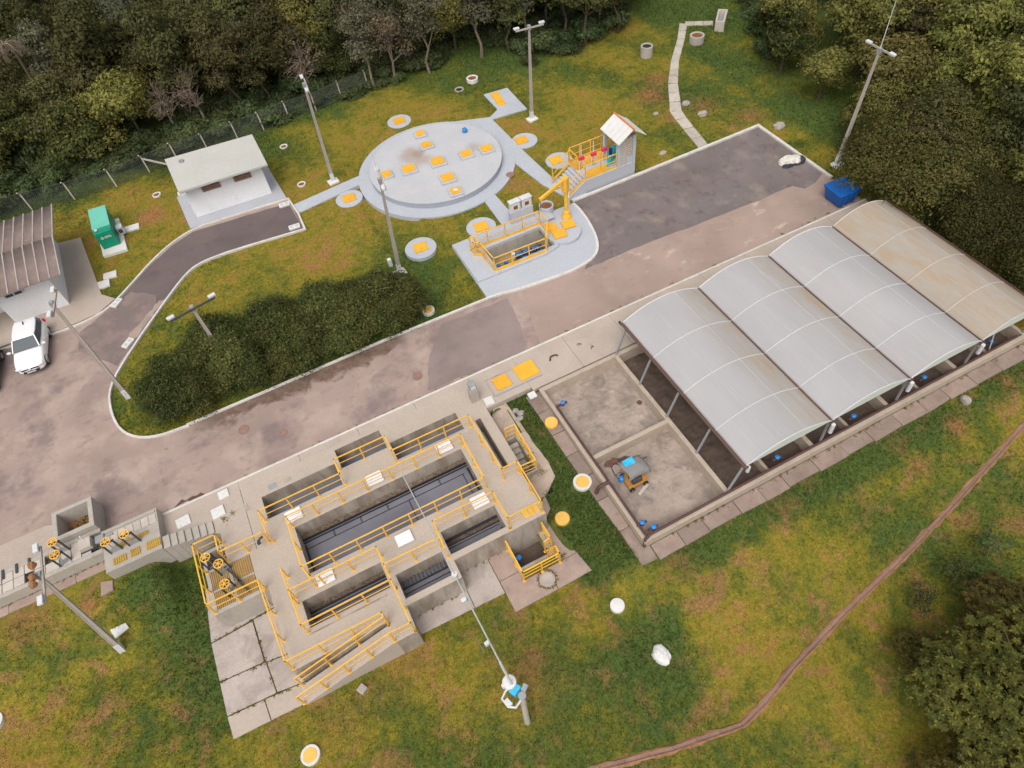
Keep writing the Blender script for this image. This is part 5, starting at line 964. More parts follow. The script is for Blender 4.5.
# ------------------------------------------------------------------ arched translucent roofs
VX = [13.95, 18.72, 23.36, 27.82, 31.85]; RY0, RY1, RZ = 10.42, 20.4, 2.0; RISE = .64; NS = 12
names = ['arched translucent roof over the beds nearest the open beds', 'second arched translucent roof from the open beds', 'third arched roof, the cleanest bluish white one', 'fourth arched roof, stained beige, next to the trees']
for bi in range(4):
    xa, xb = VX[bi] + .05, VX[bi+1] - .05
    root = empty('arched_roof', names[bi], 'roof', (xa, RY0, RZ), 0, 'arched roofs over the drying beds')
    def ap(t, lift=0.0):
        x = xa + (xb - xa)*t; return x, RZ + lift + RISE*(1 - (2*t - 1)**2)
    mat = 'sheet_stained' if bi == 3 else 'sheet_clear'
    YR = [RY0, 12.6, 15.05, 17.6, RY1]; TS = [0, 1/3, 2/3, 1]
    for yi in range(4):
        for ti in range(3):
            nx = 7; me_vs = []; fs = []; edge = []
            for i in range(nx):
                t = TS[ti] + (TS[ti+1] - TS[ti])*i/(nx-1); x, z = ap(t)
                for y in (YR[yi] + .004, YR[yi+1] - .004):
                    me_vs.append((x, y, z)); e_ = max(0, (t - .52)/.48) if bi < 2 else (.06 if bi == 2 else .75); edge.append(e_)
            for i in range(nx-1): fs.append((i*2, i*2+2, i*2+3, i*2+1))
            o = MB().add(me_vs, fs).obj('roof_sheet', MAT[mat], root, smooth=True); set_attr(o.data, 'edge', np.stack([edge, edge, edge, np.ones(len(edge))], -1))
            sm = o.modifiers.new('t', 'SOLIDIFY'); sm.thickness = .012; sm.use_rim = False
    for yi, y in enumerate(YR):
        pts = []
        for i in range(NS+1): x, z = ap(i/NS, .012 if 0 < yi < 4 else .008); pts.append((x, y, z))
        MB().tube(pts, .02 if 0 < yi < 4 else .03, 6).obj('arch_rib', MAT['sheet_rib_old' if bi == 3 else 'sheet_rib'], root)
        if yi in (1, 2, 3): MB().beam((xa, y, RZ - .04), (xb, y, RZ - .04), .05).obj('tie_bar', MAT['steel_grey'], root)
    for t in (1/3, 2/3):
        x, z = ap(t, .012); MB().tube([(x, RY0, z), (x, RY1, z)], .011, 5).obj('seam', MAT['sheet_rib_old' if bi == 3 else 'sheet_rib'], root)
    for y in (RY0 + .03, RY1 - .03):
        vs = [(ap(i/NS)[0], y, ap(i/NS, -.03)[1]) for i in range(NS+1)] + [(xb, y, RZ - .06), (xa, y, RZ - .06)]
        MB().add(vs, [tuple(range(len(vs)))]).obj('gable_sheet', MAT['gable_sheet'], root).modifiers.new('t', 'SOLIDIFY').thickness = .01
for k, x in enumerate(VX):
    root = empty('roof_gutter', ['brown eave gutter and posts beside the open beds', 'brown valley gutter and posts between the first and second arched roofs', 'brown valley gutter and posts between the second and third arched roofs', 'brown valley gutter and posts between the third and fourth arched roofs', 'brown eave gutter and posts on the tree side'][k], 'gutter', (x, RY0, 0), 0, 'roof gutters on posts')
    m = MB(); m.box(x - .09, x + .09, RY0 - .1, RY1 + .05, RZ - .1, RZ - .06); m.box(x - .1, x - .075, RY0 - .1, RY1 + .05, RZ - .06, RZ + .02); m.box(x + .075, x + .1, RY0 - .1, RY1 + .05, RZ - .06, RZ + .02); m.obj('gutter', MAT['gutter_brown'], root)
    m = MB(); m.box(x - .035, x + .035, RY0 - .1, RY1 + .05, RZ - .2, RZ - .102); m.obj('beam', MAT['steel_grey'], root)
    px = 13.36 if k == 0 else x
    for y in (10.5, 12.85, 15.3, 17.7, 20.02): 
        MB().beam((px, y, .06 if k in (0, 4) else -.5), (x - (.04 if k == 0 else 0), y, RZ - .19), .085, .085).obj('post', MAT['steel_grey'], root)
    if k: MB().cyl(x, RY0 - .16, RZ - .75, RZ - .12, .1, n=10).obj('downpipe', MAT['lamp_grey'], root); 
    else: MB().cyl(x + .15, RY0 - .05, RZ - .5, RZ - .12, .09, n=10).obj('downpipe', MAT['lamp_grey'], root)
# brace with a slanting stay at the right front corner
MB().beam((29.5, 10.5, .1), (29.9, 11.0, 1.3), .05).thing('stay_bar', MAT['steel_grey'], 'slanting steel stay bar under the stained roof at the front', 'stay', (29.5, 10.5, .1))
# ---- apron hatches
hatch('larger yellow hatch on the apron beside the sludge bed corner', 8.75, 21.6, DK, 1.15, 1.05, .02, 0, 'yellow hatches on the apron', handle=False); hatch('smaller yellow hatch on the apron beside the larger one', 7.25, 21.55, DK, .85, .85, .02, 0, 'yellow hatches on the apron', handle=False)
struct(MB().box(6.55, 9.35, 20.86, 20.92, DK - .2, DK + .03).obj('drain_edge', MAT['steel_grey']))
struct(MB().box(6.5, 6.56, 20.9, 22.1, DK - .2, DK + .02).box(6.56, 8.05, 22.08, 22.13, DK - .2, DK + .02).obj('drain_edge', MAT['tankwall']))
gc = empty('meter_pillar', 'small grey meter pillar on the apron next to a white slab', 'pillar', (5.55, 21.35, DK)); MB().box(5.3, 5.75, 21.1, 21.5, DK, DK + .95).obj('pillar', MAT['concrete_box'], gc, bevel=.02); MB().box(5.35, 5.72, 21.12, 21.46, DK + .952, DK + 1.4).obj('meter_box', MAT['steel_grey'], gc, bevel=.03); MB().box(5.4, 5.67, 21.112, 21.119, DK + 1.03, DK + 1.3).obj('meter_door', MAT['lamp_grey'], gc)
for k, (x, y, w, d, mt) in enumerate([(-4.69, 21.62, .38, .22, 'tankwall'), (-6.9, 21.15, .2, .5, 'tankwall'), (-5.45, 21.62, .4, .3, 'steel_grey')]):
    MB().obox((x, y, DK + .006), (w, d, .02), .1).thing('cover_plate', MAT[mt], ['small brown cover plate on the apron north of the north-west channel', 'narrow brown cover plate on the apron left of the north-west channel', 'small grey cover plate on the apron above the north-west channel'][k], 'cover plate', (x, y, DK), 'small cover plates on the apron')
MB().tube([(10.15, 21.5, DK + .04), (10.3, 21.72, DK + .05), (10.55, 21.72, DK + .05), (10.7, 21.6, DK + .04)], .05, 7).thing('pipe_bend', MAT['rust_pipe'], 'short bent brown pipe lying on the apron by the larger yellow hatch', 'pipe', (10.3, 21.6, DK))
MB().box(14.75, 14.85, 21.65, 21.95, DK, DK + .1).thing('bolt_bracket', MAT['black_pipe'], 'small black bracket on the apron near the roof post', 'bracket', (14.8, 21.8, DK))
# ------------------------------------------------------------------ white flat-roofed building
struct(MB().prism([(-5.35, 44.72), (1.45, 44.2), (1.2, 48.75), (-5.55, 49.0)], -.3, .12).obj('building_apron', MAT['bldg_apron'], bevel=.012)); EXCL.append([(-5.6, 44.5), (1.6, 44.1), (1.3, 48.9), (-5.7, 49.2)])
wb = empty('white_building', 'low white building with a slanting concrete slab roof and two brick block windows', 'building', (-2.0, 47.0, .12))
MB().prism([(-4.7, 45.75), (.68, 45.38), (.8, 48.6), (-4.62, 48.8)], .12, 2.72).obj('wall', MAT['wall_white'], wb)
def flat(pts, z0, z1, th):
    n = len(pts); vs = [(x, y, z0 if y < 46.6 else z1) for x, y in pts] + [(x, y, (z0 if y < 46.6 else z1) + th) for x, y in pts]
    return MB().add(vs, [tuple(range(n))[::-1], tuple(range(n, 2*n))] + [(i, (i+1) % n, (i+1) % n + n, i + n) for i in range(n)])
flat([(-4.85, 45.0), (1.16, 44.55), (1.12, 48.55), (-5.02, 49.2)], 2.62, 2.78, .17).obj('roof_slab', MAT['slab_roof'], wb, bevel=.02)
MB().lathe(-4.0, 48.2, [(.17, 2.93), (.17, 3.02), (.12, 3.02), (.11, 2.97)], 16).obj('roof_vent', MAT['steel_grey'], wb)
MB().obox((-4.72, 45.15, 2.5), (.5, .35, .16), -.05).obj('beam_end', MAT['white_paint'], wb); MB().box(-4.5, 1.0, 45.05, 45.12, 2.5, 2.62).obj('fascia', MAT['lamp_grey'], wb)
for (xa, ya, xb, yb) in [(-3.5, 45.62, -2.25, 45.53), (-1.3, 45.47, -.12, 45.38)]:
    w = MB().beam((xa, ya + .02, 1.98), (xb, yb + .02, 1.98), .06, .42).obj('window', MAT['brick_dark'], wb)
    n = 7
    for i in range(n):
        for j in range(2):
            t = (i + .5)/n; MB().obox((xa + (xb - xa)*t, ya + (yb - ya)*t - .02, 1.88 + .19*j), ((xb - xa)/n*.82, .05, .15), -.07).obj('block', MAT['manhole_iron'], w)
MB().beam((-4.7, 45.7, .2), (.68, 45.33, .2), .03, .16).obj('plinth', MAT['wall_white'], wb); MB().beam((.72, 45.42, .13), (.8, 48.4, .13), .35, .05).obj('plinth_walk', MAT['step_paint'], wb)
# corrugated strips at the turning end of the drive
def vent_slab(label, x, y, rz, w=.75, d=.42):
    t = empty('drain_slab', label, 'slab', (x, y, .12), rz, 'white kerb drain slabs')
    MB().box(-w/2, w/2, -d/2, d/2, -.1, .03).obj('slab_body', MAT['white_paint'], t, bevel=.012, local=True)
    for s in (-1, 1): MB().box(s*w*.22 - .1, s*w*.22 + .1, -d*.28, d*.28, .0305, .04).obj('grate', MAT['mark_grey'], t, local=True)
for lb, x, y, rz in [('white drain slab at the kerb corner by the white building', 1.1, 43.55, -.08), ('white drain slab at the outer corner of the drive end', 1.05, 40.75, -.08), ('white drain slab on the drive kerb by the paved yard', -10.95, 39.9, .85), ('white drain slab on the lawn kerb above the long hedge', -10.75, 35.85, .75)]: vent_slab(lb, x, y, rz)
# ------------------------------------------------------------------ wooden looking shed roof building at the left
struct(MB().prism([(-22, 41.2), (-11.75, 41.3), (-12.46, 48.3), (-14.1, 48.6), (-22, 49)], -.3, .1).obj('yard_pavement', MAT['apron'], bevel=.012)); EXCL.append([(-22, 40), (-11.7, 41.2), (-12.4, 48.4), (-22, 49)])
struct(MB().prism([(-22, 40.0), (-17.5, 39.95), (-14.4, 39.4), (-12.1, 39.6), (-11.0, 40.4), (-11.75, 41.29), (-22, 41.19)], -.3, .095).obj('yard_pavement', MAT['apron'])); EXCL.append([(-22, 39.8), (-14.4, 39.2), (-11.0, 40.4), (-11.7, 41.4), (-22, 41.3)])
lb_ = empty('left_shed', 'white walled shed with a brown fibre cement roof at the left edge', 'building', (-17, 45, .1)); lb_.name = 'roofed_shed'
MB().prism([(-17.0, 41.62), (-13.72, 41.5), (-13.95, 48.4), (-21, 48.7), (-21, 43.4), (-17.05, 43.3)], .1, 2.75).obj('wall', MAT['wall_white'], lb_)
MB().prism([(-21, 41.75), (-17.05, 41.63), (-17.05, 43.25), (-21, 43.35)], 2.3, 2.74).obj('lintel', MAT['wall_white'], lb_); MB().box(-21, -17.1, 43.2, 43.29, .1, 2.3).obj('recess_wall', MAT['wall_white'], lb_)
w = MB().box(-16.35, -15.3, 41.47, 41.6, 2.05, 2.55).obj('window', MAT['glass_dark'], lb_)
for k in range(3): MB().box(-16.37 + k*.51, -16.31 + k*.51, 41.43, 41.475, 2.03, 2.57).obj('mullion', MAT['white_paint'], w)
MB().box(-16.37, -15.29, 41.435, 41.47, 2.27, 2.33).obj('transom', MAT['white_paint'], w)
EY, RYY, NY = 40.5, 43.95, 48.3; ZEV, ZRG, ZN = 2.9, 3.32, 2.95
k = 0; x = -12.66
while x > -21:
    w = .6
    for (ya, yb, za, zb) in ((EY, RYY + .12, ZEV, ZRG + .02), (RYY - .1, NY, ZRG - .02, ZN)):
        vs = []; nseg = 7
        for i in range(nseg):
            t = i/(nseg-1); xx = x - w*t; dz = .06*(abs(2*t - 1)**3)
            vs += [(xx + .004*(ya-45), ya, za + dz), (xx, yb, zb + dz)]
        o = MB().add(vs, [(i*2+2, i*2, i*2+1, i*2+3)[::-1] for i in range(nseg-1)]).obj('roof_sheet', MAT['wood_roof'], lb_, smooth=True); o.modifiers.new('t', 'SOLIDIFY').thickness = .03
        MB().beam((x + .004*(ya-45), ya - .03, za + .07), (x, yb, zb + .07), .075, .06).obj('roof_rib', MAT['roof_lap'], lb_)
    x -= w
# ------------------------------------------------------------------ car
def car(label, loc, rz, paint):
    c = empty('parked_car', label, 'car', loc, rz)
    L, W = 3.75, 1.66                                     # nose at -y
    st = [(-1.88, .32, .46, .42), (-1.84, .26, .60, .62), (-1.72, .22, .70, .74), (-1.45, .20, .79, .80), (-1.0, .19, .90, .83), (-.55, .19, .98, .83), (.3, .19, 1.0, .83), (1.1, .19, 1.02, .83), (1.6, .21, 1.02, .81), (1.84, .28, .95, .74), (1.89, .36, .80, .68)]
    vs = []; fs = []; n = 14
    for y, zb, zt, hw in st:
        for k in range(n):
            a = 2*PI*k/n; ca, sa = math.cos(a), math.sin(a); ex = .42
            vs.append((hw*math.copysign(abs(ca)**ex, ca), y + (.10*abs(ca) if y < -1.5 else -.06*abs(ca) if y > 1.7 else 0), (zb+zt)/2 + (zt-zb)/2*math.copysign(abs(sa)**ex, sa)))
    for i in range(len(st)-1):
        for k in range(n): fs.append((i*n+k, i*n+(k+1) % n, (i+1)*n+(k+1) % n, (i+1)*n+k))
    fs += [tuple(range(n)), tuple(range((len(st)-1)*n, len(st)*n))[::-1]]
    b = MB().add(vs, [f[::-1] for f in fs]).obj('body', MAT[paint], c, smooth=True, local=True); b.modifiers.new('s', 'SUBSURF').levels = 2; b.modifiers['s'].render_levels = 2
    # cabin: roof, glass and pillars
    low = [(-.70, -.62), (.70, -.62), (.74, .3), (.72, 1.45), (.62, 1.84), (-.62, 1.84), (-.72, 1.45), (-.74, .3)]; top = [(-.57, .05), (.57, .05), (.62, .5), (.61, 1.3), (.53, 1.6), (-.53, 1.6), (-.61, 1.3), (-.62, .5)]
    zl, zt = 1.0, 1.38; g_ = MB().add([(x, y, zl) for x, y in low] + [(x, y, zt) for x, y in top], [(k, (k+1) % 8, (k+1) % 8 + 8, k + 8) for k in range(8)]).obj('window_glass', MAT['glass_dark'], c, local=True)
    rf = MB(); rvs = [(x*1.03, y + (-.03 if y < .1 else .02), zt - .015) for x, y in top] + [(x*1.0, y, zt + .03) for x, y in top] + [(x*.72, .72 + (y - .72)*.75, zt + .075) for x, y in top]
    rf.add(rvs, [(k, (k+1) % 8, (k+1) % 8 + 8, k + 8) for k in range(8)] + [(k+8, (k+1) % 8 + 8, (k+1) % 8 + 16, k + 16) for k in range(8)] + [tuple(range(16, 24))]); rf.obj('roof', MAT[paint], c, smooth=False, local=True, bevel=.02)
    pl = MB()
    for k in (0, 1, 4, 5): pl.beam((low[k][0]*1.005, low[k][1], zl), (top[k][0]*1.015, top[k][1], zt), .055, .05)
    pl.obj('pillar', MAT[paint], c, local=True)
    MB().beam((0, 1.1, zt + .07), (0, 1.3, zt + .16), .05).obj('antenna', MAT['rubber'], c, local=True)
    MB().box(-.42, .42, -1.9, -1.82, .34, .43).obj('grille', MAT['rubber'], c, local=True, bevel=.02); MB().box(-.45, .45, -1.86, -1.80, .53, .58).obj('upper_grille', MAT['rubber'], c, local=True)
    MB().box(-.06, .06, -1.9, -1.86, .52, .6).obj('badge', MAT['lamp_grey'], c, local=True); MB().box(-.24, .24, -1.915, -1.895, .35, .42).obj('number_plate', MAT['lamp_grey'], c, local=True)
    for s in (-1, 1):
        MB().obox((s*.58, -1.70, .63), (.26, .18, .1), s*.45).obj('headlight', MAT['lamp_glass'], c, local=True, bevel=.03)
        MB().obox((s*.93, -.48, 1.0), (.2, .1, .13), 0).obj('mirror', MAT[paint], c, local=True, bevel=.03); MB().box(s*.74 - .07, s*.74 + .07, 1.72, 1.84, .72, .95).obj('tail_light', MAT['red'], c, local=True, bevel=.02)
        for y in (.1, .95): MB().box(s*.838 - .012, s*.838 + .012, y, y + .16, .82, .855).obj('door_handle', MAT[paint], c, local=True)
        for y in (-1.18, 1.22):
            w_ = MB().tube([(s*.58, y, .29), (s*.755, y, .29)], .29, 22).obj('tyre', MAT['rubber'], c, local=True); MB().tube([(s*.74, y, .29), (s*.77, y, .29)], .19, 14).obj('rim', MAT['steel_grey'], w_, local=True)
            MB().tube([(s*.765, y + .33*math.cos(a*PI/8), .29 + .33*math.sin(a*PI/8)) for a in range(9)], .05, 6).obj('wheel_arch', MAT['rubber'], c, local=True)
    c.scale = (1.06, 1.0, 1.0); return c
car('white hatchback parked on the road in front of the roofed shed', (-15.92, 38.15, .015), -.10, 'car_white')
car('black car mostly cut off by the left edge of the photo', (-18.75, 37.7, .015), -.12, 'car_black')
# ------------------------------------------------------------------ green generator cabin, slabs, bin, rubble
gp = empty('generator_cabin', 'bright green generator cabin with a pale teal roof on a concrete pad', 'generator', (-10.4, 46.6, .05))
EXCL.append([(-11.3, 44.9), (-9.5, 44.9), (-9.5, 49.0), (-11.4, 49.0)])
MB().prism([(-11.2, 45.1), (-9.62, 44.98), (-9.72, 48.9), (-11.35, 49.0)], -.2, .16).obj('base_pad', MAT['white_paint'], gp, bevel=.015)
MB().prism([(-11.05, 45.78), (-9.93, 45.75), (-9.98, 48.75), (-11.1, 48.85)], .161, 1.42).obj('cabin', MAT['green_side'], gp, bevel=.03)
MB().prism([(-11.08, 46.3), (-9.9, 46.28), (-9.95, 48.78), (-11.13, 48.88)], 1.421, 1.5).obj('roof', MAT['green_top'], gp, bevel=.03)
MB().add([(-11.06, 45.76, 1.25), (-9.92, 45.74, 1.25), (-9.9, 46.27, 1.49), (-11.08, 46.29, 1.49)], [(0, 1, 2, 3)]).obj('sloped_hood', MAT['green_side'], gp).modifiers.new('t', 'SOLIDIFY').thickness = .02
MB().cyl(-10.85, 46.12, 1.46, 1.52, .1, n=14).obj('exhaust_cap', MAT['lamp_grey'], gp)
MB().tube([(-10.72 + .07*math.cos(k*PI/7), 45.755, 1.0 + .07*math.sin(k*PI/7)) for k in range(14)], .022, 6, closed=True).obj('emblem', MAT['white_paint'], gp)
for k, (x0, x1, z) in enumerate([(-10.56, -10.16, 1.05), (-10.56, -10.12, .96)]):
    mm = MB(); xx = x0; r = random.Random(k + 3)
    while xx < x1: wl = r.choice([.03, .045, .022]); mm.box(xx, xx + wl, 45.735, 45.755, z - .022, z + .022 + r.choice([0, .012])); xx += wl + .014
    mm.obj('lettering', MAT['white_paint'], gp)
mt = empty('meter_box', 'small white meter box beside the green generator cabin', 'box', (-9.7, 47.0, .16)); MB().box(-9.88, -9.45, 46.75, 47.2, .161, .75).obj('case', MAT['lamp_grey'], mt, bevel=.03); MB().box(-9.8, -9.53, 46.735, 46.748, .3, .6).obj('window', MAT['glass_dark'], mt)
for lb, x, y, w, d, rz in [('white slab in the grass right of the green generator cabin', -9.05, 47.35, 1.0, .62, -.1), ('upper white slab in the grass by the drive kerb', -11.05, 43.0, .85, .62, -.1), ('lower white slab in the grass by the drive kerb', -11.6, 42.3, .9, .7, -.05)]:
    MB().obox((x, y, zz(x, y) + .04), (w, d, .16), rz).thing('grass_slab', MAT['white_paint'], lb, 'slab', (x, y, 0), 'white slabs near the generator', bevel=.015); EXCL.append([(x-w/2, y-d/2), (x+w/2, y-d/2), (x+w/2, y+d/2), (x-w/2, y+d/2)])
bn = empty('waste_bin', 'blue waste skip with a flat lid standing under the bushes at the lot end', 'skip', (31.9, 23.6, 0))
MB().add([(31.3, 22.98, .1), (32.5, 22.98, .1), (32.5, 24.2, .1), (31.3, 24.2, .1), (31.1, 22.88, .95), (32.62, 22.88, .95), (32.62, 24.3, .95), (31.1, 24.3, .95)], [(0,3,2,1),(0,1,5,4),(1,2,6,5),(2,3,7,6),(3,0,4,7)]).obj('bin_body', MAT['blue_bin'], bn, bevel=.03)
MB().add([(31.05, 22.84, .96), (32.67, 22.84, .96), (32.67, 24.35, .96), (31.05, 24.35, .96), (31.05, 22.84, 1.02), (32.67, 22.84, 1.02), (32.67, 24.35, 1.08), (31.05, 24.35, 1.08)], [(0,3,2,1),(4,5,6,7),(0,1,5,4),(1,2,6,5),(2,3,7,6),(3,0,4,7)]).obj('bin_lid', MAT['blue_bin'], bn, bevel=.025)
for x in (31.5, 31.9, 32.3): MB().beam((x, 22.95, .15), (x, 22.86, .9), .07).obj('bin_rib', MAT['blue_bin'], bn)
MB().box(31.08, 32.64, 22.84, 22.9, .8, .87).obj('bin_rim', MAT['blue_bin'], bn)
for (x, y) in [(31.45, 23.1), (32.4, 23.1), (31.45, 24.1), (32.4, 24.1)]: MB().cyl(x, y, .02, .14, .1, n=12).obj('caster', MAT['rubber'], bn)
r = random.Random(12); vs = []; fs = []; na, nb_ = 16, 5
def lump(cx, cy, z0, rx, ry, h, seed, jit=.22, na=16, nb_=5):
    r = random.Random(seed); vs = []; fs = []
    for j in range(nb_):
        q = j/(nb_-1)
        for i in range(na):
            a = 2*PI*i/na; rr_ = math.cos(q*PI/2)**.7*(1 + r.uniform(-jit, jit)); vs.append((cx + rx*rr_*math.cos(a), cy + ry*rr_*math.sin(a), z0 + h*math.sin(q*PI/2)*(1 + r.uniform(-jit, jit)*.6) - (.03 if j == 0 else 0)))
    for j in range(nb_-1):
        for i in range(na): fs.append((j*na+i, j*na+(i+1) % na, (j+1)*na+(i+1) % na, (j+1)*na+i))
    fs.append(tuple(range((nb_-1)*na, nb_*na))); return MB().add(vs, fs)
rb = empty('rubbish_pile', 'pile of pale sacks on a dark plastic sheet at the lot kerb', 'rubbish', (32.2, 28.3, .02))
lump(32.25, 28.3, .015, .95, .62, .12, 21).obj('plastic_sheet', MAT['bag_dark'], rb); lump(31.95, 28.45, .05, .6, .42, .3, 22, .15).obj('sack', MAT['bag_white'], rb); lump(32.35, 28.2, .05, .5, .38, .34, 23, .15).obj('sack', MAT['bag_white'], rb); lump(32.75, 28.05, .05, .3, .34, .25, 24).obj('bag', MAT['bag_dark'], rb)
for lb, x, y, rx, ry, h, mt_ in [('grey square stone lying in the grass south of the ramp', -4.82, 11.0, .22, .2, .14, 'stone'), ('rough white boulder in the dark wet patch of the lawn', 7.0, 6.2, .36, .46, .3, 'white_paint'), ('round concrete lump on the grass above the parking lot kerb', 34.2, 31.9, .45, .35, .3, 'stone'), ('pale rock beside the garden path bend', 30.9, 36.2, .4, .28, .25, 'stone'), ('small pale rock in the grass above the dosing hut', 28.2, 38.2, .22, .17, .15, 'stone'), ('flat pale rock in the grass right of the dosing hut', 25.9, 33.9, .3, .2, .12, 'stone'), ('pale rock in the weeds near the garden path', 30.7, 38.0, .35, .25, .25, 'stone'), ('grey rock standing by the bed path at the roof end', 26.6, 9.05, .2, .3, .35, 'stone')]:
    if 'grey square' in lb: MB().obox((x, y, zz(x, y) + .05), (.36, .36, .2), .5).thing('stone', MAT['stone'], lb, 'stone', (x, y, zz(x, y)), bevel=.04)
    else: lump(x, y, zz(x, y), rx, ry, h, int(abs(x*100)), .14, 14, 5).thing('rock', MAT[mt_], lb, 'rock', (x, y, zz(x, y)))
MB().lathe(6.5, 8.85, [(.33, zz(6.5, 8.85) - .1), (.33, zz(6.5, 8.85) + .18), (.3, zz(6.5, 8.85) + .22), (.02, zz(6.5, 8.85) + .24)], 26).thing('capped_well', MAT['white_paint'], 'plain round white concrete cap alone in the lower lawn', 'cap', (6.5, 8.85, zz(6.5, 8.85)), smooth=False)
for k, (x, y, a, c_) in enumerate([(7.25, 19.45, .3, 3), (7.1, 19.7, .2, 4), (7.05, 19.2, .2, 5)]): lump(x, y, zz(x, y), .22, .17, .2, 40 + k, .25, 10, 4).thing('rubble', MAT['stone'], 'piece of rubble at the edge of the grass strip near the small meter pillar', 'rubble', (x, y, zz(x, y)), 'rubble pieces by the grass strip')
# ------------------------------------------------------------------ lamp poles
def pole(label, x, y, h, rz, lean=(0, 0), z0=None, spike=0, arm=2.0, base=True, white=True, heads=2, arm_c='pole_conc'):
    z0 = zz(x, y) if z0 is None else z0; t = empty('lamp_pole', label, 'lamp pole', (x, y, z0), 0, 'concrete lamp poles'); tx, ty = x + lean[0], y + lean[1]
    A, B = Vector((x, y, z0 - .2)), Vector((tx, ty, z0 + h)); d = B - A
    vs = [];
    for p, w in ((A, .125), (B, .06)): vs += [(p.x - w, p.y - w*.7, p.z), (p.x + w, p.y - w*.7, p.z), (p.x + w, p.y + w*.7, p.z), (p.x - w, p.y + w*.7, p.z)]
    FB = [(0,3,2,1),(4,5,6,7),(0,1,5,4),(1,2,6,5),(2,3,7,6),(3,0,4,7)]
    MB().add(vs, FB).obj('shaft', MAT['pole_conc'], t, bevel=.02)
    m = MB()                                                   # raised flanges of the H section
    for s in (-1, 1): m.beam(A + Vector((s*.105, -.09, 0)), B + Vector((s*.05, -.045, 0)), .04, .025)
    m.obj('flange', MAT['pole_conc'], t)
    if white:
        q = A + d*.12; w = .132; vs = [(p.x + sx*w, p.y + sy*w*.8, p.z) for p in (A, q) for sx, sy in ((-1,-1),(1,-1),(1,1),(-1,1))]; MB().add(vs, FB).obj('white_band', MAT['lamp_grey'], t)
    if base: MB().obox((x, y - .1, z0 + .04), (.75, .6, .16), .1).obj('base_block', MAT['white_paint'], t, bevel=.02)
    ax = Vector((math.cos(rz), math.sin(rz), 0)); C_ = B - Vector((0, 0, .12)); off = Vector((-ax.y, ax.x, 0))*-.13
    a_ = MB().beam(C_ - ax*arm/2 + off, C_ + ax*arm/2 + off, .08, .09).obj('cross_arm', MAT[arm_c], t); MB().box(tx - .1, tx + .1, ty - .11, ty + .11, C_.z - .18, C_.z + .13).obj('clamp', MAT['steel_grey'], t)
    for s in ((-1, 1) if heads == 2 else (1,)):
        q = C_ + ax*s*(arm/2 - .1) + off; hd = MB().obox(q + Vector((0, 0, .13)) - off*.8, (.4, .2, .11), rz, tilt=0).obj('lamp_head', MAT['lamp_grey'], t, bevel=.02); MB().beam(q, q + Vector((0, 0, .1)), .05).obj('bracket', MAT['steel_grey'], hd)
        MB().obox(q + Vector((0, 0, .05)) - off*.8, (.34, .15, .015), rz).obj('lamp_glass', MAT['lamp_glass'], hd)
    if spike: MB().cyl(tx, ty, C_.z, C_.z + spike, .03, .012, n=8).obj('lightning_rod', MAT['lamp_grey'], t)
    return t
pole('concrete lamp pole beside the footpath right of the white building', 4.92, 44.31, 7.6, PI/2 - .1, (.25, -.6))
pole('concrete lamp pole with a lightning rod standing between the hedge and the round tank', 5.63, 32.75, 7.1, PI/2 - .15, (.35, -.45), spike=1.7)
MB().box(5.25, 5.5, 33.5, 33.75, zz(5.4, 33.6), zz(5.4, 33.6) + .55).thing('junction_case', MAT['lamp_grey'], 'small grey junction case by the lamp pole in front of the round tank', 'box', (5.4, 33.6, 0), bevel=.02)
pole('concrete lamp pole with a wide cross arm behind the square pad of the round tank', 20.37, 43.0, 7.0, -.14, (.2, -.3), arm=2.0)
pole('concrete lamp pole with a lightning rod rising from the bushes at the lot corner', 34.35, 26.5, 7.4, PI/2, (.8, .15), spike=3.2)
pole('concrete lamp pole leaning over the road near the white car', -11.32, 31.55, 7.1, PI/2 - .15, (.05, .65), base=False)
pole('lamp pole with a long dark cross arm rising out of the hedge', -5.62, 30.95, 4.7, .2, (-.05, .15), base=False, arm=2.5, arm_c='steel_dark')
pF = pole('concrete lamp pole over the lower left lawn with mud nests on its cross arm', -14.05, 17.75, 6.7, PI/2 + .02, (.46, .75), base=False, arm=2.6)
for k, dy in enumerate([-.45, -.12, .42]):
    x, y, z = -13.72, 18.5 + dy, zz(-14, 17.75) + 6.74; lump(x, y, z, .15, .15, .22, 60 + k, .1, 10, 4).thing('mud_nest', MAT['mud'], ['lowest brown mud bird nest on the pole cross arm', 'middle brown mud bird nest on the pole cross arm', 'upper brown mud bird nest on the pole cross arm'][k], 'bird nest', (x, y, z), 'mud nests on the lamp pole')
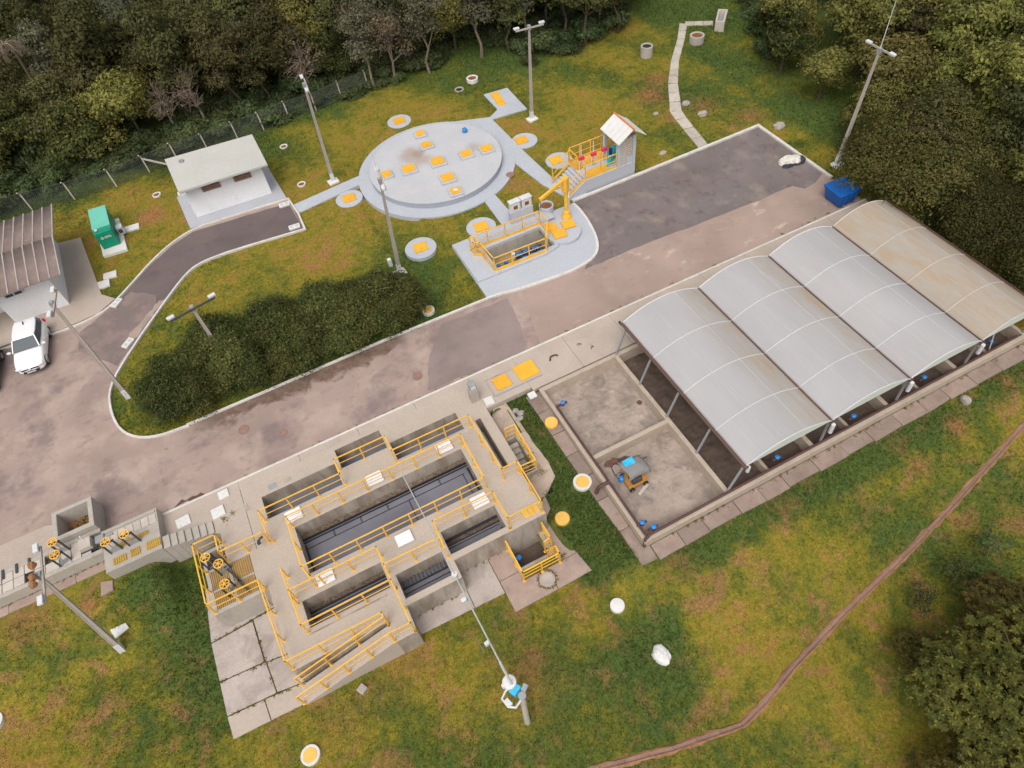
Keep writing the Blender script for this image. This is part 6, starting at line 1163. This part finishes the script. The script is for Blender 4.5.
# ------------------------------------------------------------------ slender telemetry mast
mx, my = .95, 7.0; mz = zz(mx, my)
tm = empty('telemetry_mast', 'slender white telemetry mast on a grey post with a round dish box and small antennas', 'mast', (mx, my, mz))
MB().tube([(.80, 6.55, mz - .2), (.84, 6.68, mz + .5), (.95, 6.95, mz + 1.5), (1.0, 7.06, mz + 1.9)], [.13, .13, .12, .11], 12).obj('concrete_post', MAT['pole_conc'], tm); MB().cyl(1.0, 7.08, mz + 1.9, mz + 1.98, .16, n=18).obj('post_cap', MAT['steel_grey'], tm)
MB().obox((.86, 7.38, mz + 2.05), (.42, .3, .34), .5).obj('battery_box', MAT['cyan_tarp'], tm, bevel=.03); MB().obox((1.22, 7.28, mz + 2.0), (.28, .2, .16), .6).obj('clamp', MAT['steel_grey'], tm)
MB().tube([(.98, 7.02, mz + 1.9), (.6, 6.82, mz + 1.95), (.35, 6.98, mz + 1.95), (.26, 7.36, mz + 1.95), (.55, 7.55, mz + 2.0), (.82, 7.5, mz + 2.05)], .05, 8).obj('loop_bracket', MAT['lamp_grey'], tm); MB().obox((.42, 7.1, mz + 1.95), (.18, .3, .2), .3).obj('small_box', MAT['lamp_grey'], tm)
MB().lathe(.78, 7.66, [(.1, mz + 2.1), (.26, mz + 2.25), (.28, mz + 2.4), (.25, mz + 2.44), (.03, mz + 2.46)], 26).obj('dish_box', MAT['white_paint'], tm); MB().cyl(.78, 7.66, mz + 2.461, mz + 2.48, .03, n=8).obj('knob', MAT['mark_grey'], tm); MB().cyl(.52, 7.66, mz + 2.1, mz + 2.35, .08, n=10).obj('gland', MAT['lamp_grey'], tm)
base = Vector((.84, 7.5, mz + 1.9)); TOP = Vector((.215, 8.5, 16.2))
MB().tube([base, base + (TOP - base)*.18, base + (TOP - base)*.2], [.06, .055, .045], 10).obj('mast_foot', MAT['lamp_grey'], tm)
MB().tube([base + (TOP - base)*t for t in (.19, .4, .6, .8, 1)], [.036, .029, .022, .016, .01], 8).obj('mast_tube', MAT['lamp_grey'], tm)
for t, s_ in ((.33, .16), (.56, .16)):
    p = base + (TOP - base)*t; MB().obox((p.x - .1, p.y - .02, p.z), (.16, .13, .2), .2).obj('antenna_box', MAT['lamp_grey'], tm, bevel=.02)
p = base + (TOP - base)*.66; MB().cyl(p.x, p.y, p.z - .12, p.z + .12, .085, n=12).obj('joint_collar', MAT['lamp_grey'], tm)
p = base + (TOP - base)*.33; MB().tube([(p.x - .3, p.y, p.z - .8), (p.x - .34, p.y, p.z + .9)], .014, 5).obj('dipole', MAT['steel_grey'], tm)
# ------------------------------------------------------------------ mesh fence along the wood
FP = [(-21.8, 55.0), (-18.6, 54.5), (-15.5, 54.1), (-12.47, 53.5), (-9.41, 53.3), (-6.86, 53.6), (-4.65, 53.95), (-2.3, 53.8), (.11, 54.0), (2.23, 54.1), (4.43, 54.4), (6.7, 54.6), (9.0, 54.7), (11.4, 54.9)]
fr = empty('mesh_fence', 'dark wire mesh fence on pale concrete posts along the edge of the wood', 'fence', (-9.4, 53.3, 0))
for k, (x, y) in enumerate(FP):
    z = zz(x, y); m = MB(); m.beam((x, y, z - .2), (x - .02, y + .02, z + 1.45), .09, .09); m.beam((x - .02, y + .02, z + 1.43), (x - .08, y - .2, z + 1.66), .07, .07); m.obj('fence_post', MAT['plate'] if k < 11 else MAT['pole_conc'], fr)
x, y = FP[5]; 
for (xa, ya, xb, yb) in [(-6.86, 53.6, -4.9, 53.0)]: MB().beam((xa, ya, 1.2), (xb, yb, .1), .1).obj('brace', MAT['plate'], fr)
for (a, b) in zip(FP[:-1], FP[1:]):
    m = MB(); va, vb = Vector((*a, zz(*a))), Vector((*b, zz(*b))); L = (vb - va).length; n = int(L/.16)
    for zt_ in (.1, .8, 1.5): m.beam(va + Vector((0,0,zt_)), vb + Vector((0,0,zt_)), .015, .015)
    for k in range(n + 9):                                     # diamond wires, both ways
        for s in (0, 1):
            t0 = k*.16 - (1.4 if s else 0); t1 = t0 + (1.4 if s else -1.4); z0_, z1_ = 0.08, 1.48
            ta, tb = t0, t1
            if ta < 0 and tb < 0 or ta > L and tb > L: continue
            def cl(t, z, t2, z2):
                if t < 0: return 0, z + (z2 - z)*(0 - t)/(t2 - t)
                if t > L: return L, z + (z2 - z)*(L - t)/(t2 - t)
                return t, z
            pa = cl(ta, z0_, tb, z1_); pb = cl(tb, z1_, ta, z0_); d = (vb - va)/L
            pA = va + d*pa[0] + Vector((0,0,pa[1])); pB = va + d*pb[0] + Vector((0,0,pb[1]))
            if (pA - pB).length > .1: m.beam(pA, pB, .011, .011)
    o = m.obj('wire_mesh', MAT['mesh_wire'], fr)

# ------------------------------------------------------------------ foliage
def leaf_cloud(P, N, size, rng, fold=.35, cup=True):
    """one bent two-triangle leaf spray per point; P centres, N preferred normals"""
    n = len(P); N = N + rng.normal(0, .55, (n, 3)); N /= np.linalg.norm(N, axis=1)[:, None] + 1e-9
    ref = np.where(np.abs(N[:, 2:3]) < .9, [[0, 0, 1.0]], [[1.0, 0, 0]]); U = np.cross(N, ref); U /= np.linalg.norm(U, axis=1)[:, None]; V = np.cross(N, U)
    a = rng.uniform(0, 2*PI, (n, 1)); U, V = U*np.cos(a) + V*np.sin(a), V*np.cos(a) - U*np.sin(a)
    s = (size*rng.uniform(.55, 1.35, (n, 1))); w = s*rng.uniform(.35, .7, (n, 1))
    A = P - U*s*.5; B = P + V*w*.5 + N*s*fold*.3; C = P + U*s*.5 - N*s*fold*.25; D = P - V*w*.5 + N*s*fold*.3
    vs = np.stack([A, B, C, D], 1).reshape(-1, 3); k = np.arange(n)*4
    return vs, np.stack([k, k+1, k+2, k+3], -1)
def crown_points(lobes, n, rng, shell=.55, flat=1.0):
    vol = np.array([l[3]**2*l[4] for l in lobes]); pick = rng.choice(len(lobes), n, p=vol/vol.sum()); Lb = np.array(lobes)[pick]
    d = rng.normal(0, 1, (n, 3)); d /= np.linalg.norm(d, axis=1)[:, None]; d[:, 2] = np.where(d[:, 2] < -.35, -d[:, 2]*.6, d[:, 2])
    d /= np.linalg.norm(d, axis=1)[:, None]; r = shell + (1.04 - shell)*rng.random(n)**.45
    # clumps: pull radius in and out with direction so the outline is uneven
    ph = pick*1.7; r = r*(1 + .13*np.sin(d[:,0]*7 + ph) * np.sin(d[:,1]*6 + ph*2) + .09*np.sin(d[:,2]*11 + d[:,0]*9 + ph))
    P = Lb[:, :3] + d*np.stack([Lb[:, 3], Lb[:, 3], Lb[:, 4]], 1)*r[:, None]
    return P, d
def clump_cloud(P, N, per, spread, size, rng):
    """sprays gathered in clumps, so the crown shows lit tufts with dark gaps between them"""
    n = len(P); o = rng.normal(0, 1, (n*per, 3)); o *= (spread*rng.uniform(.55, 1.2, (n, 1))).repeat(per, 0); o[:, 2] *= .62
    return leaf_cloud(np.repeat(P, per, 0) + o, np.repeat(N, per, 0) + o/spread*.5, size, rng)
def rosette_cloud(P, N, per, ln, rng):
    n = len(P); N = N + rng.normal(0, .3, (n, 3)); N[:, 2] += .5; N /= np.linalg.norm(N, axis=1)[:, None]
    ref = np.where(np.abs(N[:, 2:3]) < .9, [[0, 0, 1.0]], [[1.0, 0, 0]]); U = np.cross(N, ref); U /= np.linalg.norm(U, axis=1)[:, None]; V = np.cross(N, U)
    k = np.tile(np.arange(per), n); U, V, N, C = [np.repeat(q, per, 0) for q in (U, V, N, P)]
    a = (k*2.4 + np.repeat(rng.uniform(0, 6.28, n), per))[:, None]; L = (ln*(.45 + .55*k/per))[:, None]*rng.uniform(.8, 1.2, (n*per, 1)); tl = (.75 - .9*k/per)[:, None]
    D = U*np.cos(a) + V*np.sin(a); T = -U*np.sin(a) + V*np.cos(a)
    A = C; M_ = C + D*L*.55 + N*L*tl*.6; E_ = C + D*L + N*L*(tl*.6 - .15); w = L*.2
    vs = np.stack([A, M_ + T*w, E_, M_ - T*w], 1).reshape(-1, 3); q = np.arange(n*per)*4
    return vs, np.stack([q, q+1, q+2, q+3], -1)
def limb_mesh(h, lobes, rng, r0=.14, lean=(0, 0), crook=.12, twigs=0):
    m = MB(); top = Vector((lean[0], lean[1], h*.75)); pts = []
    for k in range(6): t = k/5; pts.append(Vector((top.x*t + rng.normal(0, crook)*(0 < k < 5), top.y*t + rng.normal(0, crook)*(0 < k < 5), top.z*t - (.3 if k == 0 else 0))))
    m.tube(pts, [r0*(1.25 if k == 0 else 1 - .14*k) for k in range(6)], 8)
    for l in lobes:
        b = pts[int(rng.integers(2, 5))]; e = Vector(l[:3]); mid = (b + e)/2 + Vector(rng.normal(0, .2, 3)); m.tube([b, mid, e], [r0*.5, r0*.33, r0*.14], 6)
        for _ in range(twigs):
            e2 = e + Vector(rng.normal(0, 1, 3)).normalized()*l[3]*1.0; e2.z = max(e2.z, .5); m.tube([mid, (mid + e2)/2 + Vector(rng.normal(0, .15, 3)), e2], [r0*.22, r0*.14, .012], 4)
    return m
def make_tree(name, label, cat, h, rad, nl, nleaf, leaf, leafmat, bark, seed, group, low=.35, squash=.75, r0=.14, shell=.5, twigs=0, lean=(0, 0), up=.0, per=13, rosette=False):
    rng = np.random.default_rng(seed); lobes = []
    for k in range(nl):
        a = 2*PI*k/nl + rng.uniform(-.5, .5); q = rng.uniform(.25, .75)*rad*(k > 0); z = h*(low + (1 - low)*rng.uniform(.15, .75)); 
        if k == 0: z = h*.8
        rr_ = rad*rng.uniform(.38, .58); lobes.append((q*math.cos(a) + lean[0], q*math.sin(a) + lean[1], min(z, h - rr_*squash), rr_, rr_*squash))
    t = empty(name, label, cat, (0, 0, 0), 0, group)
    limb_mesh(h, lobes, rng, r0, lean, .1*h/6, twigs).obj('trunk', MAT[bark], t, local=True)
    P, N = crown_points(lobes, max(12, nleaf//per), rng, shell); N[:, 2] += .35 + up
    vs, fs = rosette_cloud(P, N, per, leaf, rng) if rosette else clump_cloud(P, N, per, .17 + .045*rad, leaf, rng); c = np_mesh('crown', vs, fs, MAT[leafmat], False, t)
    return t
KINDS = {}
G_F = 'trees of the wood beyond the lawn'
def protos():
    for k, (h, rad, nl, n, lf, mat, low, sq, tw) in enumerate([(8.2, 2.5, 9, 7000, .26, 'leaf_forest', .3, .9, 2), (9.0, 2.1, 9, 6000, .24, 'leaf_forest', .25, 1.1, 2), (7.2, 2.7, 10, 7500, .28, 'leaf_forest', .3, .75, 1), (8.0, 1.9, 8, 4200, .22, 'leaf_grey', .4, 1.0, 3),
                                              (6.2, 2.6, 10, 8500, .27, 'leaf_right', .2, .8, 1), (7.4, 3.1, 12, 10500, .28, 'leaf_right', .2, .8, 1), (5.2, 2.2, 8, 6500, .25, 'leaf_dark', .15, .85, 1), (6.4, 2.1, 8, 2600, .2, 'leaf_tan', .3, .95, 6), (6.0, 1.9, 7, 250, .16, 'leaf_tan', .3, 1.0, 14)]):
        KINDS[k] = make_tree('forest_tree', '-', 'tree', h, rad, nl, n, lf, mat, 'bark_pale' if k in (3, 7, 8) else 'bark', 30 + k, G_F, low, sq, .13, .5, tw)
protos()
LBL = {0: 'round crowned dark olive tree in the wood', 1: 'tall narrow olive tree in the wood', 2: 'broad dark olive tree in the wood', 3: 'thin grey green tree in the wood', 4: 'low bright olive tree in the wood', 5: 'broad bright olive tree in the wood', 6: 'dense dark bushy tree in the wood', 7: 'tan half dead tree in the wood', 8: 'bare grey dead tree in the wood'}
# clearing outline: nothing of the wood stands inside
CLEAR = [(-60, 62), (-19, 59.8), (-13, 58.8), (-8, 57.2), (-4, 56.8), (4, 56.6), (9, 56.4), (12, 54.9), (16, 53.6), (22, 53.2), (26, 51.2), (29, 49.4), (32, 48.9), (35, 50.0), (37.5, 54), (44, 56), (45.5, 49), (43, 44.5), (40, 40.5), (37.6, 36.5), (37.2, 31), (37.4, 28), (36.6, 25.4), (35.2, 21.5), (34.9, 10), (36, 4), (60, -4), (40, -30), (-60, -30)]
used = set()
def where(x, y):
    """words for the place of a tree in the wood: stretch of its edge and how deep it stands"""
    if y < 50 and x > 33: st = 'behind the stained roof' if y < 20 else 'behind the blue skip' if y < 30 else 'beside the garden clearing'
    elif x < -9: st = 'at its left end'
    elif x < 5: st = 'behind the white building'
    elif x < 14: st = 'behind the round tank'
    elif x < 25: st = 'behind the wide armed lamp pole'
    else: st = 'around the garden path end'
    dd = min(((Vector((x, y)) - Vector(a)).length for a in along([p for p in CLEAR[1:28]], 1.0)))
    return ', ' + st + (', front row' if dd < 3 else ', second row' if dd < 6.2 else ', farther back')
def plant(kind, x, y, s=1.0, label=None, name=None, z=None):
    if kind not in used: t = KINDS[kind]; used.add(kind)
    else: t = copy_tree(KINDS[kind])
    t['label'] = label or LBL[kind] + where(x, y); t['group'] = G_F
    t.location = (x, y, (zz(x, y) if z is None else z) - .05); t.rotation_euler = (0, 0, random.uniform(0, 2*PI)); t.scale = (s*random.uniform(.92, 1.1), s*random.uniform(.92, 1.1), s*random.uniform(.9, 1.12))
    return t
def pip(x, y, poly):
    x = np.asarray(x, float); y = np.asarray(y, float); c = np.zeros(x.shape, bool); n = len(poly)
    for i in range(n):
        (x0, y0), (x1, y1) = poly[i-1][:2], poly[i][:2]
        if y0 == y1: continue
        c ^= ((y0 > y) != (y1 > y)) & (x < (x1 - x0)*(y - y0)/(y1 - y0) + x0)
    return c
def in_view(x, y, z, mx=140):
    v = Vector((x, y, z)) - Vector((0, 0, 29)); d = v.dot(fw)
    if d < 1: return False
    px = 512 + 690.17*v.dot(r2)/d; py = 384 - 690.17*v.dot(u2)/d
    return -mx < px < 1024 + mx and -90 < py < 768 + 120
SPECIAL = [ # kind, x, y, scale, label
    (3, 11.9, 54.6, .95, 'grey green tree with a straight pale trunk above the round tank lawn'), (7, 13.7, 54.2, .95, 'tan dry leaved tree standing right of the pale trunked tree'), (3, 16.6, 54.0, .95, 'thin tree with a leaning pale trunk in the middle of the wood edge'),
    (3, 21.3, 53.8, 1.0, 'thin tree with a reddish trunk behind the wide armed lamp pole'), (0, 29.4, 50.2, .95, 'dark tree with a visible trunk left of the garden path end'), (8, -1.6, 56.9, 1.0, 'bare grey branched tree behind the white building'), (8, -3.9, 57.4, .8, 'smaller bare branched tree left of the large bare one'),
    (6, -10.8, 57.6, 1.0, 'dense round dark green bushy tree behind the fence left of the white building'), (4, -6.6, 58.6, 1.0, 'bright olive spreading tree behind the fence'), (6, -14.3, 61.0, 1.05, 'dense dark bushy tree at the far left behind the fence'),
    (6, 39.0, 37.5, .9, 'dark bushy tree right of the lawn above the parking lot'), (4, 41.3, 39.6, .8, 'low olive tree beside the garden clearing on the right'), (6, 42.5, 42.5, .8, 'dark shrubby tree at the top of the right clearing'), (4, 38.6, 33.0, .62, 'small olive tree with a thin trunk behind the lot corner')]
pts = []
for a in SPECIAL: plant(*a); pts.append((a[1], a[2]))
r = random.Random(99); tries = 0; cnt = 0
LATE = []
while tries < 9000 and cnt < 280:
    tries += 1; x = r.uniform(-40, 85); y = r.uniform(2, 112)
    if pip(x, y, CLEAR) or not in_view(x, y, 5): continue
    right = x > 34 and y < 50 + (x - 34)*.2; dmin = 2.05 if (math.hypot(x, y) < 66) else 2.9
    if right: dmin = 2.9 if x < 44 else 3.5
    if any((x-a)**2 + (y-b)**2 < dmin**2 for a, b in pts): continue
    pts.append((x, y)); cnt += 1
    if right: kd = r.choice([4, 4, 5, 5, 4, 2, 6]); sc = r.uniform(.72, 1.0)*(.78 if x < 39 else 1)
    else: kd = r.choice([0, 0, 1, 1, 2, 2, 3, 3, 6, 4, 7 if r.random() < .3 else 0, 8 if r.random() < .35 else 1]); sc = r.uniform(.78, 1.12)
    plant(kd, x, y, sc)
# undergrowth shrubs at the wood edge, beyond the fence
rng = np.random.default_rng(5); shr = make_tree('undergrowth_shrub', 'low dark green broad leaved shrub at the foot of the wood', 'shrub', 1.5, 1.15, 7, 2600, .24, 'leaf_broad', 'bark', 77, 'undergrowth along the fence and wood edge', .1, .7, .04)
first = True; r = random.Random(17)
E1 = CLEAR[1:8]; sp = along(E1, 1.2) + [(r.uniform(-20, 12), r.uniform(56.8, 64)) for _ in range(70)] + [(r.uniform(10, 36), r.uniform(53.6, 61)) for _ in range(75)] + [(r.uniform(24, 33), r.uniform(50.0, 54)) for _ in range(22)]
for (x, y) in sp + [(x0 + r.uniform(-.5, .5), 54.9 + r.uniform(0, 1.6)) for x0 in np.arange(-19, 8, 1.7)] + along(CLEAR[15:19], 1.8):
    x += r.uniform(-.5, .5); y += r.uniform(-.3, .7)
    if not in_view(x, y, .5, 60): continue
    t = shr if first else copy_tree(shr); first = False
    t['label'] = 'low broad leaved undergrowth shrub' + where(x, y).replace(', front', ' at the wood, front'); t.location = (x, y, zz(x, y) - .1); t.rotation_euler = (0, 0, r.uniform(0, 6.28)); s = r.uniform(.55, 1.15); t.scale = (s*r.uniform(.8, 1.5), s*r.uniform(.8, 1.2), s*r.uniform(.5, 1.1))
# dead hanging palm fronds at far left
pm = empty('dead_palm', 'dead palm with drooping dry grey fronds above the far left trees', 'palm', (-12.6, 63.2, 0)); MB().tube([(-12.6, 63.2, 0), (-12.5, 63.1, 4), (-12.3, 62.9, 7.6)], [.14, .12, .1], 8).obj('trunk', MAT['bark'], pm)
pm.location = (-12.0, 62.0, 0)
for k in range(7):
    a = k*.9; m = MB(); P0 = Vector((-12.3, 62.9, 7.6)); pts_ = [P0 + Vector((math.cos(a)*q*1.1, math.sin(a)*q*1.1, .5*math.sin(q*2.2) - q*q*.75)) for q in (0, .25, .5, .75, .95)]; m.tube(pts_, [.05, .05, .04, .03, .015], 5)
    for p in pts_[1:]:
        for s in np.linspace(-.25, .25, 6): m.beam(p + Vector((s*.4, s*.4, 0)), p + Vector((s*.8 + .05, s*.4, -.45)), .03, .01)
    m.obj('frond', MAT['bark_pale'], pm)
# big round bush by the blue skip and bushes along the roofs' east side
bb = make_tree('round_bush', 'large dense round bush beside the blue skip and the arched roofs', 'bush', 4.5, 3.5, 18, 42000, .15, 'leaf_dark', 'bark', 55, None, .12, .95, .12, .55); bb.location = (35.9, 21.9, -.1); bb.scale = (1.18, 1.12, 1.0)
bcol = bb
for lb, x, y, s, rot in [('rounded bush behind the stained roof near its middle', 35.4, 16.4, .82, 1.0), ('rounded bush at the right edge beside the stained roof corner', 35.0, 11.2, .78, 2.0), ('dark bush tucked between the large bush and the lot corner', 36.6, 26.2, .5, 3.0)]:
    t = copy_tree(bb, (x, y, -.1), rot, lb, 'bushes along the stained roof'); t.scale = (s, s, s*1.02)
bb['group'] = 'bushes along the stained roof'
# hedge of dense shrubs beside the road
hp = make_tree('hedge_shrub', '-', 'shrub', 2.75, 1.35, 13, 13000, .125, 'leaf_hedge', 'bark', 88, 'shrubs of the long hedge', .1, .85, .05, .4)
HP = []
for row, (pts_, nr) in enumerate([([(-9.6, 29.9), (-8.6, 29.2), (-5, 29.05), (0, 28.85), (4.9, 28.75)], 14), ([(-8.7, 30.9), (-5, 30.7), (0, 30.4), (4.9, 30.0)], 13), ([(-7.6, 32.0), (-4, 31.8), (0, 31.5), (3.4, 31.1)], 11)]):
    L_ = sum(math.dist(p, q) for p, q in zip(pts_[:-1], pts_[1:])); P_ = along(pts_, L_/nr/1.0)
    for k, (x, y) in enumerate(P_): HP.append((row, k, len(P_), x + .25*math.sin(k*2.3 + row), y + .2*math.cos(k*1.7 + row), .9 + .13*math.sin(k*1.9 + row*2) - (.12 if k in (0, len(P_)-1) else 0) - .05*(row == 2)))
ORD = ['first', 'second', 'third', 'fourth', 'fifth', 'sixth', 'seventh', 'eighth', 'ninth', 'tenth', 'eleventh', 'twelfth', 'thirteenth', 'fourteenth', 'fifteenth', 'sixteenth']
for i_, (row, k, n_, x, y, s) in enumerate(HP):
    t = hp if i_ == 0 else copy_tree(hp); t['label'] = '%s shrub from the left in the %s row of the long hedge' % (ORD[k], ['kerb side', 'middle', 'lawn side'][row])
    t.location = (x, y, zz(x, y) - .05); t.rotation_euler = (0, 0, i_*1.3); t.scale = (s, s, s*(1 + .06*((i_*7) % 3 - 1)))
# rosette tree at the lower right corner
sp_ = make_tree('rosette_tree', 'broad leafy tree with yellow tipped leaf rosettes in the lower right corner', 'tree', 4.8, 3.0, 16, 30000, .23, 'leaf_rosette', 'bark', 66, None, .2, .7, .11, .6, 2, (0, 0), .3, 12, True); sp_.location = (16.7, -1.5, zz(16.7, -1.5)); sp_.scale = (1, 1, .8)
for lb, x, y, s, rot in [('leafy tree with rosettes at the bottom edge left of the corner tree', 14.2, -3.0, .72, 2.1), ('leafy tree with rosettes at the right edge above the corner tree', 19.3, .2, .66, 4.0), ('dark leafy sapling at the upper left of the corner tree', 16.0, 1.2, .36, 1.2)]:
    t = copy_tree(sp_, (x, y, zz(x, y)), rot, lb, 'rosette trees in the lower right corner'); t.scale = (s, s, s*.8)
sp_['group'] = 'rosette trees in the lower right corner'
sap = make_tree('sapling', 'spindly grey leaved sapling in the grass above the corner tree', 'sapling', 1.7, .8, 5, 420, .15, 'leaf_broad', 'bark', 44, 'saplings in the lower right lawn', .35, .6, .03, .5, 2); sap.location = (19.6, 2.9, zz(19.6, 2.9))
for lb, x, y, s in [('spindly grey leaved sapling nearest the ditch', 17.6, 2.9, .8), ('small sapling at the right edge below the ditch', 21.8, 3.2, .9)]: t = copy_tree(sap, (x, y, zz(x, y)), x, lb); t.scale = (s, s, s)
# ------------------------------------------------------------------ grass, weeds
def scatter(n, box, rng):
    x = rng.uniform(box[0], box[1], n); y = rng.uniform(box[2], box[3], n); v = np.stack([x, y, Z(x, y)], -1) - np.array([0, 0, 29.0])
    d = v @ np.array(fw); px = 512 + 690.17*(v @ np.array(r2))/d; py = 384 - 690.17*(v @ np.array(u2))/d
    ok = (d > 1) & (px > -15) & (px < 1040) & (py > -10) & (py < 785)
    x, y, d = x[ok], y[ok], d[ok]; keep = np.ones(len(x), bool)
    for p in EXCL:
        xs = [q[0] for q in p]; ys = [q[1] for q in p]; b = keep & (x > min(xs) - .05) & (x < max(xs) + .05) & (y > min(ys) - .05) & (y < max(ys) + .05)
        i = np.nonzero(b)[0]
        if len(i): keep[i[pip(x[i], y[i], p)]] = False
    keep &= ~((x > 8.7) & (x < 32) & (y > 10.2) & (y < 20.2))
    return x[keep], y[keep], d[keep]
def tufts(name, n, box, seed, hmin, hmax, mat, blades=3, dens=None):
    rng = np.random.default_rng(seed); x, y, d = scatter(n, box, rng)
    if dens is not None: k = rng.random(len(x)) < dens(x, y); x, y, d = x[k], y[k], d[k]
    m = len(x); x = np.repeat(x, blades) + rng.normal(0, .035, m*blades); y = np.repeat(y, blades) + rng.normal(0, .035, m*blades); z = Z(x, y); L = lush_shade(x, y)
    h = rng.uniform(hmin, hmax, m*blades)*(.6 + .8*L); a = rng.uniform(0, 2*PI, m*blades); w = h*rng.uniform(.16, .3, m*blades); ln = rng.uniform(.2, .9, m*blades)*h
    A = np.stack([x - np.sin(a)*w, y + np.cos(a)*w, z - .01], -1); B = np.stack([x + np.sin(a)*w, y - np.cos(a)*w, z - .01], -1); C = np.stack([x + np.cos(a)*ln, y + np.sin(a)*ln, z + h], -1)
    P = np.stack([A, B, C], 1).reshape(-1, 3); F = np.arange(len(P)).reshape(-1, 3)
    o = np_mesh(name, P, F, MAT[mat]); set_attr(o.data, 'lush_shade', np.stack([lush_shade(P[:,0], P[:,1]), soil(P[:,0], P[:,1])*.6, lawn(P[:,0], P[:,1]), P[:,0]*0+1], -1)); tag(o, kind='stuff')
tufts('grass', 230000, (-30, 45, -8, 30), 1, .05, .12, 'grass_tuft', 3)
tufts('grass', 110000, (-25, 45, 22, 60), 2, .06, .14, 'grass_tuft', 3)
tufts('long_grass', 9000, (5.6, 9.0, 9, 20.6), 3, .05, .11, 'grass_tuft', 3, dens=lambda x, y: np.clip((lush_shade(x, y) - .6)*2.5, 0, 1))
def weeds(name, spots, seed, mat='leaf_weed'):
    rng = np.random.default_rng(seed); P = []
    for x, y, z, rr_, n in spots: q = rng.normal(0, 1, (n, 3))*[rr_, rr_, rr_*.25]; q[:, 2] = np.abs(q[:, 2]); P.append(q + [x, y, z])
    P = np.concatenate(P); vs, fs = leaf_cloud(P, np.tile([0, 0, 1.0], (len(P), 1)), .07, rng); tag(np_mesh(name, vs, fs, MAT[mat]), kind='stuff')
sp = [(-8.0, 21.0, DK, .12, 60), (-7.6, 21.15, DK, .07, 30), (6.45, 16.9, -.25, .16, 90), (6.4, 17.5, -.25, .12, 60), (6.55, 16.0, -.4, .12, 60), (5.5, 12.0, -1.4, .1, 50), (12.1, 21.7, DK, .06, 25), (12.6, 21.2, DK, .06, 25), (15.9, 20.7, DK, .12, 40), (15.3, 20.9, DK, .1, 40)]
for k in range(26): a = 2*PI*k/26; sp.append((4.38 + .43*math.cos(a), 11.42 + .43*math.sin(a), -1.44, .04, 10))
r = random.Random(31)
for x in np.arange(-10.5, 33, .5):
    if r.random() < .45: sp.append((x, 22.95, .01, .07, r.randint(6, 26)))
for x in np.arange(9, 32, .4): 
    if r.random() < .6: sp.append((x, 10.12, -.34, .06, r.randint(6, 26)))
for (xa, ya, xb, yb) in [(-10.2, 16.2, -7, 16.4), (-10.3, 14.25, -7, 13.95), (-10.3, 12.7, -7, 12.45), (-8.35, 16, -8.25, 12.7), (-7.05, 16.4, -6.98, 12.6), (-2, 12.72, .9, 12.72), (1, 13.6, 3.3, 13.6), (-5.3, 25.3, -4, 26)][:7]:
    for _ in range(16): t = r.random(); sp.append((xa + (xb-xa)*t, ya + (yb-ya)*t, -1.45, .04, r.randint(2, 11)))
for x in np.arange(-18.5, -13.6, .3): sp.append((x, 21.76, .1, .05, r.randint(4, 22)))
for _ in range(14): sp.append((r.uniform(-15, -13.8), r.uniform(23.5, 24.7), .13, .12, 40))
weeds('weeds', sp, 4)
wsp = [(r.uniform(-18, 2), r.uniform(51, 56.5), 0, .35, 60) for _ in range(150)] + [(r.uniform(29.5, 38), r.uniform(32.9, 46), 0, .2, 14) for _ in range(70)]
wsp = [(x, y, zz(x, y) + .02, a, n) for x, y, _, a, n in wsp if not (x > 2 and x < 29)]
weeds('ground_cover', wsp, 6, 'leaf_broad')
